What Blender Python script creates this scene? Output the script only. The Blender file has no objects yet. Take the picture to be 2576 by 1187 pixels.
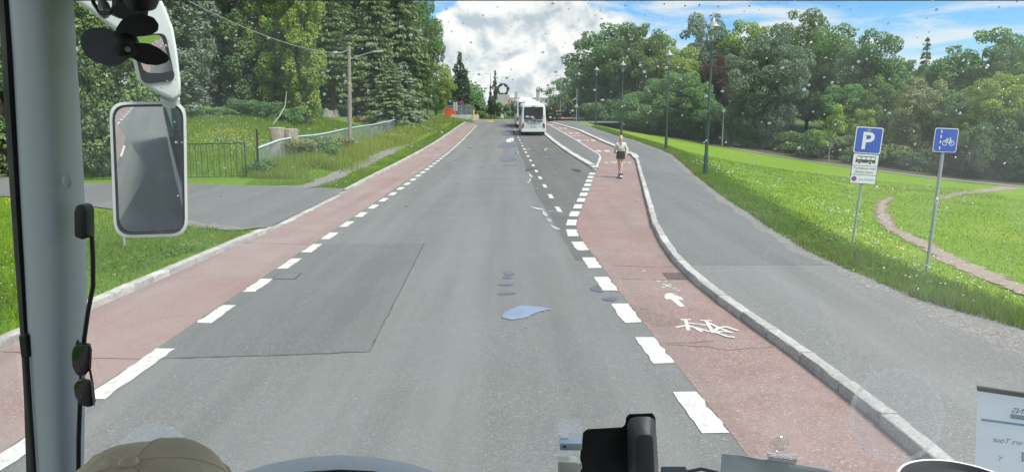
import bpy, bmesh, math, random
import numpy as np
from mathutils import Vector, Matrix, Euler

SC = bpy.context.scene
COL = SC.collection
rad = math.radians

# ------------------------------------------------------------------ camera, sky, sun, exposure
CAM_H = 3.1
PITCH = math.atan((593.5 - 278) / 1860.0)
cam_d = bpy.data.cameras.new("camera")
cam_d.sensor_width = 36.0
cam_d.lens = 36.0 * 1860.0 / 2576.0
cam_d.clip_start = 0.05
cam_d.clip_end = 4000
cam = bpy.data.objects.new("camera", cam_d)
cam.location = (0, 0, CAM_H)
cam.rotation_euler = (math.pi / 2 - PITCH, 0, 0)
COL.objects.link(cam)
SC.camera = cam

SUN_AZ = rad(128)      # measured clockwise from +Y (ahead) : behind right
SUN_EL = rad(56)
SKY_STRENGTH = 0.068

def build_world():
    w = bpy.data.worlds.new("World"); SC.world = w; w.use_nodes = True
    nt = w.node_tree; nt.nodes.clear()
    N = lambda t, **k: _node(nt, t, **k)
    out = N('ShaderNodeOutputWorld'); bg = N('ShaderNodeBackground')
    bg.inputs['Strength'].default_value = SKY_STRENGTH
    nt.links.new(bg.outputs[0], out.inputs[0])
    sky = N('ShaderNodeTexSky'); sky.sky_type = 'NISHITA'; sky.sun_disc = False
    sky.sun_elevation = SUN_EL; sky.sun_rotation = SUN_AZ
    sky.air_density = 1.0; sky.dust_density = 0.4; sky.ozone_density = 2.0
    tc = N('ShaderNodeTexCoord')
    L = nt.links.new
    def mapping(scale, loc=(0, 0, 0)):
        m = N('ShaderNodeMapping'); m.inputs['Scale'].default_value = scale; m.inputs['Location'].default_value = loc
        L(tc.outputs['Generated'], m.inputs['Vector']); return m
    def noise(m, scale, detail, rough, dist=0.0):
        n = N('ShaderNodeTexNoise'); n.inputs['Scale'].default_value = scale; n.inputs['Detail'].default_value = detail
        n.inputs['Roughness'].default_value = rough; n.inputs['Distortion'].default_value = dist
        L(m.outputs[0], n.inputs['Vector']); return n.outputs['Fac']
    def math_(op, a, b=None, c=None, clamp=False):
        n = N('ShaderNodeMath'); n.operation = op; n.use_clamp = clamp
        for i, v in enumerate((a, b, c)):
            if v is None: continue
            if isinstance(v, (int, float)): n.inputs[i].default_value = v
            else: L(v, n.inputs[i])
        return n.outputs[0]
    def ramp(v, a, b, smooth=True):
        n = N('ShaderNodeMapRange'); n.interpolation_type = 'SMOOTHSTEP' if smooth else 'LINEAR'
        L(v, n.inputs['Value']); n.inputs['From Min'].default_value = a; n.inputs['From Max'].default_value = b
        return n.outputs['Result']
    # a bank of cumulus straight ahead (direction +Y, a few degrees up); elsewhere noise decides
    def bump(az, el, r0, r1, sx=1.0):
        d = Vector((math.sin(az) * math.cos(el), math.cos(az) * math.cos(el), math.sin(el)))
        vs = N('ShaderNodeVectorMath'); vs.operation = 'SUBTRACT'; L(tc.outputs['Generated'], vs.inputs[0]); vs.inputs[1].default_value = d
        vm = N('ShaderNodeVectorMath'); vm.operation = 'MULTIPLY'; L(vs.outputs[0], vm.inputs[0]); vm.inputs[1].default_value = (sx, 1, 1)
        vl = N('ShaderNodeVectorMath'); vl.operation = 'LENGTH'; L(vm.outputs[0], vl.inputs[0])
        return ramp(vl.outputs['Value'], r1, r0)
    O = (3.7, 1.2, 0.4)
    m1 = mapping((1, 1, 1.2), O)
    m2 = mapping((1, 1, 1.2), (O[0] + .006, O[1], O[2] + .022))   # a little towards the light: for the lit tops
    big = noise(mapping((1, 1, 1.6), (9.1, 2.0, 5)), 2.2, 2, .5)
    fa = noise(m1, 17, 9, .54, .35); fb = noise(m2, 17, 9, .54, .35)
    fc = noise(mapping((1, 1, 1.25), (O[0] + 2.1, O[1] - 1.0, O[2] + .7)), 6.0, 3, .5)
    cov = math_('ADD', math_('MULTIPLY', fa, .50), math_('ADD', math_('MULTIPLY', fc, .35), math_('MULTIPLY', big, .30)))
    cov = math_('ADD', cov, math_('MULTIPLY', bump(rad(.9), rad(2.2), .06, .150, .86), .30))
    cov = math_('SUBTRACT', cov, math_('MULTIPLY', bump(rad(-8), rad(10), .03, .10), .20))
    cov = math_('SUBTRACT', cov, math_('MULTIPLY', bump(rad(20), rad(7.0), .12, .30), .17))
    mask = ramp(cov, .535, .60)
    lit = ramp(math_('SUBTRACT', fa, fb), -.14, .10)
    # thin high streaks
    st = noise(mapping((1, 1, 5.0), (2.2, 7.1, 0.3)), 7, 6, .6, .7)
    cir = math_('MULTIPLY', ramp(st, .42, .68), .9)
    mix = N('ShaderNodeMix'); mix.data_type = 'RGBA'
    # sky colour slightly deepened blue
    hsv = N('ShaderNodeHueSaturation'); hsv.inputs['Saturation'].default_value = 1.25; hsv.inputs['Value'].default_value = 1.0
    L(sky.outputs[0], hsv.inputs['Color'])
    tint = N('ShaderNodeMix'); tint.data_type = 'RGBA'; tint.blend_type = 'MULTIPLY'; tint.inputs['Factor'].default_value = 1
    L(hsv.outputs[0], tint.inputs['A']); tint.inputs['B'].default_value = (.62, .92, 1.22, 1)
    mc = N('ShaderNodeMix'); mc.data_type = 'RGBA'; L(cir, mc.inputs['Factor']); L(tint.outputs['Result'], mc.inputs['A'])
    mc.inputs['B'].default_value = (5.9, 6.3, 6.6, 1)
    cs = N('ShaderNodeMix'); cs.data_type = 'RGBA'; L(lit, cs.inputs['Factor'])
    cs.inputs['A'].default_value = (3.75, 4.35, 4.85, 1); cs.inputs['B'].default_value = (7.3, 7.35, 7.2, 1)
    L(mask, mix.inputs['Factor']); L(mc.outputs['Result'], mix.inputs['A']); L(cs.outputs['Result'], mix.inputs['B'])
    L(mix.outputs['Result'], bg.inputs['Color'])

def _node(nt, t, **k):
    n = nt.nodes.new(t)
    for a, v in k.items(): setattr(n, a, v)
    return n
build_world()

sun_d = bpy.data.lights.new("sun", 'SUN'); sun_d.energy = 3.0; sun_d.angle = rad(24); sun_d.color = (1, .965, .91)
sun = bpy.data.objects.new("sun", sun_d); COL.objects.link(sun)
_sd = Vector((math.sin(SUN_AZ) * math.cos(SUN_EL), math.cos(SUN_AZ) * math.cos(SUN_EL), math.sin(SUN_EL)))
sun.rotation_euler = _sd.to_track_quat('Z', 'Y').to_euler()
sun.location = (30, -30, 60)

SC.view_settings.view_transform = 'Standard'; SC.view_settings.look = 'None'
SC.view_settings.exposure = 1.13; SC.view_settings.gamma = 1
SC.render.engine = 'CYCLES'
cy = SC.cycles
cy.max_bounces = 8; cy.diffuse_bounces = 3; cy.glossy_bounces = 3; cy.transmission_bounces = 6; cy.transparent_max_bounces = 12
cy.use_denoising = True; cy.caustics_reflective = False; cy.caustics_refractive = False
cy.sample_clamp_indirect = 4

# ------------------------------------------------------------------ small helpers
def px(x, y, Y):
    """point of the place at depth Y seen in the direction measured in the photograph"""
    u = (x - 1288) / 1860.0; v = (y - 593.5) / 1860.0
    c, s = math.cos(PITCH), math.sin(PITCH)
    t = Y / (c - v * s)
    return Vector((u * t, Y, CAM_H - (s + v * c) * t))

def on_plane(x, y, p0, n):
    d = px(x, y, 1.0) - Vector((0, 0, CAM_H))
    t = (p0 - Vector((0, 0, CAM_H))).dot(n) / d.dot(n)
    return Vector((0, 0, CAM_H)) + d * t

def tag(o, label=None, cat=None, group=None, kind=None):
    if label: o["label"] = label
    if cat: o["category"] = cat
    if group: o["group"] = group
    if kind: o["kind"] = kind
    return o

def empty(name, loc=(0, 0, 0), rz=0.0, label=None, cat=None, group=None, kind=None):
    o = bpy.data.objects.new(name, None); COL.objects.link(o)
    o.location = loc; o.rotation_euler = (0, 0, rz); o.empty_display_size = .1
    return tag(o, label, cat, group, kind)

def mesh_obj(name, me, mat=None, parent=None, **k):
    if mat is not None and not me.materials: me.materials.append(mat)
    o = bpy.data.objects.new(name, me); COL.objects.link(o)
    if parent: o.parent = parent
    return tag(o, **k)

def link(name, me, parent, loc=(0, 0, 0), rot=(0, 0, 0), scale=(1, 1, 1), mat=None):
    o = bpy.data.objects.new(name, me); COL.objects.link(o); o.parent = parent
    o.location = loc; o.rotation_euler = rot; o.scale = scale
    if mat is not None:
        o.material_slots[0].link = 'OBJECT'; o.material_slots[0].material = mat
    return o

def copy_tree(o, parent=None):
    c = o.copy(); COL.objects.link(c); c.parent = parent
    for ch in list(o.children): copy_tree(ch, c)
    return c

def np_mesh(name, verts, faces, smooth=False, colors=None):
    """verts (n,3), faces (m,k) with k 3 or 4"""
    verts = np.asarray(verts, np.float32); faces = np.asarray(faces, np.int32)
    me = bpy.data.meshes.new(name)
    m, k = faces.shape
    me.vertices.add(len(verts)); me.vertices.foreach_set('co', verts.ravel())
    me.loops.add(m * k); me.loops.foreach_set('vertex_index', faces.ravel())
    me.polygons.add(m)
    me.polygons.foreach_set('loop_start', np.arange(0, m * k, k, dtype=np.int32))
    me.polygons.foreach_set('use_smooth', np.full(m, smooth, dtype=bool))
    if colors is not None:
        a = me.color_attributes.new('Col', 'FLOAT_COLOR', 'POINT')
        c = np.ones((len(verts), 4), np.float32); c[:, :3] = colors
        a.data.foreach_set('color', c.ravel())
    me.update(calc_edges=True); me.validate()
    return me

class MB:
    """collects shapes; build() links them as one mesh object"""
    def __init__(s): s.v = []; s.f = []
    def add(s, vs, fs):
        n = len(s.v); s.v += [tuple(v) for v in vs]; s.f += [tuple(i + n for i in f) for f in fs]; return s
    def box(s, c, size, rot=None, taper=1.0):
        hx, hy, hz = [a / 2 for a in size]
        vs = []
        for z, k in ((-hz, 1), (hz, taper)):
            for x, y in ((-hx, -hy), (hx, -hy), (hx, hy), (-hx, hy)): vs.append(Vector((x * k, y * k, z)))
        if rot is not None:
            M = rot if isinstance(rot, Matrix) else Euler(rot).to_matrix()
            vs = [M @ v for v in vs]
        c = Vector(c)
        return s.add([v + c for v in vs], [(3, 2, 1, 0), (4, 5, 6, 7), (0, 1, 5, 4), (1, 2, 6, 5), (2, 3, 7, 6), (3, 0, 4, 7)])
    def tube(s, pts, r, n=8, cap=True):
        pts = [Vector(p) for p in pts]
        rs = r if isinstance(r, (list, tuple)) else [r] * len(pts)
        rings = []; up = None
        for i, p in enumerate(pts):
            t = (pts[min(i + 1, len(pts) - 1)] - pts[max(i - 1, 0)]).normalized()
            if up is None:
                up = Vector((0, 0, 1)) if abs(t.z) < .9 else Vector((0, 1, 0))
            a = t.cross(up).normalized(); b = t.cross(a).normalized(); up = -b if False else a.cross(t)
            rings.append([p + (a * math.cos(2 * math.pi * k / n) + b * math.sin(2 * math.pi * k / n)) * rs[i] for k in range(n)])
        vs = [v for R in rings for v in R]; fs = []
        for i in range(len(pts) - 1):
            for k in range(n):
                fs.append((i * n + k, i * n + (k + 1) % n, (i + 1) * n + (k + 1) % n, (i + 1) * n + k))
        if cap:
            fs.append(tuple(range(n))); fs.append(tuple(range(len(vs) - n, len(vs)))[::-1])
        return s.add(vs, fs)
    def lathe(s, prof, c=(0, 0, 0), n=16, M=None, close=True):
        c = Vector(c); vs = []; fs = []
        for r, z in prof:
            for k in range(n):
                a = 2 * math.pi * k / n
                v = Vector((r * math.cos(a), r * math.sin(a), z))
                vs.append((M @ v if M is not None else v) + c)
        for i in range(len(prof) - 1):
            for k in range(n):
                fs.append((i * n + k, i * n + (k + 1) % n, (i + 1) * n + (k + 1) % n, (i + 1) * n + k))
        if close:
            fs.append(tuple(range(n))[::-1]); fs.append(tuple(range(len(vs) - n, len(vs))))
        return s.add(vs, fs)
    def ell(s, c, r, n=12, m=8, M=None):
        prof = [(max(1e-4, math.sin(math.pi * i / m)), -math.cos(math.pi * i / m)) for i in range(m + 1)]
        S = Matrix.Diagonal(Vector(r)); 
        if M is not None: S = M @ S
        return s.lathe(prof, c, n, S, close=False)
    def prism(s, poly, off):
        """planar polygon (3D points) extruded by vector off"""
        off = Vector(off); P = [Vector(p) for p in poly]; n = len(P)
        fs = [tuple(range(n)), tuple(range(n, 2 * n))[::-1]] + [(i, i + n, (i + 1) % n + n, (i + 1) % n) for i in range(n)]
        return s.add(P + [p + off for p in P], fs)
    def face(s, poly): return s.add(poly, [tuple(range(len(poly)))])
    def grid(s, rows):
        m = len(rows[0]); vs = [v for r in rows for v in r]
        return s.add(vs, [(i * m + j, i * m + j + 1, (i + 1) * m + j + 1, (i + 1) * m + j) for i in range(len(rows) - 1) for j in range(m - 1)])
    def mesh(s, name, smooth=False, bevel=0.0, seg=2, angle=35):
        me = bpy.data.meshes.new(name)
        me.from_pydata([tuple(v) for v in s.v], [], s.f); me.update()
        bm = bmesh.new(); bm.from_mesh(me)
        bmesh.ops.recalc_face_normals(bm, faces=bm.faces)
        if bevel > 0:
            es = [e for e in bm.edges if len(e.link_faces) == 2 and e.calc_face_angle(0) > rad(angle)]
            bmesh.ops.bevel(bm, geom=es, offset=bevel, segments=seg, affect='EDGES', profile=.6, clamp_overlap=True)
        if smooth:
            for f in bm.faces: f.smooth = True
            for e in bm.edges:
                if len(e.link_faces) == 2 and e.calc_face_angle(0) > rad(angle): e.smooth = False
        bm.to_mesh(me); bm.free(); me.update()
        return me
    def build(s, name, mat, parent=None, smooth=False, bevel=0.0, seg=2, angle=35, **k):
        return mesh_obj(name, s.mesh(name, smooth, bevel, seg, angle), mat, parent, **k)

def arc(c, r, a0, a1, n): return [(c[0] + r * math.cos(a0 + (a1 - a0) * i / n), c[1] + r * math.sin(a0 + (a1 - a0) * i / n)) for i in range(n + 1)]
def rrect(w, h, r, n=5):
    P = []
    for cx_, cy_, a in ((w / 2 - r, h / 2 - r, 0), (-w / 2 + r, h / 2 - r, .5), (-w / 2 + r, -h / 2 + r, 1), (w / 2 - r, -h / 2 + r, 1.5)):
        P += arc((cx_, cy_), r, a * math.pi, (a + .5) * math.pi, n)
    return P

_tm = {}
def text_mesh(s, size, extr=0.0, align='LEFT', shear=0.0, bold=0.0):
    cu = bpy.data.curves.new('lettering', 'FONT'); cu.body = s; cu.size = size; cu.align_x = align; cu.shear = shear
    cu.extrude = extr; cu.resolution_u = 3; cu.offset = bold
    o = bpy.data.objects.new('lettering', cu); COL.objects.link(o)
    dg = bpy.context.evaluated_depsgraph_get()
    me = bpy.data.meshes.new_from_object(o.evaluated_get(dg))
    bpy.data.objects.remove(o); bpy.data.curves.remove(cu)
    me.materials.clear()
    return me

# ------------------------------------------------------------------ materials (procedural)
def mat(name, color=(.5, .5, .5), rough=.6, metal=0.0, spec=.5, build=None, **k):
    m = bpy.data.materials.new(name); m.use_nodes = True
    nt = m.node_tree; b = nt.nodes['Principled BSDF']
    b.inputs['Base Color'].default_value = (*color, 1); b.inputs['Roughness'].default_value = rough
    b.inputs['Metallic'].default_value = metal; b.inputs['Specular IOR Level'].default_value = spec
    for a, v in k.items(): b.inputs[a].default_value = v
    if build: build(nt, b)
    return m

class NT:
    def __init__(s, nt, coord='Object'):
        s.nt = nt; s.tc = nt.nodes.new('ShaderNodeTexCoord').outputs[coord] if coord != 'Position' else nt.nodes.new('ShaderNodeNewGeometry').outputs['Position']
    def L(s, a, b): s.nt.links.new(a, b)
    def map(s, scale=(1, 1, 1), loc=(0, 0, 0), rot=(0, 0, 0)):
        m = s.nt.nodes.new('ShaderNodeMapping'); m.inputs['Scale'].default_value = scale; m.inputs['Location'].default_value = loc
        m.inputs['Rotation'].default_value = rot
        s.L(s.tc, m.inputs[0]); return m.outputs[0]
    def noise(s, scale, detail=4, rough=.55, dist=0, vec=None):
        n = s.nt.nodes.new('ShaderNodeTexNoise'); s.L(vec or s.tc, n.inputs['Vector'])
        for a, v in (('Scale', scale), ('Detail', detail), ('Roughness', rough), ('Distortion', dist)): n.inputs[a].default_value = v
        return n.outputs['Fac']
    def voro(s, scale, vec=None, out='Distance', feature='F1'):
        n = s.nt.nodes.new('ShaderNodeTexVoronoi'); n.feature = feature; s.L(vec or s.tc, n.inputs['Vector']); n.inputs['Scale'].default_value = scale
        return n.outputs[out]
    def rng(s, v, a, b, c=0.0, d=1.0):
        n = s.nt.nodes.new('ShaderNodeMapRange'); s.L(v, n.inputs[0])
        for i, x in enumerate((a, b, c, d)): n.inputs[i + 1].default_value = x
        return n.outputs[0]
    def ramp(s, v, stops):
        n = s.nt.nodes.new('ShaderNodeValToRGB'); s.L(v, n.inputs[0]); e = n.color_ramp.elements
        while len(e) < len(stops): e.new(.5)
        for i, (p, c) in enumerate(stops): e[i].position = p; e[i].color = (*c, 1)
        return n.outputs[0]
    def mix(s, f, a, b, mode='MIX'):
        n = s.nt.nodes.new('ShaderNodeMix'); n.data_type = 'RGBA'; n.blend_type = mode
        for k, v in (('Factor', f), ('A', a), ('B', b)):
            i = n.inputs[k] if k == 'Factor' else n.inputs[k]
            if k != 'Factor': i = [x for x in n.inputs if x.name == k and x.type == 'RGBA'][0]
            else: i = n.inputs[0]
            if isinstance(v, (int, float)): i.default_value = v
            elif isinstance(v, tuple): i.default_value = (*v, 1)
            else: s.L(v, i)
        return n.outputs['Result'] if False else n.outputs[2]
    def m(s, op, a, b=None, clamp=False):
        n = s.nt.nodes.new('ShaderNodeMath'); n.operation = op; n.use_clamp = clamp
        for i, v in enumerate((a, b)):
            if v is None: continue
            if isinstance(v, (int, float)): n.inputs[i].default_value = v
            else: s.L(v, n.inputs[i])
        return n.outputs[0]
    def bump(s, h, b, strength=.5, dist=.01):
        n = s.nt.nodes.new('ShaderNodeBump'); n.inputs['Strength'].default_value = strength; n.inputs['Distance'].default_value = dist
        s.L(h, n.inputs['Height']); s.L(n.outputs[0], b.inputs['Normal'])

def _asphalt(base, speck, stain=.12, warm=(1, 1, 1), speck_amt=1.0):
    def f(nt, b):
        t = NT(nt, 'Position')
        fine = t.voro(62, out='Color'); sep = nt.nodes.new('ShaderNodeSeparateColor'); t.L(fine, sep.inputs[0])
        g1 = t.ramp(sep.outputs[0], [(0, tuple(x * .74 for x in base)), (.5, base), (.88, tuple(x * 1.12 for x in base)), (.985, speck)])
        n2 = t.noise(9, 5, .7)
        c = t.mix(t.rng(n2, .3, .7, 0, .5), g1, tuple(x * .8 for x in base))
        big = t.noise(.55, 4, .6, .4)
        c = t.mix(t.rng(big, .35, .68, 0, stain * 3), c, tuple(x * .72 for x in base))
        dk = t.noise(1.0, 4, .62, .3, t.map((.9, .09, 1), (4, 2, 0)))
        c = t.mix(t.rng(dk, .5, .72, 0, .5), c, tuple(x * .74 for x in base))     # oil and tyre darkening
        tr = t.noise(1.0, 3, .6, 0, t.map((1.1, .045, 1)))      # long streaks along the road
        c = t.mix(t.rng(tr, .42, .66, 0, .6), c, tuple(x * 1.2 for x in base))
        t.L(c, b.inputs['Base Color'])
        t.L(t.rng(big, .3, .7, .72, .9), b.inputs['Roughness'])
        t.bump(sep.outputs[0], b, .35, .006)
    return f
M = {}
M['asphalt'] = mat('asphalt', build=_asphalt((.142, .148, .141), (.27, .27, .255)), spec=.25)
M['asphalt_dark'] = mat('asphalt_dark', build=_asphalt((.120, .125, .120), (.27, .27, .26), .10), spec=.25)
M['asphalt_bay'] = mat('asphalt_bay', build=_asphalt((.106, .106, .100), (.18, .175, .165), .16), spec=.25)
M['asphalt_path'] = mat('asphalt_path', build=_asphalt((.160, .165, .158), (.30, .30, .285), .10), spec=.25)
M['asphalt_path_new'] = mat('asphalt_path_new', build=_asphalt((.132, .138, .133), (.27, .27, .26), .06), spec=.25)
def _red(dust):
  def f(nt, b):
      t = NT(nt, 'Position')
      fine = t.voro(58, out='Color'); sep = nt.nodes.new('ShaderNodeSeparateColor'); t.L(fine, sep.inputs[0])
      c = t.ramp(sep.outputs[0], [(0, (0.166, 0.111, 0.101)), (.45, (0.219, 0.146, 0.131)), (.88, (0.248, 0.173, 0.157)), (.985, (0.353, 0.282, 0.260))])
      c = t.mix(t.rng(t.noise(5, 5, .7), .45, .75, 0, .4), c, (0.167, 0.115, 0.107))
      c = t.mix(t.rng(t.noise(.7, 5, .65, .6), .44 - .12 * dust, .74 - .1 * dust, .25 * dust, .7 + .1 * dust), c, (0.268, 0.223, 0.206))    # dusty wear
      st = t.noise(1.0, 3, .6, 0, t.map((1.6, .07, 1), (2, 5, 0)))
      c = t.mix(t.rng(st, .5, .7, 0, .5), c, (0.171, 0.131, 0.119))                               # tyre-darkened streaks
      c = t.mix(t.rng(t.noise(.3, 3, .6), .48, .68, 0, .4), c, (0.230, 0.127, 0.112))
      t.L(c, b.inputs['Base Color']); b.inputs['Roughness'].default_value = .88
      t.bump(sep.outputs[0], b, .3, .005)
  return f
M['red'] = mat('red_asphalt', build=_red(0), spec=.2)
M['red_dusty'] = mat('red_asphalt_dusty', build=_red(1), spec=.2)
def _paint(nt, b):
    t = NT(nt, 'Position')
    w = t.noise(14, 6, .75)
    c = t.mix(t.rng(w, .53, .68, 0, .8), (.52, .52, .48), (.22, .23, .22))
    c = t.mix(t.rng(t.noise(4.5, 6, .75, .6), .54, .66, 0, .7), c, (.26, .265, .255))      # scuffed and chipped
    c = t.mix(t.rng(t.noise(1.5, 3, .5), .3, .7, 0, .35), c, (.42, .42, .385))
    t.L(c, b.inputs['Base Color']); t.bump(w, b, .3, .004)
M['paint'] = mat('road_paint', rough=.75, build=_paint, spec=.25)
M['yellow_paint'] = mat('yellow_paint', (.62, .34, .03), .7, spec=.25)
def _granite(tint=(1, 1, 1)):
    def f(nt, b):
        t = NT(nt, 'Object'); p = NT(nt, 'Position')
        n = p.noise(26, 6, .75)
        c = p.ramp(n, [(.3, tuple(.18 * x for x in tint)), (.48, tuple(.40 * x for x in tint)), (.7, tuple(.52 * x for x in tint))])
        c = p.mix(p.rng(p.noise(3.2, 4, .6), .45, .75, 0, .6), c, (.26, .25, .20))
        c = p.mix(p.rng(p.voro(30), .0, .16, .5, 0), c, (.12, .12, .10))
        oi = nt.nodes.new('ShaderNodeObjectInfo'); hs = nt.nodes.new('ShaderNodeHueSaturation'); p.L(c, hs.inputs['Color']); p.L(p.rng(oi.outputs['Random'], 0, 1, .78, 1.12), hs.inputs['Value']); p.L(hs.outputs[0], b.inputs['Base Color']); p.bump(n, b, .6, .012)
    return f
M['granite'] = mat('granite', rough=.85, build=_granite((1, .985, .94)), spec=.25)
M['granite_pale'] = mat('granite_pale', rough=.85, build=_granite((1.2, 1.2, 1.17)), spec=.25)
M['mortar'] = mat('kerb_joint', (.13, .12, .10), .95, build=lambda nt, b: None, spec=.2)
def _grass(a, bcol, dry, flower=0.0):
    def f(nt, b):
        t = NT(nt, 'Position')
        n = t.noise(5.5, 6, .75, .3); g = t.noise(.16, 4, .6, .5); h = t.noise(38, 3, .8)
        c = t.mix(t.rng(n, .35, .65), a, bcol)
        c = t.mix(t.rng(h, .38, .7, 0, .6), c, tuple(x * .45 for x in a))
        c = t.mix(t.rng(g, .5, .75, 0, .7), c, dry)
        if flower:
            v = t.voro(3.6, out='Distance'); k = t.rng(v, .03, .075, 1, 0)
            patch = t.rng(t.noise(.22, 3, .6), .55, .66)
            c = t.mix(t.m('MULTIPLY', k, t.m('MULTIPLY', patch, flower)), c, (.55, .56, .5))
        t.L(c, b.inputs['Base Color']); b.inputs['Roughness'].default_value = .85
        t.bump(t.m('ADD', n, t.m('MULTIPLY', h, .5)), b, .7, .06)
    return f
M['lawn'] = mat('lawn', build=_grass((.118, .225, .010), (.172, .285, .014), (.23, .29, .030), .5), spec=.15)
M['bank'] = mat('grass_bank', build=_grass((.095, .19, .012), (.150, .26, .018), (.22, .25, .05), .6), spec=.15)
M['far_ground'] = mat('far_ground', build=_grass((.05, .10, .02), (.07, .13, .025), (.12, .13, .05)), spec=.15)
def _dirt(a, bb):
    def f(nt, b):
        t = NT(nt, 'Position'); n = t.noise(7, 6, .75); v = t.voro(45, out='Color'); sp = nt.nodes.new('ShaderNodeSeparateColor'); t.L(v, sp.inputs[0])
        c = t.mix(t.rng(n, .35, .68), a, bb)
        c = t.mix(t.rng(sp.outputs[0], .75, 1, 0, .7), c, tuple(min(1, x * 1.7) for x in bb))
        c = t.mix(t.rng(sp.outputs[1], .8, 1, 0, .7), c, tuple(x * .5 for x in a))
        t.L(c, b.inputs['Base Color']); t.bump(sp.outputs[0], b, .6, .015)
    return f
M['dirt'] = mat('trodden_dirt', rough=.95, build=_dirt((.20, .165, .13), (.29, .245, .20)), spec=.15)
M['gravel'] = mat('gravel', rough=.95, build=_dirt((.145, .142, .132), (.22, .215, .20)), spec=.2)
M['forest_floor'] = mat('forest_floor', rough=.95, build=_dirt((.055, .05, .028), (.085, .10, .035)), spec=.1)
M['water'] = mat('puddle_water', (.24, .25, .25), .04, spec=1.0, **{'Coat Weight': 1.0, 'Coat Roughness': .02, 'Coat IOR': 1.6})
M['wet'] = mat('wet_asphalt', (.075, .085, .092), .38, spec=.5)
M['red_dark'] = mat('worn_red', (.135, .092, .085), .9, spec=.2, build=_dirt((.16, .115, .105), (.20, .145, .13)))
M['crack'] = mat('crack_filler', (.065, .064, .06), .9, spec=.2)

# blades: vertex colour
def _blade(nt, b):
    at = nt.nodes.new('ShaderNodeVertexColor'); at.layer_name = 'Col'
    nt.links.new(at.outputs[0], b.inputs['Base Color'])
    tr = nt.nodes.new('ShaderNodeBsdfTranslucent'); nt.links.new(at.outputs[0], tr.inputs['Color'])
    mx = nt.nodes.new('ShaderNodeMixShader'); mx.inputs[0].default_value = .35
    nt.links.new(b.outputs[0], mx.inputs[1]); nt.links.new(tr.outputs[0], mx.inputs[2])
    nt.links.new(mx.outputs[0], nt.nodes['Material Output'].inputs[0])
M['blade'] = mat('grass_blades', rough=.7, spec=.2, build=_blade)

def leaf_mat(name, a, b_, c_, trans=.4):
    def f(nt, b):
        t = NT(nt, 'Object')
        n = t.noise(.9, 3, .6); h = t.noise(9, 2, .6)
        oi = nt.nodes.new('ShaderNodeObjectInfo')
        c = t.mix(t.rng(n, .38, .64), a, b_)
        c = t.mix(t.rng(h, .4, .7, 0, .6), c, c_)
        hs = nt.nodes.new('ShaderNodeHueSaturation'); t.L(c, hs.inputs['Color'])
        t.L(t.rng(oi.outputs['Random'], 0, 1, 1.25, 1.7), hs.inputs['Value'])
        t.L(t.rng(oi.outputs['Random'], 0, 1, .488, .508), hs.inputs['Hue'])
        t.L(hs.outputs[0], b.inputs['Base Color']); b.inputs['Roughness'].default_value = .55; b.inputs['Specular IOR Level'].default_value = .3
        tr = nt.nodes.new('ShaderNodeBsdfTranslucent'); t.L(hs.outputs[0], tr.inputs['Color'])
        mx = nt.nodes.new('ShaderNodeMixShader'); mx.inputs[0].default_value = trans
        t.L(b.outputs[0], mx.inputs[1]); t.L(tr.outputs[0], mx.inputs[2]); t.L(mx.outputs[0], nt.nodes['Material Output'].inputs[0])
    return mat(name, build=f)
M['leaf_mid'] = leaf_mat('leaf_mid', (0.088, 0.163, 0.055), (0.145, 0.241, 0.079), (0.107, 0.186, 0.060))
M['leaf_dark'] = leaf_mat('leaf_dark', (0.073, 0.137, 0.058), (0.124, 0.207, 0.081), (0.096, 0.164, 0.066))
M['leaf_yellow'] = leaf_mat('leaf_yellow', (0.134, 0.229, 0.048), (0.268, 0.349, 0.072), (0.177, 0.275, 0.054))
M['leaf_silver'] = leaf_mat('leaf_silver', (0.110, 0.172, 0.107), (0.178, 0.249, 0.163), (0.143, 0.207, 0.126))
M['leaf_brown'] = leaf_mat('leaf_brown', (0.136, 0.158, 0.071), (0.210, 0.224, 0.103), (0.152, 0.185, 0.077))
M['leaf_copper'] = leaf_mat('leaf_copper', (0.064, 0.038, 0.033), (0.096, 0.060, 0.044), (0.077, 0.065, 0.040))
M['needle'] = leaf_mat('needle', (0.092, 0.140, 0.060), (0.161, 0.213, 0.090), (0.121, 0.170, 0.071), .25)
M['needle_blue'] = leaf_mat('needle_blue', (0.107, 0.152, 0.101), (0.167, 0.218, 0.145), (0.128, 0.177, 0.116), .2)
M['thuja'] = leaf_mat('thuja', (0.076, 0.131, 0.046), (0.143, 0.209, 0.071), (0.101, 0.155, 0.053), .15)
M['cypress'] = leaf_mat('cypress', (0.032, 0.060, 0.030), (0.057, 0.097, 0.043), (0.041, 0.073, 0.033), .15)
M['hedge'] = leaf_mat('hedge', (0.101, 0.183, 0.061), (0.163, 0.266, 0.089), (0.128, 0.215, 0.067))
M['flower_red'] = leaf_mat('flower_red', (0.300, 0.070, 0.070), (0.360, 0.100, 0.100), (0.100, 0.110, 0.050))
def _bark(a, b_):
    def f(nt, b):
        t = NT(nt, 'Object'); n = t.noise(4, 6, .7, .5, t.map((5, 5, .9)))
        t.L(t.ramp(n, [(.32, a), (.68, b_)]), b.inputs['Base Color']); t.bump(n, b, .8, .04)
    return f
M['bark'] = mat('bark', rough=.95, build=_bark((.045, .036, .027), (.13, .108, .082)), spec=.15)
M['bark_pale'] = mat('bark_pale', rough=.95, build=_bark((.16, .15, .125), (.34, .32, .28)), spec=.15)
M['wood_pole'] = mat('weathered_wood', rough=.9, build=_bark((.16, .145, .125), (.34, .31, .27)), spec=.15)
M['stump_side'] = mat('stump_bark', rough=.95, build=_bark((.13, .11, .085), (.42, .37, .30)), spec=.15)
M['stump_top'] = mat('cut_wood', rough=.9, build=_bark((.48, .47, .43), (.66, .64, .59)), spec=.15)

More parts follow.
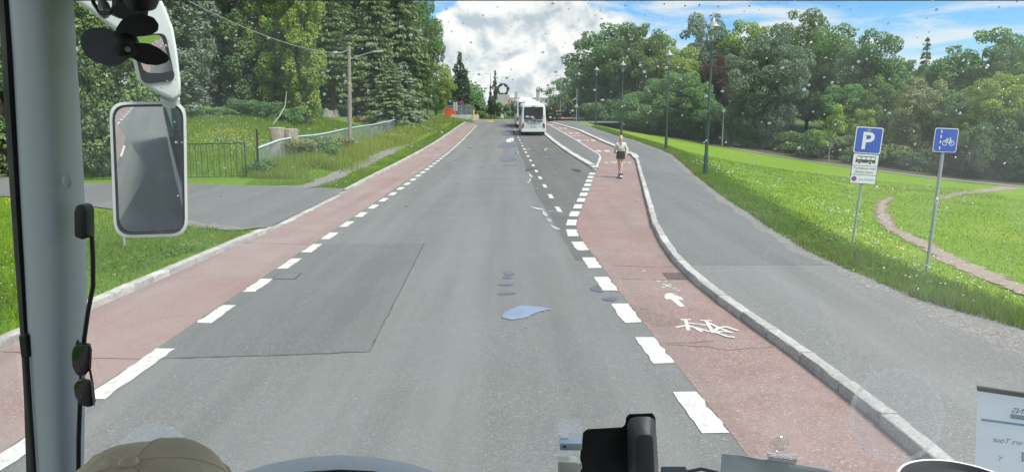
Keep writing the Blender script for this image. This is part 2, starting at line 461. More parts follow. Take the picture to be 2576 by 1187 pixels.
def _weather(c, amt=.25, sc=3.0, rough=.6):
    def f(nt, b):
        t = NT(nt, 'Object'); n = t.noise(sc, 5, .65)
        t.L(t.mix(t.rng(n, .4, .75, 0, amt), c, tuple(x * .55 for x in c)), b.inputs['Base Color'])
        t.L(t.rng(n, .3, .7, rough * .85, min(1, rough * 1.15)), b.inputs['Roughness'])
    return f
def wmat(name, c, rough=.5, metal=0, amt=.25, sc=3.0, spec=.5): return mat(name, c, rough, metal, spec, build=_weather(c, amt, sc, rough))
M['galv'] = wmat('galvanised_steel', (.33, .36, .37), .5, .35, .3, 9)
M['steel_rail'] = wmat('pale_steel_rail', (.50, .60, .62), .5, .2, .25, 6)
M['green_post'] = wmat('green_lamp_paint', (.020, .058, .046), .45, .2, .3, 5)
M['lamp_grey'] = wmat('lamp_cap_grey', (.26, .28, .29), .5, .4, .3, 5)
M['black_metal'] = wmat('black_metal', (.018, .019, .020), .45, .3, .3, 8)
M['black'] = wmat('black_plastic', (.014, .014, .015), .42, 0, .2, 12)
M['blackmatte'] = wmat('black_matte', (.006, .006, .007), .85, 0, .2, 12)
M['rubber'] = wmat('rubber', (.018, .018, .018), .8, 0, .2, 8)
M['sign_blue'] = wmat('sign_blue', (.004, .062, .42), .4, 0, .12, 6)
M['sign_white'] = wmat('sign_white', (.62, .65, .66), .45, 0, .12, 6)
M['sign_black'] = wmat('sign_black', (.012, .012, .014), .5, 0, .1, 6)
M['sign_red'] = wmat('sign_red', (.40, .02, .02), .45, 0, .12, 6)
M['sign_back'] = wmat('sign_back_grey', (.42, .44, .44), .5, .3, .2, 6)
M['sign_grey'] = wmat('sign_grey', (.20, .22, .23), .5, 0, .1, 6)
M['white_body'] = wmat('white_coach_paint', (.56, .59, .58), .28, 0, .12, 1.5)
M['dark_glass'] = mat('dark_glass', (.012, .016, .018), .06, spec=.7)
M['tail_red'] = mat('tail_light_red', (.20, .006, .010), .2, spec=.6)
M['concrete'] = wmat('concrete', (.36, .37, .35), .9, 0, .45, 2.2, .2)
M['stone'] = wmat('pale_stone', (.40, .39, .36), .9, 0, .4, 1.2, .2)
M['bronze'] = wmat('dark_bronze', (.045, .05, .052), .55, .5, .35, 1.5)
M['orange'] = wmat('orange_paint', (.62, .085, .015), .5, 0, .2, 1)
M['plaza_red'] = wmat('red_plaza', (.40, .16, .125), .9, 0, .2, 1, .2)
M['cream_glass'] = mat('lantern_glass', (.5, .53, .53), .1, spec=.5, alpha=1) if False else mat('lantern_glass', (.45, .50, .50), .08, spec=.6)
def thin_glass(name, refl=.05, tint=(1, 1, 1), rough=.02, veil=0.0):
    m = bpy.data.materials.new(name); m.use_nodes = True; nt = m.node_tree; nt.nodes.clear()
    o = nt.nodes.new('ShaderNodeOutputMaterial'); t = nt.nodes.new('ShaderNodeBsdfTransparent'); g = nt.nodes.new('ShaderNodeBsdfGlossy')
    t.inputs[0].default_value = (*tint, 1); g.inputs['Roughness'].default_value = rough
    mx = nt.nodes.new('ShaderNodeMixShader'); mx.inputs[0].default_value = refl
    nt.links.new(t.outputs[0], mx.inputs[1]); nt.links.new(g.outputs[0], mx.inputs[2])
    last = mx
    if veil:   # painted haze: uneven pale film on the pane imitating veiling glare
        d = nt.nodes.new('ShaderNodeBsdfDiffuse'); d.inputs[0].default_value = (.8, .82, .82, 1)
        tr = nt.nodes.new('ShaderNodeBsdfTranslucent'); tr.inputs[0].default_value = (.8, .82, .82, 1)
        a = nt.nodes.new('ShaderNodeAddShader'); nt.links.new(d.outputs[0], a.inputs[0]); nt.links.new(tr.outputs[0], a.inputs[1])
        T = NT(nt, 'Position'); n = T.noise(2.4, 5, .65, .8)
        m2 = nt.nodes.new('ShaderNodeMixShader'); nt.links.new(T.rng(n, .35, .75, veil * .35, veil * 1.7), m2.inputs[0])
        nt.links.new(mx.outputs[0], m2.inputs[1]); nt.links.new(a.outputs[0], m2.inputs[2]); last = m2
    nt.links.new(last.outputs[0], o.inputs[0]); return m
M['windscreen'] = thin_glass('windscreen_glass', .028, (.97, .985, .975), .01, .070)
M['clear'] = thin_glass('clear_glass', .07, (.93, .96, .96))
M['lantern_glass'] = thin_glass('lantern_glass_thin', .12, (.82, .86, .86))
M['net'] = thin_glass('wire_netting', 0.0, (1, 1, 1))
def _net():
    nt = M['net'].node_tree; nt.nodes.clear()
    o = nt.nodes.new('ShaderNodeOutputMaterial'); t = nt.nodes.new('ShaderNodeBsdfTransparent'); b = nt.nodes.new('ShaderNodeBsdfPrincipled')
    b.inputs['Base Color'].default_value = (.30, .37, .38, 1); b.inputs['Roughness'].default_value = .5
    T = NT(nt, 'Generated' if False else 'Position')
    w1 = nt.nodes.new('ShaderNodeTexWave'); w2 = nt.nodes.new('ShaderNodeTexWave')
    for w, r in ((w1, .785), (w2, -.785)):
        w.inputs['Scale'].default_value = 4.4; w.bands_direction = 'Z'
        T.L(T.map((1, 1, 1), (0, 0, 0), (r, 0, 0)), w.inputs['Vector'])
    k = T.m('MAXIMUM', T.rng(w1.outputs['Fac'], .90, .96), T.rng(w2.outputs['Fac'], .90, .96))
    mx = nt.nodes.new('ShaderNodeMixShader'); T.L(k, mx.inputs[0]); T.L(t.outputs[0], mx.inputs[1]); T.L(b.outputs[0], mx.inputs[2]); T.L(mx.outputs[0], o.inputs[0])
_net()

# ------------------------------------------------------------------ terrain
_PY = [-200, 28, 38, 45, 52, 63, 73, 90, 104, 120, 160, 200, 260, 700]
_PZ = [0, 0, .04, .10, .18, .36, .63, 1.1, 1.45, 1.75, 2.6, 3.6, 4.2, 6]
_yy = np.arange(-200, 700, .5); _zz = np.interp(_yy, _PY, _PZ)
_zz = np.convolve(np.pad(_zz, 8, 'edge'), np.ones(17) / 17, 'valid')
def R(Y): return np.interp(Y, _yy, _zz)
def ss(a, b, x):
    t = np.clip((np.asarray(x, float) - a) / (b - a), 0, 1); return t * t * (3 - 2 * t)
XLy = [-200, 6, 9.3, 11.4, 14.2, 16.1, 19.1, 21.7, 27.6, 34, 48, 60, 75, 90, 104]
XLx = [-6.9, -6.75, -6.73, -6.63, -6.5, -6.41, -6.27, -6.24, -6.3, -6.4, -6.4, -6.4, -6.4, -6.4, -6.4]
def XL(Y): return np.interp(Y, XLy, XLx)
XRy = [-200, 6, 9.2, 10.5, 12.0, 14.1, 15.4, 17.8, 22.7, 25, 29.1, 35.2, 41.8, 48, 54, 65, 74, 98, 110]
XRx = [6.6, 6.5, 6.45, 6.35, 6.4, 6.3, 6.25, 6.45, 7.0, 7.2, 7.75, 8.55, 9.5, 10.3, 10.6, 10.6, 9.9, 9.0, 8.6]
def XRp(Y): return np.interp(Y, XRy, XRx)
KRy = [-200, 6, 6.8, 7.5, 8.24, 9.1, 10.2, 11.3, 12.2, 13.5, 15.4, 17.1, 19.8, 23, 28.1, 38.2, 44.4, 46.3, 48.7, 57.2, 81.7, 105]
KRx = [3.72, 3.67, 3.67, 3.65, 3.63, 3.58, 3.49, 3.40, 3.33, 3.30, 3.36, 3.5, 3.79, 4.27, 5.02, 6.5, 7.42, 7.6, 7.85, 7.95, 7.26, 4.97]
def KR(Y): return np.interp(Y, KRy, KRx)          # right kerb, lane side
RLy = [-200, 6.4, 8.8, 10.7, 12.5, 14.4, 16.4, 18.2, 19.8, 21.7, 27.4, 38.4, 47.6, 49.8, 65.8, 99.2]
RLx = [2.2, 2.15, 2.04, 1.94, 1.87, 1.81, 1.75, 1.68, 1.74, 1.97, 2.82, 4.38, 5.74, 5.92, 5.86, 4.7]
def RL(Y): return np.interp(Y, RLy, RLx)          # right cycle lane, road side
def BAY(Y): return np.interp(Y, [38.3, 40.4, 51.5, 73.2, 100], [4.3, 4.15, 3.78, 3.22, 2.5])
def G(X, Y):
    X = np.asarray(X, float); Y = np.asarray(Y, float)
    r = R(Y); dl = np.maximum(XL(Y) - .2 - X, 0)
    g1 = ss(28.5, 36, Y); g2 = ss(30, 50, Y); low = ss(18.2, 19.6, Y) * (1 - ss(27.2, 28.6, Y)) * (1 - ss(.4, 3.5, dl))
    zl = .11 - .085 * low + g1 * .62 * ss(0, 3.8, dl) + g2 * 1.5 * ss(4, 13, dl) + np.where(dl > 13, np.minimum((dl - 13) * .06, 5) * g2, 0) + (1 - ss(8, 17, Y)) * .02 * np.minimum(dl, 12)
    dr = np.maximum(X - XRp(Y) - 1.0, 0)
    zr = .11 - 4.6 * (1 - np.exp(-dr / 21))
    return r + np.where(X < XL(Y), zl, np.where(X > XRp(Y), zr, 0.0))
def gz(X, Y): return float(G(X, Y))
rng = np.random.default_rng(7)

def sheet(name, Ys, fl, fr, fz, mat_, nx=6, parent=None, jit=(0, 0), **k):
    """strip between x=fl(Y) and x=fr(Y) at height fz(X,Y)"""
    rows = []
    for Y in Ys:
        a, b = float(fl(Y)), float(fr(Y))
        if jit[0]: a += rng.normal(0, jit[0])
        if jit[1]: b += rng.normal(0, jit[1])
        rows.append([(a + (b - a) * i / nx, Y, float(fz(a + (b - a) * i / nx, Y))) for i in range(nx + 1)])
    return MB().grid(rows).build(name, mat_, parent, smooth=True, angle=60, **k)
def poly_sheet(name, pts, dz, mat_, parent=None, zf=None, **k):
    zf = zf or (lambda X, Y: R(Y))
    o = MB().face([(x, y, float(zf(x, y)) + dz) for x, y in pts]).build(name, mat_, parent, **k)
    return o
def blob(pts, n=4, amp=.02, seed=1):
    """outline with softened, uneven edge"""
    g = np.random.default_rng(seed); P = [Vector((*p, 0)) for p in pts]; out = []
    m = len(P)
    for i in range(m):
        p0, p1, p2, p3 = P[i - 1], P[i], P[(i + 1) % m], P[(i + 2) % m]
        for j in range(n):
            t = j / n
            q = .5 * ((2 * p1) + (p2 - p0) * t + (2 * p0 - 5 * p1 + 4 * p2 - p3) * t * t + (3 * p1 - p0 - 3 * p2 + p3) * t ** 3)
            out.append((q.x + g.normal(0, amp * .6), q.y + g.normal(0, amp)))
    return out
def ribbon(name, pts, w, zf, dz, mat_, parent=None, jit=0.0, seed=3, **k):
    g = np.random.default_rng(seed); P = [Vector((*p, 0)) for p in pts]; rows = []
    for i, p in enumerate(P):
        t = (P[min(i + 1, len(P) - 1)] - P[max(i - 1, 0)]).normalized(); n = Vector((-t.y, t.x, 0))
        ww = w[i] if isinstance(w, (list, tuple)) else w
        row = []
        for s_ in (-1, -.6, -.2, .2, .6, 1):
            q = p + n * (ww / 2 * s_ + (g.normal(0, jit) if abs(s_) == 1 else 0))
            row.append((q.x, q.y, float(zf(q.x, q.y)) + dz))
        rows.append(row)
    return MB().grid(rows).build(name, mat_, parent, smooth=True, angle=60, **k)
def dens(pts, step):
    out = []
    for (x0, y0), (x1, y1) in zip(pts, pts[1:]):
        n = max(1, int(math.hypot(x1 - x0, y1 - y0) / step))
        out += [(x0 + (x1 - x0) * i / n, y0 + (y1 - y0) * i / n) for i in range(n)]
    return out + [pts[-1]]

YS = list(np.arange(-60, 0, 6)) + list(np.arange(0, 50, 1.0)) + list(np.arange(50, 106, 2.0))
offs = [0, .3, .7, 1.2, 1.8, 2.5, 3.2, 4, 5, 6, 7.5, 9, 11, 13, 15, 18, 22, 27, 33, 42, 55, 75, 110, 180, 320]
def side_ground(name, fx, sgn, mat_):
    rows = []
    for Y in YS:
        x0 = float(fx(Y)); row = []
        for o in offs:
            X = x0 + sgn * o; bumpy = 0 if o < .5 or (sgn < 0 and 17 < Y < 31) else .010 * math.sin(X * 1.7 + Y * .9) + .006 * math.sin(X * 3.1 - Y * 2.3)
            row.append((X, Y, gz(X + sgn * 1e-3, Y) + bumpy))
        rows.append(row)
    return MB().grid(rows).build(name, mat_, smooth=True, angle=80, kind='structure')
lawn = side_ground('lawn', lambda Y: XRp(Y) - .12, 1, M['lawn'])
bank = side_ground('grass_bank', lambda Y: XL(Y) - .18, -1, M['bank'])
# ground beyond the junction, out to the horizon
rows = []
for Y in [103.5, 106, 110, 115, 120, 126, 135, 150, 170, 190, 220, 280, 380, 560, 900, 1600]:
    row = []
    for X in [-1400, -600, -300, -150, -80, -45, -30, -22, -17, -13, -10, -7, -4, -1, 2, 5, 8, 11, 14, 18, 24, 32, 45, 70, 110, 200, 400, 800, 1400]:
        k_ = 1 - float(ss(104, 150, Y)); r = float(R(min(Y, 690)))
        row.append((X, Y, r - .05 + (gz(X, Y) - float(R(Y))) * k_))
    rows.append(row)
MB().grid(rows).build('ground', M['far_ground'], smooth=True, angle=80, kind='structure')

# ------------------------------------------------------------------ road
road = sheet('road', YS, lambda Y: XL(Y) - .1, lambda Y: XRp(Y) - .02 if Y < 104 else 20, lambda X, Y: R(Y), M['asphalt'], 10, kind='structure')
sheet('junction', [104.2, 106, 108, 111], lambda Y: -40, lambda Y: 30, lambda X, Y: R(Y) + .012, M['asphalt'], 12, kind='structure')
Yl = [y for y in YS if y <= 101]
lane_l = sheet('cycle_lane', np.arange(-40, 101, 1.0), lambda Y: XL(Y) - .05, lambda Y: -4.70, lambda X, Y: R(Y) + .004, M['red_dusty'], 4, jit=(0, .006), kind='structure')
lane_r = sheet('cycle_lane', np.arange(-40, 104, 1.0), lambda Y: RL(Y), lambda Y: KR(Y) + .05, lambda X, Y: R(Y) + .004, M['red'], 4, jit=(.006, 0), kind='structure')
# the bus bay and older strip of asphalt
STy = [15.2, 19.8, 27.4, 42.6, 58.6, 101.8]; STx = [1.33, 1.21, .92, .71, .41, -.27]
sheet('bus_bay', [15.2] + list(np.arange(16, 102, 1.0)), lambda Y: np.interp(Y, STy, STx), lambda Y: (RL(Y) if Y < 38.4 else BAY(Y)) + .02, lambda X, Y: R(Y) + .0035, M['asphalt_bay'], 5, jit=(.012, 0), kind='structure')
# newer patch in the near lane
poly_sheet('asphalt_patch', dens([(-4.69, 8.98), (-3.2, 9.1), (-1.88, 9.25), (-1.95, 12), (-2.08, 17.2), (-3.3, 17.15), (-4.69, 17.05), (-4.69, 13)], .5), .0055, M['asphalt_dark'], kind='structure')
for i, c in enumerate([[(-4.6, 8.97), (-3.2, 9.08), (-1.86, 9.24)], [(-1.86, 9.24), (-1.93, 12), (-2.07, 17.2)], [(1.84, 14.72), (2.74, 14.53), (3.30, 14.53)], [(2.05, 9.57), (2.5, 9.46), (2.84, 9.31), (3.17, 9.4), (3.48, 9.43)],
                       [(1.83, 13.5), (2.88, 13.34)], [(2.05, 9.6), (2.37, 9.62), (2.73, 9.68)], [(-6.7, 17.3), (-5.6, 17.15), (-4.7, 17.1)], [(-6.8, 9.3), (-5.5, 9.0), (-4.7, 8.97)]]):
    P = dens(c, .12); g = np.random.default_rng(i)
    P = [(x + g.normal(0, .008), y + g.normal(0, .012)) for x, y in P]
    ribbon('crack', P, .011, lambda X, Y: R(Y), .0075, M['crack'], road, .004)
poly_sheet('worn_asphalt', blob([(1.92, 11.6), (2.1, 11.45), (2.2, 11.1), (2.5, 10.85), (2.35, 10.4), (2.05, 10.5), (1.97, 11)], 4, .03, 9), .0065, M['red_dark'], lane_r)

# painted dashes: each its own small sheet
def dash_mesh(L, W, seed, n=9):
    g = np.random.default_rng(seed); P = []
    for i in range(n): P.append((-W / 2 + g.normal(0, .010), -L / 2 + L * i / (n - 1) + g.normal(0, .01)))
    for i in range(n): P.append((W / 2 + g.normal(0, .010), L / 2 - L * i / (n - 1) + g.normal(0, .01)))
    me = MB().prism([(x, y, 0) for x, y in P], (0, 0, -.003)).mesh('dash'); me.materials.append(M['paint']); return me
dm = [dash_mesh(1.08, .27, s) for s in (1, 2, 3)]; dl = [dash_mesh(1.0, .22, s) for s in (4, 5, 6)]; dc = [dash_mesh(1.25, .15, s) for s in (7, 8)]
def slope(Y): return math.atan((float(R(Y + .5)) - float(R(Y - .5))))
def put(me, X, Y, rz=0, dz=.0105, par=road): return link('dash', me, par, (X, Y, float(R(Y)) + dz), (slope(Y), 0, rz))
ys = [7.31, 9.33, 11.13, 13.08, 14.96, 16.87, 18.73, 20.51]
for i in range(10): ys.append(ys[-1] + 1.75)
ys += [5.4, 3.5, 1.6, -.3, -2.2]
for i, Y in enumerate(ys):
    if Y > 38: break_ = 1; continue
    dx = float(RL(Y + .4) - RL(Y - .4)) / .8
    put(dm[i % 3], float(RL(Y)) - .155, Y, -math.atan(dx))
big = dash_mesh(1.75, .24, 11, 13); put(big, -4.56, 8.5)
ys = [6.36, 4.5, 2.6, .7, -1.2, -3.1, -5, -6.9, -8.8, -10.7, -12.6, -14.5, -16.4, -18.3, -20.2, -22.1, -24, -26, -28, -30, 11.06, 12.96, 14.88, 16.57, 18.25, 20.2]
while ys[-1] < 93: ys.append(ys[-1] + 1.87)
for i, Y in enumerate(ys):
    if 26.0 < Y < 0: continue
    put(dl[i % 3], -4.56 + .1 * min(1, max(0, (Y - 20) / 10)), Y)
Y = 23.3; i = 0
while Y < 98:
    X = np.interp(Y, [23.3, 45, 62.6, 99.7], [1.48, 1.13, .77, .05]); put(dc[i % 2], float(X), Y, .02); Y += 3.62; i += 1
# groups of three bars across the cycle lane, far cycle symbols
bar = dash_mesh(1.3, .34, 21, 6)
for (X, Y) in [(5.28, 97.2), (5.64, 87.5), (6.12, 77.4), (6.61, 66.4), (6.86, 53.6)]:
    for k_ in (-1, 0, 1): link('bar', bar, lane_r, (X + .62 * k_, Y, float(R(Y)) + .0105), (slope(Y), 0, .0))
def strokes(name, S, w, par, dz=.0105):
    b = MB()
    for s_ in S:
        P = [Vector((x, y, 0)) for x, y in s_]
        for p, q in zip(P, P[1:]):
            t = (q - p).normalized(); n = Vector((-t.y, t.x, 0)) * w / 2; p = p - t * w * .35; q = q + t * w * .35
            b.face([(v.x, v.y, float(R(v.y)) + dz + .0004 * len(b.f)) for v in (p + n, p - n, q - n, q + n)])
    return b.build(name, M['paint'], par)
bike = [[(2.55, 10.73), (2.67, 10.73)], [(2.6, 10.71), (2.52, 10.19)], [(2.39, 10.34), (2.52, 10.41), (2.63, 10.34), (2.69, 10.12)], [(2.59, 10.55), (2.82, 10.44)], [(2.57, 10.41), (2.8, 10.12)], [(2.83, 10.68), (2.96, 10.66)], [(2.89, 10.64), (2.84, 10.06)], [(2.91, 10.54), (2.98, 10.31), (3.09, 10.06)], [(2.84, 10.08), (2.99, 10.31), (3.1, 10.34), (3.21, 10.17)], [(2.84, 10.06), (3.0, 10.12), (3.09, 10.06)], [(2.9, 10.03), (2.98, 9.88), (3.06, 9.84)]]
strokes('cycle_symbol', bike, .056, lane_r)
poly_sheet('arrow', [(2.56, 12.06), (2.60, 12.25), (2.66, 12.34), (2.74, 12.36), (2.85, 12.03), (2.84, 11.88), (2.76, 11.93), (2.77, 11.48), (2.68, 11.46), (2.64, 11.95), (2.56, 11.93)], .0105, M['paint'], lane_r)
g = np.random.default_rng(5)
for (x, y) in [(2.70, 13.26), (2.80, 13.23), (2.74, 12.98), (2.69, 12.79), (2.8, 12.84), (2.86, 12.69), (2.9, 12.55), (2.58, 14.14), (2.85, 12.98), (2.77, 12.9)]:
    poly_sheet('paint_remnant', blob([(x - .05, y), (x, y + .03), (x + .05, y + .01), (x, y - .03)], 2, .012, int(x * 100 + y * 10)), .0105, M['paint'], lane_r)
for (X, Y) in [(6.32, 73.0), (6.19, 43.32)]:
    s_ = 1.5
    ring = lambda cx_, cy_, r: [(cx_ + r * math.cos(a * math.pi / 5), cy_ + r * 1.7 * math.sin(a * math.pi / 5)) for a in range(11)]
    strokes('cycle_symbol', [ring(X - .42, Y, .3), ring(X + .42, Y, .3), [(X - .42, Y), (X - .12, Y + .7), (X + .3, Y + .75), (X + .42, Y)], [(X - .12, Y + .7), (X + .1, Y), (X + .42, Y)], [(X + .3, Y + .75), (X + .1, Y)], [(X - .3, Y + 1.0), (X - .05, Y + 1.0)]], .11, lane_r)
# yellow works arrow at the junction
poly_sheet('yellow_marking', [(-9.0, 108.6), (-3.7, 108.8), (-2.9, 110.2), (-2.45, 104.6), (-3.0, 106.6), (-3.8, 107.8), (-9.0, 107.9)], .02, M['yellow_paint'], road)
# puddles and damp stains
PUD = [[(-.56, 66.2), (-.3, 68.8), (.1, 69.9), (.12, 64.6), (-.41, 64.1)], [(.24, 53.2), (.49, 53.6), (.91, 55.2), (1.39, 56.2), (.94, 54), (.54, 53.2), (.46, 50.4), (.28, 50.5)],
       [(.68, 38), (.8, 38.9), (1.42, 39.2), (.92, 38.5), (.86, 37.2), (.78, 36.9)], [(.82, 36.6), (.9, 36.2), (.95, 34.6), (.88, 34.2), (.86, 35.4)], [(.62, 31.9), (.76, 32.5), (.84, 33.8), (.80, 32.3), (.7, 31.7)],
       [(2.32, 54.8), (2.57, 56.5), (3.22, 55.6), (2.45, 54)], [(2.97, 39.2), (3.36, 38.9), (3.51, 37.5), (3.24, 37.5)],
       [(-.14, 10.95), (-.08, 11.2), (.08, 11.46), (.2, 11.56), (.61, 11.36), (.51, 11.22), (.38, 11.13), (.25, 10.9), (.07, 10.75), (-.11, 10.79)],
       [(.62, 23.9), (.98, 23.35), (1.02, 23.1), (.78, 23.3)], [(.95, 22.9), (1.04, 22.5), (1.05, 21.7), (.96, 21.9)], [(1.0, 21.3), (1.12, 21.0), (1.10, 20.5), (1.02, 20.7)], [(1.04, 20.1), (1.2, 19.6), (1.27, 19.2), (1.1, 19.5)], [(1.12, 22.9), (1.34, 22.85), (1.2, 22.75)]]
for i, P in enumerate(PUD):
    poly_sheet('puddle', blob(P, 5, .016 if P[0][1] < 30 else .05, i), .0115, M['water'], kind='structure')
STN = [[(-.15, 13.87), (-.06, 14.05), (.05, 13.91), (-.06, 13.73)], [(-.17, 13.63), (.01, 13.57), (-.1, 13.5)], [(-.22, 13.05), (-.02, 13.11), (0, 12.96), (-.19, 12.93)], [(-.25, 12.31), (-.09, 12.45), (.08, 12.37), (-.12, 12.26)],
       [(1.41, 12.8), (1.55, 12.96), (1.68, 12.72), (1.56, 12.45), (1.4, 12.57)], [(1.51, 11.99), (1.69, 12.1), (1.74, 11.94), (1.58, 11.81)],
       [(-.9, 57), (.2, 58), (.35, 60), (.1, 63), (-.6, 63.5), (-1.1, 60)], [(-.7, 47), (0, 47.5), (.3, 46.5), (-.1, 44), (-.6, 45)], [(-.8, 72), (.1, 75), (-.1, 79), (-.9, 78)], [(-.6, 82), (0, 84), (-.2, 90), (-.8, 88)],
       [(2.0, 47.5), (2.8, 47.8), (2.7, 47.2), (2.2, 47.1)], [(-.4, 41.5), (.3, 41.8), (.1, 41.1)]]
for i, P in enumerate(STN): poly_sheet('damp_stain', blob(P, 5, .02 if P[0][1] < 30 else .08, 30 + i), .009, M['wet'], road)
# hatch in the road and drain grate in the lane
h = poly_sheet('hatch', [(-4.51, 13.96), (-4.05, 13.96), (-4.03, 13.42), (-4.48, 13.42)], .0092, M['crack'], road)
poly_sheet('hatch_lid', [(-4.48, 13.93), (-4.08, 13.93), (-4.06, 13.45), (-4.45, 13.45)], .013, M['asphalt_dark'], h)
gr = poly_sheet('drain_grate', [(2.90, 13.97), (3.27, 13.97), (3.27, 13.40), (2.90, 13.40)], .0092, M['crack'], lane_r)
sl = MB().box((0, 0, 0), (.36, .018, .008)).mesh('grate_bar'); sl.materials.append(M['red_dark'])
for k_ in range(9): link('grate_bar', sl, gr, (3.085, 13.43 + k_ * .064, .0135))
# gravel specks and litter on the road
g = np.random.default_rng(12); V = []; F = []
for k_ in range(110):
    x = g.uniform(-6.5, 6.2); y = 6 + 20 * g.random() ** 1.6; s_ = g.uniform(.004, .010); z = float(R(y)) + (.135 if x > KR(y) + .1 else .012)
    n = len(V); V += [(x - s_, y, z), (x, y - s_, z), (x + s_, y + s_ * .4, z), (x, y, z + s_)]; F += [(n, n + 1, n + 2), (n, n + 1, n + 3), (n + 1, n + 2, n + 3), (n, n + 2, n + 3)]
mesh_obj('loose_grit', np_mesh('loose_grit', V, F), M['concrete'], kind='stuff')

# ------------------------------------------------------------------ kerbs: every stone a piece
def stone_mesh(w, h, seed, rough=.012):
    b = MB(); g = np.random.default_rng(seed); n = 6; rows = []
    for i in range(n + 1):
        y = -.5 + i / n; e = 0.0
        j = lambda s=1: g.normal(0, rough * s)
        rows.append([(0 + j(.5), y, -.05), (0 + j(), y, h * .55 + j(.5)), (.004 + j(.6), y, h - .008 + j(.4)), (.012 + j(.4), y, h + j(.35)), (w * .6, y, h + j(.3)), (w - .01 + j(.6), y, h - .004 + j(.3)), (w, y, -.05)])
    b.grid(rows)
    m = len(rows[0]); b.f.append(tuple(range(m))[::-1]); b.f.append(tuple(range(n * m, n * m + m)))
    me = b.mesh('kerb_stone', smooth=True, angle=28); return me
def kerb(name, fx, y0, y1, sgn, w, hf, Lf, mat_, seed, zf=lambda Y: R(Y)):
    bed = MB(); rows = []
    for Y in np.arange(y0, y1 + .01, .5):
        x = float(fx(Y)); z = float(zf(Y)); h = hf(Y)
        rows.append([(x + sgn * .02, Y, z - .05), (x + sgn * .02, Y, z + h - .02), (x + sgn * (w - .02), Y, z + h - .02), (x + sgn * (w - .02), Y, z - .05)])
    o = bed.grid(rows).build(name, M['mortar'], kind='structure')
    ms = [stone_mesh(w, 1.0, seed + i, .0) for i in range(1)]
    vs = []
    for i in range(5):
        me = stone_mesh(w, .12, seed + i, .009 if mat_ is M['granite'] else .004); me.materials.append(mat_); vs.append(me)
    g = random.Random(seed); Y = y0; i = 0
    while Y < y1 - .3:
        L_ = Lf(g, Y); L_ = min(L_, y1 - Y); a, c = float(fx(Y)), float(fx(Y + L_)); za, zc = float(zf(Y)), float(zf(Y + L_))
        ang = math.atan2(c - a, L_); h = hf(Y + L_ / 2)
        # mirrored stones for kerbs whose back lies towards -X
        link('kerb_stone', vs[i % 5], o, ((a + c) / 2 + g.uniform(-.006, .006), Y + L_ / 2, (za + zc) / 2 + g.uniform(-.004, .006)), (math.atan2(zc - za, L_), 0, -ang + g.uniform(-.004, .004)),
             (sgn, math.hypot(L_, c - a) - .02, h / .12)); Y += L_; i += 1
    return o
lowL = lambda Y: .12 - .085 * float(ss(18.2, 19.8, Y) * (1 - ss(27, 28.8, Y)))
kerb('kerb', lambda Y: XL(Y), -8, 103, -1, .19, lowL, lambda g, Y: g.choice([.62, .85, 1.0, 1.05, 1.3]), M['granite'], 40)
kerb('kerb', lambda Y: KR(Y), -6, 46.2, 1, .17, lambda Y: .13, lambda g, Y: g.choice([1.0, 1.0, 1.05, .9]), M['granite'], 60)
kerb('kerb', lambda Y: KR(Y) - .03, 46.2, 103.5, 1, .38, lambda Y: .125, lambda g, Y: 1.2, M['granite_pale'], 70)
kerb('kerb', lambda Y: BAY(Y), 39.0, 100, 1, .36, lambda Y: .15 * min(1, (Y - 38.6) / 2 + .25), lambda g, Y: 1.2, M['granite_pale'], 80)
kerb('kerb', lambda Y: RL(Y) - .13, 38.5, 100, 1, .13, lambda Y: .035, lambda g, Y: 1.0, M['granite_pale'], 90)
sheet('gutter_line', np.arange(39.5, 100, 1.5), lambda Y: BAY(Y) - .14, lambda Y: BAY(Y) - .04, lambda X, Y: R(Y) + .008, M['dirt'], 1, kind='structure')
# island between bay and cycle lane, and the footpath
def isl(X, Y):
    a, b = float(BAY(Y)) + .3, float(RL(Y)) - .12; t = min(1, max(0, (X - a) / max(.05, b - a))); k_ = min(1, (Y - 38.6) / 2 + .2)
    return float(R(Y)) + (.145 * (1 - t) + .03 * t) * k_
sheet('traffic_island', np.arange(40.0, 100.1, 1.0), lambda Y: BAY(Y) + .3, lambda Y: max(RL(Y) - .11, BAY(Y) + .32), isl, M['asphalt_dark'], 4, kind='structure')
poly_sheet('island_tip', [(4.36, 38.75), (4.25, 40.0), (4.55, 40.3), (4.62, 40.3), (4.45, 38.9)], .07, M['asphalt_dark'], kind='structure')
wk = lambda Y: .16 if Y < 46 else .34
fp = sheet('footpath', np.arange(-40, 104.1, 1.0), lambda Y: KR(Y) + wk(Y), lambda Y: XRp(Y), lambda X, Y: R(Y) + .118, M['asphalt_path'], 4, jit=(0, .03), kind='structure')
sheet('footpath_resurfaced', np.arange(14.2, 104.1, 1.0), lambda Y: KR(Y) + wk(Y) + .01, lambda Y: XRp(Y) - .03, lambda X, Y: R(Y) + .122, M['asphalt_path_new'], 4, jit=(0, .04), kind='structure')
sheet('gravel_margin', np.arange(8, 70, .14), lambda Y: XRp(Y) - .22 - .07 * math.sin(Y * 2.1), lambda Y: XRp(Y) + .22 + .1 * math.sin(Y * 1.3) + (.1 if 14 < Y < 40 else 0) + float(.7 * (1 - ss(9.5, 12, Y))), lambda X, Y: float(R(Y)) + (.1195 if Y < 14.1 else .1235) if X <= float(XRp(Y)) + .35 else max(gz(X, Y) + .014, float(R(Y)) - .2), M['gravel'], 4, jit=(.035, .09), kind='structure')
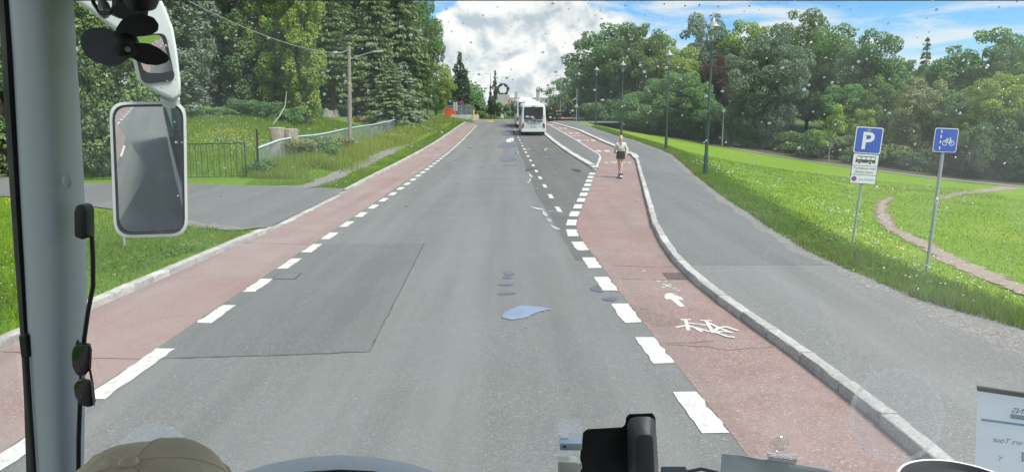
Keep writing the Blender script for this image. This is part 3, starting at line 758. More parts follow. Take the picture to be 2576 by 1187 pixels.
# side road on the left
def sr_l(Y): return -60
sr = []
for X in list(np.arange(-60, -20, 4)) + list(np.arange(-20, -6.3, .5)) + [-6.42]:
    y0 = np.interp(X, [-60, -17.2, -13.7, -8.7, -6.9, -6.3], [36, 25.6, 23.4, 19.9, 19.2, 18.9]); y1 = np.interp(X, [-60, -17.2, -13, -8.5, -7.2, -6.3], [42, 29.9, 29.7, 28.9, 28.4, 28.3])
    sr.append([(X, y0 + (y1 - y0) * i / 14, gz(X, y0 + (y1 - y0) * i / 14) + .03) for i in range(15)])
MB().grid(sr).build('side_road', M['asphalt_path_new'], smooth=True, angle=80, kind='structure')
ribbon('gravel_verge', dens([(-11, 21.4), (-9.2, 20.0), (-7.6, 19.1), (-6.7, 18.9)], .3), [.3 + .05 * i for i in range(len(dens([(-11, 21.4), (-9.2, 20.0), (-7.6, 19.1), (-6.7, 18.9)], .3)))], G, .03, M['gravel'], jit=.08, kind='structure')
D1 = dens([(-9.3, 28.9), (-8.3, 29.0), (-7.8, 29.9), (-7.8, 32.5), (-7.75, 37.4), (-7.95, 44), (-8.05, 52.4), (-7.95, 60)], .6)
ribbon('dirt_track', D1, [1.1 if p[1] < 30 else .75 - .006 * (p[1] - 30) for p in D1], G, .03, M['gravel'], jit=.09, kind='structure')
D2 = dens([(21.6, 41.4), (20.8, 40.4), (18.1, 35.9), (15.8, 31.4), (13.5, 26.4), (12.45, 23.7), (11.85, 21.4), (11.5, 19.7), (11.0, 17.8), (10.7, 16.3), (10.5, 14.8), (10.6, 12), (10.8, 9)], .16)
ribbon('dirt_track', D2, [.12 if p[1] > 40.6 else .3 if p[1] > 38 else .42 if p[1] > 30 else .5 if p[1] > 24 else .8 if p[1] > 18 else 1.15 for p in D2], G, .02, M['dirt'], jit=.10, kind='structure')
D3 = dens([(25.4, 43.7), (27, 45.8), (30.5, 50.1), (34.9, 54.4), (38.6, 57.9), (40.6, 59.8)], .6)
ribbon('dirt_track', D3, [.25 + .03 * i for i in range(len(D3))], G, .022, M['dirt'], jit=.1, kind='structure')
PP = dens([(9.6, 112), (12.5, 109), (16, 103.5), (20, 96.5), (24.9, 88.9), (27.4, 80.6), (30.3, 74.6), (33.6, 68.3), (38, 62.7), (42, 60.3), (50, 56), (62, 52), (80, 49)], 1.0)
ribbon('park_path', PP, 1.7, G, .045, M['gravel'], jit=.06, kind='structure')
FF = [(x + 14, y + 8) for x, y in PP]
ribbon('forest_floor', [(x + 9.5, y + 10) for x, y in PP], 26, G, .035, M['forest_floor'], jit=.5, kind='structure')
# ------------------------------------------------------------------ vegetation
def leaf_quads(pos, nrm, size, g, elong=1.0, droop=None):
    """two-triangle leaves around pos facing nrm"""
    n = len(pos)
    r = g.normal(size=(n, 3)); t = np.cross(nrm, r); t /= np.linalg.norm(t, axis=1, keepdims=True) + 1e-9
    if droop is not None:
        t = droop; 
    b = np.cross(nrm, t); b /= np.linalg.norm(b, axis=1, keepdims=True) + 1e-9
    s = size * g.uniform(.55, 1.3, (n, 1))
    bend = nrm * s * .25
    V = np.stack([pos - t * s * elong, pos - b * s * .62 + bend, pos + t * s * elong, pos + b * s * .62 + bend], 1).reshape(-1, 3)
    F = np.arange(n * 4).reshape(-1, 4)
    return V, F
def lobes_leaves(lobes, n, size, g, shell=.22, updark=.35, rnd=.7):
    L = np.array(lobes); c, r = L[:, :3], L[:, 3:6]
    area = (r[:, 0] * r[:, 2]) ** 1.0; p = area / area.sum()
    idx = g.choice(len(L), int(n * 1.5), p=p)
    d = g.normal(size=(len(idx), 3)); d /= np.linalg.norm(d, axis=1, keepdims=True)
    keep = (d[:, 2] > -.75) | (g.random(len(idx)) < .4); d = d[keep]; idx = idx[keep]
    rr = 1 - np.abs(g.normal(0, shell, (len(idx), 1)))
    P = c[idx] + d * r[idx] * np.clip(rr, .1, 1.05)
    # leaves deep inside a neighbouring lobe never show
    ins = np.zeros(len(P), bool)
    for k in range(len(L)):
        q = ((P - c[k]) / r[k]); ins |= ((q * q).sum(1) < .42) & (idx != k)
    P = P[~ins][:n]; d = d[~ins][:n]
    nr = d + g.normal(0, rnd, d.shape) + np.array([0, 0, updark]); nr /= np.linalg.norm(nr, axis=1, keepdims=True)
    return leaf_quads(P, nr, size, g)
def broad_lobes(g, R_, H0, H1, k=46, lob=.3, top=1.0):
    """lobes filling a crown between heights H0 and H1 with radius R_"""
    out = []; cz = (H0 + H1) / 2; rz = (H1 - H0) / 2
    i = 0
    while len(out) < k:
        d = g.normal(size=3); d /= np.linalg.norm(d); 
        f = g.uniform(.5, .9) if len(out) > k * .25 else g.uniform(0, .45)
        w = 1.0 if d[2] > 0 else (1.0 - .25 * abs(d[2]))
        l = lob * R_ * g.uniform(.65, 1.25)
        out.append((d[0] * R_ * f * w, d[1] * R_ * f * w, cz + d[2] * rz * f, l, l, l * g.uniform(.65, .9)))
    return out
def column_lobes(g, R_, H0, H1, k=60, prof=None, lob=.42, steep=1.6):
    out = []
    for i in range(k):
        t = (i + g.random()) / k; a = g.uniform(0, 2 * math.pi)
        pr = (prof(t) if prof else (1 - t) ** .5 * min(1, .5 + t * 3)); f = g.uniform(.25, .86) * pr * R_
        l = lob * R_ * g.uniform(.6, 1.15) * max(.35, pr)
        out.append((math.cos(a) * f, math.sin(a) * f, H0 + t * (H1 - H0), l, l, l * steep * g.uniform(.8, 1.2)))
    return out
def trunk_mb(g, h, r, limbs, lean=.02, n=8):
    b = MB(); pts = []; rs = []
    for i in range(7):
        t = i / 6; pts.append((lean * h * t + g.normal(0, .012 * h * t * .6), g.normal(0, .012 * h * t * .6), h * t - .15 * (i == 0)))
        rs.append(r * (1.25 if i == 0 else 1 - .78 * t))
    b.tube(pts, rs, n)
    for (x, y, z) in limbs:
        z0 = max(.18 * h, z * g.uniform(.45, .7)); t = min(.95, z0 / h)
        p0 = Vector((lean * h * t, 0, z0)); p1 = Vector((x * .5, y * .5, z0 + (z - z0) * .45)); p2 = Vector((x, y, z))
        b.tube([p0, p1, p2], [r * (1 - .75 * t) * .55, r * .28, r * .07], 5)
    return b
CROWN = {}
def make_tree_meshes(key, kind, seed, H_, R_, n, leaf, clear=.18, trunk_r=None, **k):
    g = np.random.default_rng(seed)
    if kind == 'broad':
        lo = broad_lobes(g, R_, H_ * clear, H_ * .985, k.get('k', 46), k.get('lob', .30))
        V, F = lobes_leaves(lo, n, leaf, g, k.get('shell', .22))
        tr = trunk_mb(g, H_ * .8, trunk_r or H_ * .022, [(l[0] * .8, l[1] * .8, l[2]) for l in lo[::5]])
    elif kind == 'column':
        lo = column_lobes(g, R_, H_ * clear, H_ * .96, k.get('k', 70), k.get('prof'), k.get('lob', .42), k.get('steep', 1.6))
        V, F = lobes_leaves(lo, n, leaf, g, k.get('shell', .22), k.get('up', .35))
        tr = trunk_mb(g, H_ * .85, trunk_r or H_ * .022, [(l[0] * .6, l[1] * .6, l[2]) for l in lo[::9]], .0)
    elif kind in ('spruce', 'pine'):
        Vs = []; Fs = []; nb = 0; br = MB(); levels = k.get('levels', 26); per = k.get('per', 9)
        tr = trunk_mb(g, H_ * .98, trunk_r or H_ * .02, [], 0)
        P = []; T = []
        for i in range(levels):
            t = (i + .3 * g.random()) / levels; z = H_ * (clear + (1 - clear) * t); Rl = R_ * ((1 - t) ** .8 if kind == 'spruce' else (1 - t * .75)) * g.uniform(.8, 1.1) + .15
            for j in range(per):
                a = g.uniform(0, 2 * math.pi); L_ = Rl * g.uniform(.7, 1.1); dr = k.get('droop', .32) * (1 - .5 * t)
                m = max(4, int(L_ * k.get('dens', 11)))
                s = np.linspace(.12, 1, m); up = (-dr * s + .22 * dr * s * s * 2) * L_
                x = np.cos(a) * L_ * s; y = np.sin(a) * L_ * s
                base = np.stack([x, y, z + up], 1)
                tdir = np.array([math.cos(a), math.sin(a), -dr * .5])
                side = np.array([-math.sin(a), math.cos(a), 0])
                for rep in range(k.get('rep', 2)):
                    off = g.uniform(-1, 1, (m, 1)) * side * L_ * .24 * (1 - s[:, None] * .6)
                    P.append(base + off + g.normal(0, .05, (m, 3)) - np.array([0, 0, .1]) * g.random((m, 1))); T.append(np.tile(tdir, (m, 1)) + g.normal(0, .35, (m, 3)) + off * .6 - np.array([0, 0, k.get('hang', .55)]))
                if i % 2 == 0 and j % 2 == 0: tr.tube([(0, 0, z), (x[-1] * .8, y[-1] * .8, z + up[-1] * .8)], [.035, .012], 4)
        P = np.concatenate(P); T = np.concatenate(T); T /= np.linalg.norm(T, axis=1, keepdims=True)
        if len(P) > n: sel = g.choice(len(P), n, replace=False); P = P[sel]; T = T[sel]
        nr = g.normal(size=P.shape) * .6 + np.array([0, 0, .8]); nr -= (nr * T).sum(1, keepdims=True) * T; nr /= np.linalg.norm(nr, axis=1, keepdims=True)
        V, F = leaf_quads(P, nr, leaf, g, k.get('elong', 1.7), T)
    cm = np_mesh('crown', V, F); cm.materials.append(M['leaf_mid'])
    tm = tr.mesh('trunk', smooth=True, angle=60); tm.materials.append(M['bark'])
    CROWN[key] = (cm, tm, H_, R_)
def tree(name, key, X, Y, H_, R_, leaf, label, rz=0, bark='bark', group=None, z=None, cat='tree', dz=-.1):
    cm, tm, h0, r0 = CROWN[key]; kz = H_ / h0; kx = R_ / r0
    t = empty(name, (X, Y, (gz(X, Y) if z is None else z) + dz), rz, label, cat, group)
    link('trunk', tm, t, scale=(min(kx, kz), min(kx, kz), kz), mat=M[bark])
    link('crown', cm, t, scale=(kx, kx, kz), mat=M[leaf])
    return t

# prototypes (unit = metres at natural size)
make_tree_meshes('b1', 'broad', 1, 14, 5.2, 21000, .155, .12, k=150, lob=.185)
make_tree_meshes('b2', 'broad', 2, 14, 5.0, 21000, .155, .10, k=130, lob=.20)
make_tree_meshes('b3', 'broad', 3, 14, 5.4, 20000, .16, .14, k=150, lob=.175)
make_tree_meshes('b4', 'broad', 4, 14, 4.6, 20000, .15, .06, k=140, lob=.19)
make_tree_meshes('cone', 'column', 5, 14, 4.4, 26000, .15, .04, k=240, prof=lambda t: (1 - t ** 1.7) ** .8 * min(1, .7 + t * 1.6), lob=.19, steep=.75)
make_tree_meshes('round', 'broad', 23, 14, 5.2, 27000, .145, .05, k=210, lob=.17)
make_tree_meshes('low', 'broad', 6, 7, 4.0, 12000, .14, .03, k=100, lob=.2)
make_tree_meshes('sap', 'broad', 8, 7, 1.6, 1500, .13, .32, k=22, lob=.34, trunk_r=.07, shell=.35)
make_tree_meshes('weep', 'broad', 9, 9, 3.6, 11000, .13, .12, k=110, lob=.18, shell=.3)
make_tree_meshes('sparse', 'broad', 10, 7, 2.6, 1700, .15, .10, k=36, lob=.24, shell=.4, trunk_r=.09)
make_tree_meshes('col1', 'column', 11, 16, 2.6, 26000, .125, .05, k=230, prof=lambda t: min(1, .55 + 2.2 * t) * (1 - t ** 3) ** .5 if t < 1 else 0, lob=.25, steep=1.1)
make_tree_meshes('col2', 'column', 12, 16, 2.4, 24000, .125, .04, k=210, prof=lambda t: min(1, .6 + 1.6 * t) * (1 - t ** 4) ** .5 if t < 1 else 0, lob=.26, steep=1.15)
make_tree_meshes('thuja', 'column', 13, 11, 1.5, 17000, .08, .01, k=190, prof=lambda t: (1 - t) ** .45 * min(1, .75 + t), lob=.28, steep=1.3, up=.1)
make_tree_meshes('cyp', 'column', 14, 11, 1.5, 9000, .13, .02, k=80, prof=lambda t: (1 - t ** 2.2) * min(1, .8 + t), lob=.42, steep=2.0)
make_tree_meshes('thin', 'column', 15, 8, .8, 2600, .10, .16, k=46, prof=lambda t: (1 - t) ** .6, lob=.36, steep=2.4, shell=.35)
make_tree_meshes('spr1', 'spruce', 16, 18, 3.6, 20000, .16, .03, levels=34, per=10, dens=10)
make_tree_meshes('spr2', 'spruce', 17, 12, 2.8, 12000, .14, .02, levels=26, per=10, dens=11, droop=.45)
make_tree_meshes('pine', 'pine', 18, 17, 3.8, 12000, .15, .16, levels=24, per=9, dens=8, droop=.08, hang=.1, elong=1.5)
make_tree_meshes('bush', 'broad', 19, 2.6, 1.8, 5200, .10, .0, k=36, lob=.34, trunk_r=.05)
make_tree_meshes('bush2', 'broad', 20, 2.6, 2.2, 5000, .11, .0, k=40, lob=.3, trunk_r=.05)
make_tree_meshes('clip', 'column', 21, 1.6, .7, 5000, .04, .0, k=60, prof=lambda t: (1 - t ** 3) ** .5 if t < 1 else 0, lob=.4, steep=1.0)

def xat(dx, Y): return (dx - 1288) * Y / 1860.0
def hat(dx, Y, top): return 3.1 + Y * (278 - top) / 1860.0 - gz(xat(dx, Y), Y)
FOREST = 'trees of the wood along the park lawn'
T_R = [ # measured bearing, distance, top, half width, prototype, foliage, bark, name, label
 (1525, 122, 72, 82, 'b1', 'leaf_dark', 'bark', 'broadleaf_tree', 'tall dark green tree at the left end of the wood, nearest the open sky'),
 (1592, 112, 62, 66, 'b3', 'leaf_mid', 'bark', 'broadleaf_tree', 'tall mid green tree rising behind the third lamp post, pale cloud showing beside its top'),
 (1606, 99, 226, 55, 'low', 'leaf_mid', 'bark', 'broadleaf_tree', 'low rounded tree at the lawn edge between the second and third lamp posts'),
 (1665, 113, 92, 70, 'b2', 'leaf_yellow', 'bark', 'broadleaf_tree', 'yellowish green tree just left of the second lamp head'),
 (1690, 99, 176, 66, 'b4', 'leaf_mid', 'bark', 'broadleaf_tree', 'mid green tree standing directly behind the second lamp post'),
 (1768, 121, 50, 72, 'b1', 'leaf_silver', 'bark', 'broadleaf_tree', 'grey green dome-topped tree rising behind the tallest nearest lamp head'),
 (1742, 99, 204, 54, 'low', 'leaf_mid', 'bark', 'broadleaf_tree', 'dark low tree left of the nearest lamp post, branches down to the lawn'),
 (1796, 110, 140, 46, 'b3', 'leaf_copper', 'bark', 'broadleaf_tree', 'dark reddish copper tree glimpsed right behind the nearest lamp post'),
 (1862, 116, 62, 66, 'b2', 'leaf_yellow', 'bark', 'broadleaf_tree', 'yellow green tree top just right of the nearest lamp head'),
 (1916, 90, 72, 92, 'round', 'leaf_silver', 'bark', 'silver_tree', 'large silvery grey green tree with a broad cone shape at the lawn edge'),
 (1985, 112, 42, 76, 'b1', 'leaf_mid', 'bark', 'broadleaf_tree', 'tall green tree whose crown tops out above the silvery tree'),
 (2075, 106, 66, 72, 'b3', 'leaf_mid', 'bark', 'broadleaf_tree', 'tall open crowned tree right of the silvery tree, sky showing through its top'),
 (2165, 98, 84, 78, 'b2', 'leaf_dark', 'bark', 'broadleaf_tree', 'dark green tree above the parking sign, its top sloping down to the right'),
 (2120, 90, 205, 60, 'b4', 'leaf_mid', 'bark', 'broadleaf_tree', 'mid green tree behind the two pale stemmed saplings'),
 (2205, 84, 190, 56, 'weep', 'leaf_mid', 'bark', 'broadleaf_tree', 'light crowned tree directly behind the parking sign panels'),
 (2306, 76, 196, 68, 'weep', 'leaf_brown', 'bark_pale', 'broadleaf_tree', 'brownish olive tree with pale trunk between the two blue signs'),
 (2303, 112, 112, 26, 'spr2', 'needle', 'bark', 'spruce_tree', 'small dark spruce tip poking above the wood between the two blue signs'),
 (2445, 88, 88, 112, 'b1', 'leaf_mid', 'bark', 'broadleaf_tree', 'very broad green tree behind the cycle lane sign, highest on the right side'),
 (2520, 69, 176, 92, 'b4', 'leaf_yellow', 'bark', 'broadleaf_tree', 'light green tree with layered branches at the right edge of the view'),
 (2590, 94, 104, 90, 'b3', 'leaf_dark', 'bark', 'broadleaf_tree', 'dark tree top in the far right corner under the sky'),
 (2572, 65, 262, 66, 'low', 'leaf_dark', 'bark', 'broadleaf_tree', 'dark low tree with branches sweeping to the ground at the far right edge'),
 (2392, 73, 232, 52, 'b2', 'leaf_dark', 'bark_pale', 'broadleaf_tree', 'dark tree with a thick pale trunk right behind the cycle lane sign post'),
 (2368, 98, 150, 60, 'b4', 'leaf_mid', 'bark', 'broadleaf_tree', 'mid green tree seen just above and left of the cycle lane sign'),
 (2245, 112, 150, 66, 'b3', 'leaf_dark', 'bark', 'broadleaf_tree', 'dark background tree filling the dip in the tree line above the parking sign'),
 (2660, 78, 150, 90, 'b2', 'leaf_mid', 'bark', 'broadleaf_tree', 'green tree only partly in view beyond the right edge'),
 (2450, 66, 300, 50, 'low', 'leaf_dark', 'bark', 'broadleaf_tree', 'dark shrubby tree at the lawn edge right of the cycle lane sign post'),
]
for i, (dx, Y, top, hw, key, lf, bk, nm, lab) in enumerate(T_R):
    tree(nm, key, xat(dx, Y), Y, hat(dx, Y, top) * 1.06, hw * Y / 1860.0 * (1.40 if Y > 104 else 1.24), lf, lab, i * 1.7, bk, FOREST)
ORD = ['first', 'second', 'third', 'fourth', 'fifth', 'sixth', 'seventh', 'eighth', 'ninth', 'tenth', 'eleventh', 'twelfth', 'thirteenth', 'fourteenth', 'fifteenth', 'sixteenth', 'seventeenth', 'eighteenth', 'nineteenth', 'twentieth', 'twenty-first', 'twenty-second', 'twenty-third', 'twenty-fourth', 'twenty-fifth', 'twenty-sixth']
# back rows, only glimpsed between the front crowns
for i, (dx, Y, top) in enumerate([(1480, 138, 150), (1560, 134, 110), (1640, 136, 120), (1720, 134, 110), (1820, 134, 96), (1920, 130, 100), (2020, 126, 96), (2110, 122, 120), (2210, 120, 150), (2330, 118, 165), (2400, 112, 150), (2500, 110, 120), (2600, 108, 130), (2700, 100, 130), (2800, 92, 130)]):
    tree('background_tree', ['b1', 'b2', 'b3', 'b4'][i % 4], xat(dx, Y), Y, hat(dx, Y, top), 6.2, ['leaf_dark', 'leaf_mid'][i % 2], ORD[i] + ' background tree from the left, glimpsed between front crowns of the right-hand wood', i * 2.1, 'bark', 'background trees deep in the wood')
# undergrowth along the wood's edge
for i in range(26):
    t = i / 25; dx = 1500 + 1120 * t; Y = float(np.interp(dx, [1500, 1664, 1810, 1922, 2044, 2204, 2415, 2574, 2700], [110, 104, 95.5, 87, 81, 74.5, 68.5, 65, 62])) + (i % 3) * 2.2
    if 1850 < dx < 1990: Y += 6
    tree('shrub', ['bush', 'bush2'][i % 2], xat(dx, Y), Y, 2.0 + 1.3 * ((i * 7) % 5) / 4 + (1.6 if dx < 1850 else 0), 2.4 + .5 * (i % 3), ['leaf_dark', 'leaf_mid', 'leaf_brown'][(i * 5) % 3 if dx > 1950 else i % 2], ORD[i] + ' undergrowth shrub from the left along the shaded edge of the wood', i * 1.3, 'bark', 'undergrowth shrubs at the edge of the wood', cat='shrub')
for i, (dx, Y, top, lab) in enumerate([(2056, 78, 318, 'smaller young tree with thin pale stem, left of its taller neighbour'), (2082, 75, 250, 'taller young tree with a slim pale stem left of the parking sign'), (2156, 80, 262, 'thin young tree half hidden behind the left edge of the parking sign'), (1844, 94, 250, 'slender pale trunked tree under the left side of the silvery tree')]):
    tree('sapling', 'sap', xat(dx, Y), Y, hat(dx, Y, top), 1.5, 'leaf_yellow' if i < 3 else 'leaf_silver', lab, i * 1.1, 'bark_pale', FOREST)
tree('shrub', 'bush', xat(2425, 67), 67, 3.4, 1.7, 'leaf_copper', 'reddish brown bush under the trees right of the cycle lane sign', 0, cat='shrub')

# left of the road
for i, (X, Y, h, r, lab) in enumerate([(-15.6, 32.0, 11.5, 1.25, 'tall dark conifer at the right end of its row, just behind the mirror'), (-17.5, 31.8, 12, 1.3, 'tall dark conifer second in the row behind the side road'), (-19.5, 31.9, 11.6, 1.35, 'tall dark conifer between the grey pillar and the mirror'), (-21.6, 31.6, 12.2, 1.4, 'tall dark conifer seen through the side window just left of the pillar'), (-23.8, 31.8, 11.8, 1.4, 'tall dark conifer at the far left end of its row'), (-26, 32.2, 12, 1.4, 'dark conifer outermost in the row beyond the side window')]):
    tree('conifer', 'thuja', X, Y, h, r * 1.12, 'thuja', lab, i * 1.9, 'bark', 'conifers in a row behind the side road')
T_L = [
 (452, 50, 12.5, 2.3, 'col2', 'needle_blue', 'bark', 'columnar_tree', 'bluish green upright tree right behind the mirror arm'),
 (505, 58, 17, 2.3, 'col1', 'needle_blue', 'bark', 'columnar_tree', 'bluish green upright tree just right of the mirror'),
 (560, 63, 18, 2.2, 'col2', 'leaf_brown', 'bark', 'columnar_tree', 'brownish upright tree second from the mirror along the cemetery edge'),
 (618, 60, 17.5, 2.0, 'col2', 'leaf_mid', 'bark', 'columnar_tree', 'dark trunked upright tree left of the yellow green one'),
 (660, 64, 18, 1.9, 'col1', 'leaf_mid', 'bark', 'columnar_tree', 'upright green tree squeezed between two columnar neighbours, sky in its gaps'),
 (712, 60, 17.5, 2.15, 'col1', 'leaf_yellow', 'bark', 'columnar_tree', 'bright green upright tree with lit tufts, left half of the brightest pair'),
 (772, 58, 16.5, 1.75, 'col2', 'leaf_yellow', 'bark_pale', 'columnar_tree', 'bright yellow green upright tree with a pale trunk foot, beside the clipped bush'),
 (845, 72, 19, 3.3, 'pine', 'needle', 'bark', 'pine_tree', 'brown branched pine behind the wooden lamp pole'),
 (905, 80, 21, 3.6, 'pine', 'needle', 'bark', 'pine_tree', 'tall pine just right of the wooden lamp pole'),
 (950, 76, 20, 2.7, 'spr1', 'needle', 'bark', 'spruce_tree', 'dark spruce between the pine and the tallest spruce'),
 (1010, 82, 22, 3.7, 'spr1', 'needle', 'bark', 'spruce_tree', 'tallest broad spruce beside the end of the wire fence'),
 (985, 70, 7.0, 2.3, 'spr2', 'needle', 'bark', 'spruce_tree', 'short spruce with low hanging branches at the end of the wire fence'),
 (1022, 74, 6.6, 2.1, 'spr2', 'needle_blue', 'bark', 'spruce_tree', 'short greyish spruce furthest right, overhanging the grassy bank'),
 (1062, 96, 16.5, 3.3, 'b3', 'leaf_mid', 'bark', 'broadleaf_tree', 'leafy tree at the right end of the left-hand wood, thin against the cloud'),
 (1100, 108, 9.2, 2.7, 'b4', 'leaf_yellow', 'bark', 'broadleaf_tree', 'small light green tree left of the dark cypress'),
 (1058, 104, 6.5, 2.8, 'low', 'leaf_dark', 'bark', 'broadleaf_tree', 'low dark tree under the leafy one near the orange skip'),
 (1160, 126, 11.0, 2.0, 'cyp', 'cypress', 'bark', 'cypress_tree', 'dark narrow cypress standing alone against the cloud'),
 (1176, 134, 7.6, 1.3, 'cyp', 'leaf_dark', 'bark', 'cypress_tree', 'shorter dark tree tucked behind the right side of the cypress'),
 (1246, 121, 8.0, .75, 'thin', 'cypress', 'bark', 'columnar_tree', 'thin dark columnar tree left of the ring sculpture, taller stem of two'),
 (1235, 121.5, 5.6, .6, 'thin', 'cypress', 'bark', 'columnar_tree', 'shorter thin dark columnar tree touching the taller one left of the ring sculpture'),
 (1392, 116, 6.8, 2.4, 'sparse', 'leaf_dark', 'bark', 'young_tree', 'thin open young tree right of the buses, sky showing through'),
 (1425, 122, 6.2, 2.6, 'sparse', 'leaf_mid', 'bark', 'young_tree', 'second open young tree further right, against the wood'),
]
for i, (dx, Y, h, r, key, lf, bk, nm, lab) in enumerate(T_L):
    z = float(R(Y)) if Y > 103 and dx > 1090 else None
    tree(nm, key, xat(dx, Y), Y, h, r * 1.1, lf, lab, i * 2.3, bk, 'trees left of the road' if dx < 1120 else 'small trees around the junction', z=z)
for i, (dx, Y, h, r, key) in enumerate([(310, 52, 15, 4, 'b1'), (380, 56, 16, 4, 'b2'), (430, 62, 16, 4, 'b4'), (520, 74, 17, 4.5, 'b1'), (600, 80, 19, 4.5, 'b2'), (690, 80, 19, 4.5, 'b3'), (760, 84, 20, 4.5, 'b1'), (800, 76, 17, 3, 'spr1'), (830, 92, 21, 4.5, 'spr1'), (890, 100, 22, 5, 'spr1'), (960, 100, 22, 5, 'b2'), (1030, 112, 17, 5, 'b3')]):
    tree('background_tree', key, xat(dx, Y), Y, h, r, 'leaf_dark' if key[0] == 'b' else 'needle', ORD[i] + ' background tree from the left, glimpsed between trees left of the road', i * 1.4, 'bark', 'background trees in the cemetery')
tree('shrub', 'clip', xat(806, 66), 66, 1.5, .75, 'hedge', 'clipped dome shaped bush beside the pale trunk foot', 0, cat='shrub')
for i, (dx, Y, h, r, lf, lab) in enumerate([(560, 56, .9, 2.2, 'hedge', 'low clipped mound of hedge on the cemetery lawn'), (480, 52, 1.2, 1.1, 'hedge', 'small pale green bush next to the mirror rim'), (622, 57, 1.6, 1.2, 'leaf_dark', 'scrubby bush around the foot of the dark upright tree'), (690, 56, 1.5, 1.3, 'leaf_dark', 'scrubby bush left of the thin dry stem'), (735, 56, 1.4, 1.3, 'leaf_mid', 'scrubby bush at the foot of the brightest upright trees'), (662, 32.2, .75, .8, 'leaf_mid', 'dark green nettle clump at the foot of the black fence post'), (762, 36.4, 1.2, 1.1, 'leaf_brown', 'bramble thicket right of the tree stump'), (800, 38, 1.15, 1.2, 'leaf_mid', 'second bramble clump further along the wire fence'), (838, 42, 1.0, 1.2, 'leaf_brown', 'olive bramble clump left of the wooden pole foot')]):
    X = xat(dx, Y); tree('shrub', ['bush', 'bush2'][i % 2], X, Y, h, r, lf, lab, i * 1.2, cat='shrub')
# far hedges and the wooded hill
def hedge_obj(name, X0, X1, Y, h, depth, leaf_m, n, label, seed, z=None, size=.16):
    g = np.random.default_rng(seed); lo = []
    for i in range(int((X1 - X0) * 2.6)):
        x = g.uniform(X0, X1); l = g.uniform(.6, 1.0); lo.append((x - (X0 + X1) / 2, g.uniform(-depth / 2, depth / 2), g.uniform(.3, h - l * .7), l, l, l * .85))
    V, F = lobes_leaves(lo, n, size, g, .2)
    t = empty(name, ((X0 + X1) / 2, Y, float(R(Y)) - .1 if z is None else z), 0, label, 'hedge')
    cm = np_mesh('foliage', V, F); cm.materials.append(M[leaf_m]); link('foliage', cm, t)
    b = MB(); 
    for i in range(int(X1 - X0) // 2):
        x = g.uniform(-.9, .9) * (X1 - X0) / 2; MB().tube([(x, 0, 0), (x + g.uniform(-.2, .2), 0, h * .6)], .03, 4).build('stem', M['bark'], t)
    return t
hedge_obj('hedge', -9.5, -3.2, 127, 3.0, 2.2, 'hedge', 12000, 'tall green hedge behind the concrete barrier, left of the thin columnar tree', 31)
hedge_obj('hedge', -3.4, 4.2, 130, 2.7, 2.4, 'hedge', 12000, 'green hedge below the stone balustrade, left of the buses', 32)
hedge_obj('hedge', 4.6, 16, 132, 2.2, 2.4, 'leaf_mid', 12000, 'low hedge right of the buses in front of the stone steps', 33)
g = np.random.default_rng(77); lo = []
for i in range(170):
    x = g.uniform(-80, -12); y = g.uniform(-25, 25); l = g.uniform(3, 5); hh = 6.8 * math.exp(-((x + 40) / 34) ** 2) + 2.0; lo.append((x, y, g.uniform(.3, 1) * hh, l, l, l * .7))
V, F = lobes_leaves(lo, 22000, .55, g, .18)
cm = np_mesh('distant_wood', V, F); hill = mesh_obj('distant_wood', cm, M['leaf_dark'], kind='stuff'); hill.location = (0, 240, 3.0)
lo = []
for i in range(120):
    x = g.uniform(20, 80); y = g.uniform(-20, 20); l = g.uniform(3, 5); lo.append((x, y, g.uniform(.5, 6), l, l, l * .7))
V, F = lobes_leaves(lo, 16000, .5, g, .18)
hill = mesh_obj('distant_wood', np_mesh('distant_wood', V, F), M['leaf_dark'], kind='stuff'); hill.location = (0, 190, 2.0)

# grass blades (nobody could count them)
def blades(name, X, Y, h, w, col, g, lean=.45, zoff=0.0, mat_=None):
    n = len(X); Z = G(X, Y) + zoff
    a = g.uniform(0, 2 * math.pi, n); l = h * lean * g.uniform(.2, 1.3, n); b = g.uniform(0, 2 * math.pi, n)
    dx, dy = np.cos(a) * w / 2, np.sin(a) * w / 2
    V = np.stack([np.stack([X - dx, Y - dy, Z - .01], 1), np.stack([X + dx, Y + dy, Z - .01], 1), np.stack([X + np.cos(b) * l, Y + np.sin(b) * l, Z + h], 1)], 1).reshape(-1, 3)
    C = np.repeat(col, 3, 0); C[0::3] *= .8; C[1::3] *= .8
    return mesh_obj(name, np_mesh(name, V, np.arange(n * 3).reshape(-1, 3), colors=C), mat_ or M['blade'], kind='stuff')
def gcol(n, g, a=(.115, .225, .014), b=(.20, .32, .03), dry=(.26, .24, .09), pd=.1):
    t = g.random((n, 1)); c = np.array(a) * (1 - t) + np.array(b) * t
    d = g.random(n) < pd; c[d] = np.array(dry) * g.uniform(.7, 1.2, (d.sum(), 1)); return c
g = np.random.default_rng(101)
def noise2(X, Y, s, k=0): return np.sin(X * s + 1.3 * np.sin(Y * s * .7 + k)) * np.cos(Y * s * .9 + 1.1 * np.sin(X * s * .6 + k * 2))
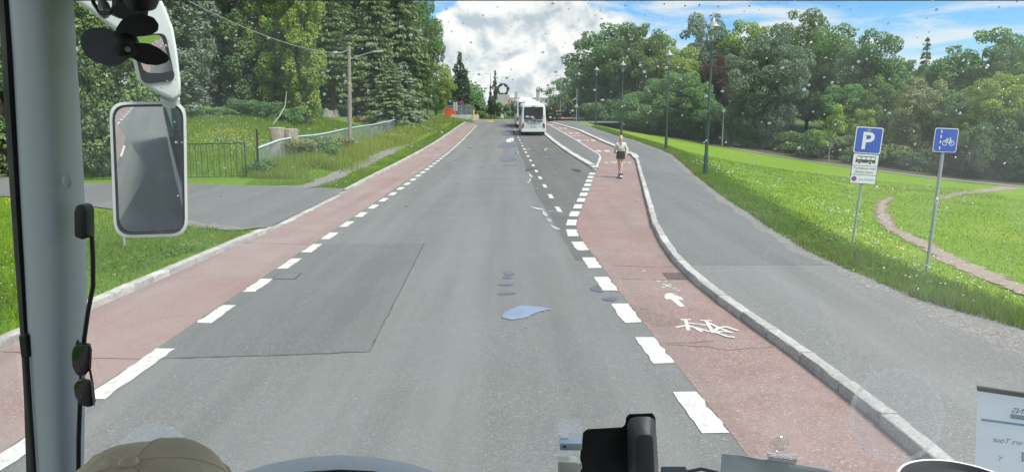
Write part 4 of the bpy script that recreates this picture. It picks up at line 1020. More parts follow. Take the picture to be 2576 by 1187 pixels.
# left near verge
n = 46000; Y = g.uniform(-2, 19.2, n); X = XL(Y) - .22 - np.abs(g.normal(0, 2.6, n)) ; ok = ~((Y > 17.6) & (Y > 19.6 - .0 * X)) & (Y < np.interp(X, [-14, -11, -9.2, -7.6, -6.7], [22, 20.9, 19.4, 18.6, 18.3])); X, Y = X[ok], Y[ok]
tall = .5 + .5 * noise2(X, Y, 1.3)
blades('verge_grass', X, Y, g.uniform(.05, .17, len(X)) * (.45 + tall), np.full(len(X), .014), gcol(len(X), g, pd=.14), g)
n = 26000; Y = g.uniform(14, 28, n); X = -7.5 - np.abs(g.normal(0, 5, n)); ok = Y < np.interp(X, [-30, -17.2, -13.7, -8.7, -7], [27.5, 25.2, 23, 19.5, 18.6]); X, Y = X[ok], Y[ok]
blades('verge_grass', X, Y, g.uniform(.06, .16, len(X)), np.full(len(X), .018), gcol(len(X), g, pd=.06), g)
# left bank beyond the side road
n = 60000; Y = 28.6 + 75 * g.random(n) ** 1.5; X = XL(Y) - .2 - g.random(n) ** 1.3 * 4.2; ok = (np.abs(X - np.interp(Y, [29, 32, 44, 60], [-8, -7.8, -7.95, -8])) > .35) & (Y > np.interp(X, [-14, -9, -6.3], [30.2, 29.2, 28.7])); X, Y = X[ok], Y[ok]
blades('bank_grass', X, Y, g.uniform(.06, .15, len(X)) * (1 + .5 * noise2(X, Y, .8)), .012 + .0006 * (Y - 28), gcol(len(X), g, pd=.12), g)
n = 52000; Y = 31 + 72 * g.random(n) ** 1.35; off = np.where(Y < 34, 3.9, 2.9 + .4 * np.sin(Y * .3)) ; X = XL(Y) - off - g.normal(0, .62, n) ; dryk = (.5 + .5 * noise2(X, Y, .35, 2)) * ss(33, 46, Y)
c = gcol(n, g, (.15, .26, .022), (.26, .38, .05), (.46, .40, .17), .16); c = c * (1 - .35 * dryk[:, None]) + np.array([.48, .44, .14]) * .35 * dryk[:, None]
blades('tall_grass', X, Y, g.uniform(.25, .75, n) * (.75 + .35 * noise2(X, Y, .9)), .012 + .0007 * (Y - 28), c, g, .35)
n = 42000; Y = 31.5 + 36 * g.random(n) ** 1.2; X = -10.9 - g.random(n) * 13; 
blades('meadow_grass', X, Y, g.uniform(.12, .42, n), .015 + .0007 * (Y - 28), gcol(n, g, (.12, .215, .016), (.20, .31, .03), pd=.12), g)
# right verge and near lawn
n = 62000; Y = 8.5 + 80 * g.random(n) ** 1.8; X = XRp(Y) + .06 + np.abs(g.normal(0, .9, n)) + .6 * (1 - ss(9.5, 12, Y)); ok = np.abs(X - np.interp(Y, [14, 17.8, 20, 30], [10.5, 11, 11.6, 15])) > .5; X, Y = X[ok], Y[ok]
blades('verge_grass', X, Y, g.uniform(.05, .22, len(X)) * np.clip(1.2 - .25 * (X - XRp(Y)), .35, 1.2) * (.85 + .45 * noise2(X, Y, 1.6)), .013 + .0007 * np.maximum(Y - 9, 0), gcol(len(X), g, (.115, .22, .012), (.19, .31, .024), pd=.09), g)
n = 60000; Y = 9 + 46 * g.random(n) ** 1.35; X = XRp(Y) + 1.5 + g.random(n) * 22; d = np.interp(Y, [9, 12, 14.8, 16.3, 17.8, 19.7, 21.4, 23.7, 26.4, 31.4, 35.9, 40.4], [10.8, 10.6, 10.5, 10.7, 11, 11.5, 11.85, 12.45, 13.5, 15.8, 18.1, 20.8])
ok = np.abs(X - d) > np.where(Y < 18, .42, .24) + .2 * g.normal(size=n); X, Y = X[ok], Y[ok]
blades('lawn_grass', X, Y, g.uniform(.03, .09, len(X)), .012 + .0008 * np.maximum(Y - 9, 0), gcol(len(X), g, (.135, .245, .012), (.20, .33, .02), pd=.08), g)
# flower heads: daisies, clover, buttercups
def flowers(name, X, Y, h, s, col, g, mat_):
    n = len(X); Z = G(X, Y) + h
    V = np.stack([np.stack([X - s, Y, Z], 1), np.stack([X, Y - s, Z + s * .3], 1), np.stack([X + s, Y, Z], 1), np.stack([X, Y + s, Z + s * .5], 1)], 1).reshape(-1, 3)
    return mesh_obj(name, np_mesh(name, V, np.arange(n * 4).reshape(-1, 4)), mat_, kind='stuff')
M['petal_white'] = wmat('petal_white', (.62, .63, .58), .8, 0, .2, 20, .2); M['petal_yellow'] = wmat('petal_yellow', (.62, .42, .02), .8, 0, .2, 20, .2)
def clump(cs, n, sp): 
    i = g.integers(0, len(cs), n); C_ = np.array(cs)[i]; return C_[:, 0] + g.normal(0, sp, n), C_[:, 1] + g.normal(0, sp * 2.2, n)
X, Y = clump([(10.5, 36), (11.2, 33), (11.8, 29), (12.2, 26), (11.2, 24.5), (10.6, 40), (10.0, 20.5), (9.6, 19.6), (8.9, 18.6)], 190, .42)
flowers('white_flowers', X, Y, g.uniform(.08, .25, len(X)), .010 + .0008 * Y, None, g, M['petal_white'])
X, Y = clump([(7.2, 12.6), (8.0, 13.0), (7.6, 13.6), (9.0, 14.6), (9.8, 17), (12.5, 15), (13.5, 18), (14, 14)], 110, .5); flowers('white_flowers', X, Y, g.uniform(.12, .26, len(X)), np.full(len(X), .018), None, g, M['petal_white'])
n = 130; Y = g.uniform(12, 45, n); X = XRp(Y) + 1.5 + g.random(n) * 22; flowers('clover_flowers', X, Y, g.uniform(.05, .1, n), .008 + .0006 * Y, None, g, M['petal_white'])
X, Y = clump([(-15.5, 42), (-17, 45), (-14.2, 40), (-13.2, 38), (-19, 48), (-16, 40), (-8.9, 62), (-9.3, 58)], 260, .8); flowers('white_flowers', X, Y, g.uniform(.3, .5, len(X)), np.full(len(X), .045), None, g, M['petal_white'])
X, Y = clump([(-16.2, 41.5), (-15.4, 41.6)], 50, .28); flowers('yellow_flowers', X, Y, g.uniform(.4, .65, len(X)), np.full(len(X), .06), None, g, M['petal_yellow'])
X, Y = clump([(-14.6, 21.2), (-14.9, 21.6)], 30, .18); flowers('yellow_flowers', X, Y, g.uniform(.25, .5, len(X)), np.full(len(X), .03), None, g, M['petal_yellow'])
n = 160; Y = g.uniform(6, 18, n); X = XL(Y) - .4 - g.random(n) * 4; flowers('clover_flowers', X, Y, g.uniform(.1, .2, n), np.full(n, .014), None, g, M['petal_white'])

def weeds(name, X, Y, s, g, c0=(.07, .15, .018), c1=(.13, .23, .03)):
    n = len(X); Z = G(X, Y) + s * g.uniform(.2, 1.6, n); P = np.stack([X, Y, Z], 1); nr = g.normal(0, .5, (n, 3)) + np.array([0, -.2, .9]); nr /= np.linalg.norm(nr, axis=1, keepdims=True)
    V, F = leaf_quads(P, nr, 1.0, g); c = np.repeat(P, 4, 0); V = c + (V - c) * np.repeat(s, 4)[:, None]
    t = g.random((n, 1)); C_ = np.repeat(np.array(c0) * (1 - t) + np.array(c1) * t, 4, 0)
    return mesh_obj(name, np_mesh(name, V, F, colors=C_), M['blade'], kind='stuff')
g = np.random.default_rng(404)
cs = [(x, y) for y in np.arange(9.5, 24, .8) for x in [float(XRp(y)) + .5 + .7 * math.sin(y * 3.1) ** 2]]
cs = [c for i, c in enumerate(cs) if (i * 7) % 5 < 3]
i = g.integers(0, len(cs), 9000); C_ = np.array(cs)[i]; X = C_[:, 0] + g.normal(0, .32, 9000); Y = C_[:, 1] + g.normal(0, .55, 9000); ok = X > XRp(Y) + .35 + 1.0 * (1 - ss(9.5, 12, Y))
weeds('verge_weeds', X[ok], Y[ok], g.uniform(.02, .05, ok.sum()), g)
n = 9000; Y = g.uniform(7, 18, n); X = XL(Y) - .25 - np.abs(g.normal(0, 1.2, n)); ok = noise2(X, Y, 1.1, 3) > .15
weeds('verge_weeds', X[ok], Y[ok], g.uniform(.02, .045, ok.sum()), g)
n = 16000; Y = 30 + 50 * g.random(n) ** 1.3; X = XL(Y) - 2.4 - g.random(n) * 2.2; ok = noise2(X, Y, .9, 1) > .2
weeds('bank_weeds', X[ok], Y[ok], g.uniform(.05, .11, ok.sum()), g, (.10, .16, .03), (.22, .26, .07))
# ------------------------------------------------------------------ street furniture
def lamp_proto(H_):
    t = empty('street_lamp')
    MB().lathe([(.105, -.2), (.105, .9), (.09, 1.0), (.078, 1.05), (.072, 2.9), (.082, 2.92), (.082, 3.0), (.062, 3.04), (.048, H_ - 1.05), (.05, H_ - 1.03), (.06, H_ - .95), (.03, H_ - .92)], n=14).build('post', M['green_post'], t, smooth=True)
    b = MB()
    for k in range(4):
        a = math.pi / 4 + k * math.pi / 2
        b.tube([(math.cos(a) * .09, math.sin(a) * .09, H_ - .98), (math.cos(a) * .2, math.sin(a) * .2, H_ - .62), (math.cos(a) * .245, math.sin(a) * .245, H_ - .38)], .014, 5)
    b.lathe([(.25, H_ - .40), (.27, H_ - .38), (.27, H_ - .34), (.25, H_ - .33)], n=4, M=Matrix.Rotation(math.pi / 4, 3, 'Z'))
    b.build('lantern_frame', M['lamp_grey'], t)
    MB().lathe([(.08, H_ - .97), (.18, H_ - .62), (.225, H_ - .40)], n=8, close=False).build('lantern_glass', M['lantern_glass'], t)
    MB().ell((0, 0, H_ - .82), (.05, .05, .12), 8, 6).build('bulb', M['sign_white'], t, smooth=True)
    MB().lathe([(.33, H_ - .35), (.325, H_ - .31), (.20, H_ - .22), (.12, H_ - .12), (.085, H_ - .09), (.08, H_ - .02), (.05, H_ + .02), (.01, H_ + .07)], n=8).build('lantern_roof', M['lamp_grey'], t, smooth=True, angle=50)
    return t
LAB = ['nearest and tallest green lamp post with a four-sided lantern on the lawn edge', 'second green lamp post with lantern, counting from the nearest one', 'third green lamp post, rising right behind the scooter rider', 'fourth green lamp post with lantern before the trees', 'farthest green lantern lamp post, thin and next to the sky gap']
lp = lamp_proto(6.95)
for i, (X, Y, lean) in enumerate([(8.78, 33.6, .012), (11.05, 53.4, .0), (10.4, 71.0, .0), (9.95, 89, 0), (9.55, 108, 0)]):
    o = lp if i == 0 else copy_tree(lp)
    o.location = (X, Y, (gz(X, Y) if Y < 104 else float(R(Y))) - .02); o.rotation_euler = (0, lean, .35 + i * .1); tag(o, LAB[i], 'lamp', 'green lamp posts along the footpath')
t = empty('path_lamp', (24.9, 88.2, gz(24.9, 88.2)), 0, 'short grey path lamp with a small round head on the far lawn edge', 'lamp')
MB().lathe([(.07, -.1), (.07, 1.2), (.055, 1.25), (.05, 3.9), (.06, 3.92), (.03, 3.95)], n=10).build('post', M['galv'], t, smooth=True)
MB().lathe([(.06, 3.95), (.2, 4.1), (.22, 4.25), (.2, 4.3)], n=10).build('lantern', M['sign_white'], t, smooth=True)
MB().lathe([(.26, 4.29), (.2, 4.36), (.05, 4.46), (.01, 4.5)], n=10).build('lantern_roof', M['lamp_grey'], t, smooth=True)
# thin grey mast beside the farthest lantern and the tall mast at the junction
t = empty('sign_mast', (9.0, 104.5, float(R(104.5))), 0, 'thin pale grey mast with a small box, left of the fourth green lamp', 'mast')
MB().tube([(0, 0, -.1), (0, 0, 4.6)], .05, 8).build('post', M['galv'], t)
MB().box((0, -.1, 2.3), (.22, .16, .42)).build('control_box', M['sign_back'], t, bevel=.02)
def arm_mast(X, Y, H_, L_, sgn, label):
    t = empty('mast_lamp', (X, Y, float(R(Y))), 0, label, 'lamp')
    MB().tube([(0, 0, -.1), (0, 0, H_)], [.07, .045], 8).build('post', M['galv'], t)
    MB().tube([(0, 0, H_ - .02), (sgn * L_ * .4, 0, H_ + .03), (sgn * L_, 0, H_ + .03)], .035, 6).build('arm', M['galv'], t)
    MB().box((sgn * (L_ + .2), 0, H_ + .02), (.6, .2, .09)).build('lamp_head', M['sign_back'], t, bevel=.02)
arm_mast(7.4, 114.5, 6.6, .5, -1, 'tall grey mast with short arm pointing left, right of the buses')
arm_mast(-3.5, 124, 7.2, .4, -1, 'thin grey mast with short arm beside the thin columnar tree')

# wooden pole line on the left
def pole(X, Y, H_, lean, arm, label, sgn=1):
    z = gz(X, Y); t = empty('utility_pole', (X, Y, z), 0, label, 'pole', 'wooden poles along the bank')
    MB().tube([(0, 0, -.3), (lean * H_ * .5, 0, H_ * .5), (lean * H_, 0, H_)], [.155, .13, .105], 10).build('post', M['wood_pole'], t, smooth=True)
    MB().tube([(lean * H_ * .62, 0, H_ * .62), (lean * H_ * .635, 0, H_ * .635)], .135, 10).build('band', M['yellow_paint'], t)
    za = H_ - .75; xa = lean * za
    MB().tube([(xa, 0, za - .1), (xa + sgn * arm * .35, 0, za + .1), (xa + sgn * arm * .75, 0, za + .3), (xa + sgn * arm, 0, za + .38)], .03, 6).build('arm', M['galv'], t)
    b = MB(); b.box((xa + sgn * (arm + .22), 0, za + .40), (.62, .16, .10), (0, -.05 * sgn, 0)); b.build('lamp_head', M['sign_back'], t, bevel=.02)
    return t
P1 = pole(-10.45, 48, 6.25, .026, 1.6, 'nearest grey wooden pole with a lamp arm, standing by the wire fence')
pole(-11.5, 80, 5.6, .01, 1.0, 'second wooden pole, half hidden by the spruce branches', -1)
pole(-11.7, 104, 6.4, .0, 1.7, 'farthest wooden pole with its lamp arm pointing left among the leaves', -1)
def wire(name, pts, r, label):
    return tag(MB().tube(pts, r, 5).build(name, M['galv']), label, 'cable')
wp = []
for Y in np.linspace(48, 2, 24):
    X = -10.35 - (48 - Y) / 46 * 1.6; wp.append((X, Y, 6.25 + .0040 * (Y - 38) ** 2 + (.2 if Y > 47 else 0)))
wire('overhead_cable', wp, .022, 'sagging grey overhead cable running from the nearest wooden pole towards upper left')
p0, p1 = Vector((-10.3, 48, 6.75)), Vector((-11.45, 80, 7.4))
wire('overhead_cable', [p0.lerp(p1, t) - Vector((0, 0, 1.3 * 4 * t * (1 - t) * .5)) for t in np.linspace(0, 1, 12)], .018, 'thin overhead cable from the nearest wooden pole to the second one behind the branches')

# fences on the left
t = empty('iron_fence', (0, 0, 0), 0, 'black iron fence with hooped tops beside the side road', 'fence')
A, B = Vector((-11.15, 31.0, 0)), Vector((-19.0, 30.6, 0))
def fp_(s): v = A.lerp(B, s); return Vector((v.x, v.y, .34 - .14 * s if s < 1 else .2))
FH = 1.42
MB().tube([fp_(0) + Vector((0, 0, FH)), fp_(.5) + Vector((0, 0, FH)), fp_(1) + Vector((0, 0, FH))], .02, 5).build('top_rail', M['black_metal'], t)
MB().tube([fp_(0) + Vector((0, 0, .05)), fp_(.5) + Vector((0, 0, .05)), fp_(1) + Vector((0, 0, .05))], .014, 5).build('bottom_rail', M['black_metal'], t)
bm_ = MB().tube([(0, 0, .02), (0, 0, FH - .08)], .011, 5).mesh('bar'); bm_.materials.append(M['black_metal'])
hm_ = MB().tube([(.235 * .5 * math.cos(a), 0, FH - .09 + .085 * math.sin(a)) for a in np.linspace(0, math.pi, 9)], .010, 4).mesh('hoop'); hm_.materials.append(M['black_metal'])
nb = 33
for i in range(nb):
    s = (i + .5) / nb; link('bar', bm_, t, fp_(s))
    if i < nb - 1: link('hoop', hm_, t, fp_((i + 1) / nb), (0, 0, .05))
MB().tube([fp_(0) + Vector((0, 0, 0)), fp_(0) + Vector((0, 0, FH))], .02, 5).build('end_bar', M['black_metal'], t)
tag(MB().tube([(-10.85, 31.6, .2), (-10.80, 31.6, 2.32)], .045, 8).build('fence_post', M['black_metal']), 'tall black round post where the iron fence meets the wire fence', 'post')
t = empty('wire_fence', (0, 0, 0), 0, 'wire netting fence with a pale blue grey top rail running along the bank', 'fence')
FYs = [31.7, 34.6, 37.3, 40.2, 43.2, 46.3, 49.5, 53, 57, 61, 65.5, 70]
def ft(Y): X = -10.75 + .12 * math.sin(Y * .35); return Vector((X, Y, gz(X, Y)))
FT = {31.7: 1.12, 34.6: 1.06, 37.3: 1.02}
top = [ft(Y) + Vector((0, 0, 1.02 + (.12 if Y < 33 else .03 * math.sin(Y * 1.7)))) for Y in FYs]
MB().tube(top, .048, 6).build('top_rail', M['steel_rail'], t, smooth=True)
for i, Y in enumerate(FYs): MB().tube([ft(Y) - Vector((0, 0, .1)), top[i]], .024, 6).build('post', M['galv'], t)
rows = [[ft(Y) + Vector((0, 0, .03)) for Y in FYs], top]; MB().grid(rows).build('netting', M['net'], t)
MB().box(ft(41.5) + Vector((.04, 0, .75)), (.01, .2, .28)).build('notice', M['sign_white'], t)

# tree stump (two fused trunks)
t = empty('tree_stump', (-11.35, 36.3, gz(-11.35, 36.3) - .05), 0, 'tall sawn tree stump of two fused trunks behind the wire fence', 'stump')
def stump(cx, cy, r, h, seed):
    g = np.random.default_rng(seed); rows = []
    n = 18; ph = g.uniform(0, 6, 3)
    for z, k in ((-.1, 1.3), (.1, 1.2), (.3, 1.12), (.5, .98), (.8, .90), (h - .03, .98), (h, .95)):
        rows.append([(cx + r * k * (1 + .07 * math.sin(3 * a + ph[0]) + .05 * math.sin(5 * a + ph[1]) + (.06 if z < .4 else 0) * math.sin(2 * a + ph[2])) * math.cos(a), cy + r * k * (1 + .07 * math.sin(3 * a + ph[0])) * math.sin(a), z) for a in np.linspace(0, 2 * math.pi, n)])
    return rows
for nm, a in (('trunk', (-.05, 0, .40, 1.55, 1)), ('trunk', (.55, .12, .34, 1.48, 2))):
    r_ = stump(*a); o = MB().grid(r_).build(nm, M['stump_side'], t, smooth=True, angle=60)
    MB().face([(v[0], v[1], v[2] + .002) for v in r_[-1][:-1]]).build('cut_face', M['stump_top'], o)
MB().tube([(-16.3, 52.5, gz(-16.3, 52.5) - .1), (-15.7, 52.5, gz(-16.3, 52.5) + .9), (-15.3, 52.6, gz(-16.3, 52.5) + 2.0), (-15.35, 52.6, gz(-16.3, 52.5) + 3.2)], [.05, .045, .03, .02], 6)
tag(MB().tube([(-16.9, 52.5, gz(-16.9, 52.5) - .1), (-16.3, 52.5, gz(-16.9, 52.5) + .6), (-15.9, 52.6, gz(-16.9, 52.5) + 1.3), (-15.75, 52.6, gz(-16.9, 52.5) + 2.3)], [.05, .045, .03, .02], 6).build('dry_stem', M['stump_top']), 'bent dry bare stem standing in the meadow before the upright trees', 'stem')
# cemetery: headstones and red flowering bushes
for i, (dx, Y, w, h, m_, lab) in enumerate([(826, 69, .5, .8, 'concrete', 'grey headstone next to the clipped dome bush'), (838, 70, .45, .65, 'stone', 'small pale headstone second from the clipped dome bush'), (851, 71, .4, .75, 'concrete', 'narrow grey headstone left of the wooden pole'), (872, 72, .8, .9, 'bronze', 'dark pointed headstone just left of the wooden pole'), (920, 78, .7, 1.0, 'concrete', 'grey headstone behind the red flowers'), (952, 76, .9, .7, 'bronze', 'dark broad headstone at the right end of the graves')]):
    X = xat(dx, Y); t = empty('headstone', (X, Y, gz(X, Y)), .1 * (i % 3 - 1), lab, 'headstone', 'headstones in the cemetery')
    P = [(-w / 2, 0, 0), (w / 2, 0, 0)] + [(w / 2 * math.cos(a), 0, h * .72 + h * .28 * math.sin(a)) for a in np.linspace(0, math.pi, 7)]
    MB().prism(P, (0, .14, 0)).build('slab', M[m_], t, bevel=.015); MB().box((0, .07, .06), (w * 1.25, .3, .16)).build('plinth', M['concrete'], t, bevel=.01)
for i, (dx, Y, s_) in enumerate([(905, 72, .40), (921, 73, .42), (938, 74, .38), (962, 75, .40), (898, 71, .30)]):
    tree('flowering_shrub', 'bush', xat(dx, Y), Y, s_, s_ * .9, 'flower_red', 'red flowering grave bush %s' % ['right beside the wooden pole', 'second along the graves from the wooden pole', 'third along the graves from the wooden pole', 'rightmost on the graves near the spruce branches', 'partly behind the wooden pole'][i], i, cat='shrub', group='red flowering grave bushes')

# ------------------------------------------------------------------ road signs
def plate(name, w, h, r, mat_, par, y=0.0, z=0.0, th=.004, x=0.0):
    return MB().prism([(x + a, y, z + b) for a, b in rrect(w, h, r, 4)], (0, -th, 0)).build(name, mat_, par)
def flat(name, pts, mat_, par, y): return MB().face([(a, y, b) for a, b in pts]).build(name, mat_, par)
def text(name, s, size, mat_, par, x, y, z, align='CENTER', bold=.0, rot=0.0, flip=False):
    me = text_mesh(s, size, 0, align, 0, bold); me.materials.append(mat_)
    o = bpy.data.objects.new(name, me); COL.objects.link(o); o.parent = par; o.location = (x, y, z)
    o.rotation_euler = (math.pi / 2, 0, 0)
    if flip: o.scale = (-1, 1, 1)
    return o
# parking sign for tourist coaches
zb = gz(8.3, 17.66)
t = empty('parking_sign', (8.28, 17.66, zb - .10), 0, 'blue parking sign with white coach plates below, on a leaning grey post', 'sign'); t.rotation_euler = (0, rad(3.6), rad(-6))
MB().tube([(0, .05, -.15), (0, .05, 2.88)], .03, 10).build('post', M['galv'], t, smooth=True)
p = plate('parking_panel', .62, .62, .05, M['sign_white'], t, 0, 2.58)
plate('panel_field', .575, .575, .04, M['sign_blue'], p, -.0055, 2.58, .002)
text('panel_letter', 'P', .56, M['sign_white'], p, -.02, -.0095, 2.38, 'CENTER', .012)
plate('panel_sticker', .09, .06, .028, M['sign_grey'], p, -.011, 2.82, .001, -.02)
q = plate('coach_panel', .60, .715, .01, M['sign_black'], t, .002, 1.9025)
for z, h in ((2.115, .275), (1.865, .205), (1.60, .31)): pass
f1 = plate('panel_field', .575, .265, .005, M['sign_white'], q, -.0035, 2.115, .002); f2 = plate('panel_field', .575, .205, .005, M['sign_white'], q, -.0035, 1.868, .002); f3 = plate('panel_field', .575, .195, .005, M['sign_white'], q, -.0035, 1.655, .002)
MB().box((0, .03, 1.45), (.05, .04, .1)).build('clamp', M['galv'], t)
def busp(pts): return flat('pictogram', pts, M['sign_black'], q, -.0075)
busp([(-.23, 2.05), (-.225, 2.10), (-.205, 2.19), (-.19, 2.205), (.22, 2.205), (.225, 2.19), (.225, 2.05), (.16, 2.05), (.15, 2.085), (.10, 2.095), (.06, 2.075), (.05, 2.05), (-.085, 2.05), (-.095, 2.08), (-.13, 2.093), (-.17, 2.08), (-.18, 2.05)])
for x0, x1 in ((-.205, -.115), (-.10, -.005), (.01, .105), (.12, .212)): flat('pictogram_window', [(x0, 2.125), (x1, 2.125), (x1, 2.185), (x0 + .004, 2.185)], M['sign_white'], q, -.0085)
for x in (-.132, .105): flat('pictogram_wheel', arc((x, 2.055), .03, 0, 2 * math.pi, 14)[:-1], M['sign_black'], q, -.0085)
text('panel_text', 'Turistbuss med', .082, M['sign_grey'], q, 0, -.0075, 1.895, bold=.0012); text('panel_text', '(lisens) løyve', .082, M['sign_grey'], q, 0, -.0075, 1.805, bold=.0012)
flat('symbol_ring', arc((-.205, 1.66), .062, 0, 2 * math.pi, 20)[:-1], M['sign_red'], q, -.0075); flat('symbol_disc', arc((-.205, 1.66), .047, 0, 2 * math.pi, 20)[:-1], M['sign_blue'], q, -.0085)
flat('symbol_slash', [(-.245, 1.69), (-.235, 1.70), (-.165, 1.63), (-.175, 1.62)], M['sign_red'], q, -.0092)
text('panel_text', 'over 20 timer', .062, M['sign_grey'], q, .075, -.0075, 1.635, bold=.0008)
# cycle lane sign
zb = gz(8.31, 14.35)
t = empty('cycle_sign', (8.28, 14.4, zb + .10), 0, 'square blue cycle lane sign with a dashed line, on the nearer grey post', 'sign'); t.rotation_euler = (0, rad(2.2), rad(-4)); t.scale = (.93, 1, .97)
MB().tube([(0, .045, -.15), (0, .045, 2.42)], .034, 10).build('post', M['galv'], t, smooth=True)
b = plate('post_sticker', .055, .12, .004, M['sign_white'], t, .0095, 1.42, .001); flat('sticker_print', [(-.016, 1.375), (.014, 1.38), (.016, 1.41), (.0, 1.405), (.012, 1.44), (-.012, 1.43)], M['sign_black'], b, .0075)
p = plate('sign_panel', .475, .475, .04, M['sign_white'], t, 0, 2.62); plate('sign_field', .445, .445, .032, M['sign_blue'], p, -.0055, 2.62, .002)
for z in (2.79, 2.69, 2.585, 2.465): flat('line_dash', [(-.115, z - .03), (-.092, z - .03), (-.092, z + .03), (-.115, z + .03)], M['sign_white'], p, -.0095)
def ring_strip(c, r, w, name, par, y, mat_, n=20):
    b = MB(); o_, i_ = arc(c, r, 0, 2 * math.pi, n), arc(c, r - w, 0, 2 * math.pi, n)
    for k in range(n): b.face([(o_[k][0], y, o_[k][1]), (o_[k + 1][0], y, o_[k + 1][1]), (i_[k + 1][0], y, i_[k + 1][1]), (i_[k][0], y, i_[k][1])])
    return b.build(name, mat_, par)
def line2(pts, w, y, name, par, mat_):
    b = MB()
    for (x0, z0), (x1, z1) in zip(pts, pts[1:]):
        l = math.hypot(x1 - x0, z1 - z0); nx, nz = -(z1 - z0) / l * w / 2, (x1 - x0) / l * w / 2; y -= .00015
        b.face([(x0 + nx, y, z0 + nz), (x0 - nx, y, z0 - nz), (x1 - nx, y, z1 - nz), (x1 + nx, y, z1 + nz)])
    return b.build(name, mat_, par)
ring_strip((-.015, 2.565), .052, .012, 'cycle_wheel', p, -.0095, M['sign_white']); ring_strip((.125, 2.565), .052, .012, 'cycle_wheel', p, -.0095, M['sign_white'])
line2([(-.015, 2.565), (.015, 2.655), (.045, 2.66)], .012, -.0097, 'cycle_handlebar', p, M['sign_white'])
line2([(.012, 2.635), (.095, 2.635), (.065, 2.565), (.012, 2.635)], .012, -.0103, 'cycle_frame', p, M['sign_white']); line2([(.065, 2.565), (.125, 2.565), (.085, 2.66)], .012, -.011, 'cycle_frame', p, M['sign_white'])
line2([(.068, 2.665), (.105, 2.665)], .014, -.0113, 'cycle_saddle', p, M['sign_white'])
# slim post on the near left verge, its head hidden behind the mirror
t = empty('sign_post', (-8.47, 15.9, gz(-8.47, 15.9)), 0, 'slim pale post on the near left verge, its upper end behind the mirror', 'post')
MB().tube([(0, 0, -.1), (0, 0, 1.5)], .032, 8).build('post', M['galv'], t); MB().lathe([(.036, 1.5), (.036, 1.53), (.02, 1.55)], n=8).build('cap', M['black'], t)

# ------------------------------------------------------------------ junction furniture
def S(dx, dy, Y): return px(dx, dy, Y)
zj = lambda Y: float(R(Y))
# orange skip
X0 = xat(1124, 117); t = empty('skip', (X0 + .55, 117.5, zj(117)), .12, 'orange steel container standing left of the concrete barrier', 'skip')
MB().box((0, 0, .8), (1.6, 1.6, 1.5), taper=.98).build('body', M['orange'], t, bevel=.03)
for k in range(5): MB().box((-.64 + k * .32, -.83, .8), (.08, .08, 1.35)).build('rib', M['orange'], t, bevel=.01)
MB().box((0, -.0, 1.58), (1.7, 1.7, .1)).build('rim', M['orange'], t, bevel=.02)
for k in range(4):
    X = xat(1139, 116) + k * 1.1 + .35
    tag(MB().prism([(X - .52, 116, zj(116)), (X + .52, 116, zj(116)), (X + .52, 116.15, zj(116) + .75), (X - .52, 116.15, zj(116) + .75)], (0, .4, 0)).build('concrete_block', M['concrete'], bevel=.03), ['pale concrete barrier block touching the orange container', 'concrete barrier block left of the no-parking sign post', 'concrete barrier block right of the no-parking sign post', 'rightmost concrete barrier block, next to the yellow posts'][k], 'barrier', 'concrete barrier blocks')
t = empty('mesh_panel', (0, 0, 0), 0, 'steel mesh site fence standing behind the concrete barrier blocks', 'fence')
xa, xb = xat(1122, 117.2), xat(1192, 117.2)
for k in range(5): MB().tube([(xa + (xb - xa) * k / 4, 117.0, zj(117) + .3), (xa + (xb - xa) * k / 4, 117.0, zj(117) + 2.15)], .03, 6).build('upright', M['galv'], t)
MB().tube([(xa, 117.0, zj(117) + 2.15), (xb, 117.0, zj(117) + 2.15)], .03, 6).build('top_rail', M['galv'], t)
MB().face([(xa, 117.02, zj(117) + .5), (xb, 117.02, zj(117) + .5), (xb, 117.02, zj(117) + 2.12), (xa, 117.02, zj(117) + 2.12)]).build('netting', M['net'], t)
for k, (X, h) in enumerate([(xat(1193, 115.5), 1.5), (xat(1202, 117), .95)]):
    tag(MB().lathe([(.14, 0), (.12, .1), (.1, .15), (.1, h - .1), (.04, h)], (X, 115.5 + k, zj(115.5)), 10).build('bollard', M['yellow_paint'], smooth=True), ['taller yellow post at the right end of the concrete barrier', 'shorter yellow post just right of the taller one'][k], 'bollard')
def small_sign(name, X, Y, ztop, label, kind, z0=None):
    z0 = (gz(X, Y) if Y < 104 else zj(Y)) if z0 is None else z0
    t = empty(name, (X, Y, z0), 0, label, 'sign'); H_ = ztop - z0
    MB().tube([(0, .04, -.1), (0, .04, H_)], .035, 8).build('post', M['galv'], t)
    if kind == 'round':
        MB().prism([(x, 0, H_ - .3 + z) for x, z in arc((0, 0), .36, 0, 2 * math.pi, 24)[:-1]], (0, -.01, 0)).build('rim', M['sign_red'], t)
        MB().prism([(x, -.012, H_ - .3 + z) for x, z in arc((0, 0), .27, 0, 2 * math.pi, 24)[:-1]], (0, -.004, 0)).build('disc', M['sign_blue'], t)
        line2([(-.2, H_ - .1), (.2, H_ - .5)], .07, -.018, 'slash', t, M['sign_red'])
    elif kind == 'back':
        MB().prism([(x, 0, H_ - .55 + z) for x, z in rrect(.55, 1.1, .05)], (0, -.01, 0)).build('panel', M['sign_back'], t); MB().box((0, -.03, H_ - .55), (.06, .03, 1.05)).build('rail', M['galv'], t)
    else:
        MB().prism([(x, 0, H_ - .3 + z) for x, z in arc((0, 0), .34, 0, 2 * math.pi, 24)[:-1]], (0, -.01, 0)).build('disc', M['sign_red'], t); MB().box((0, -.015, H_ - .3), (.16, .006, .36)).build('mark', M['sign_white'], t)
X = xat(1163, 113); small_sign('no_parking_sign', X, 113, 3.1 + 113 * (278 - 255) / 1860, 'round red and blue no-parking sign above the concrete barrier', 'round')
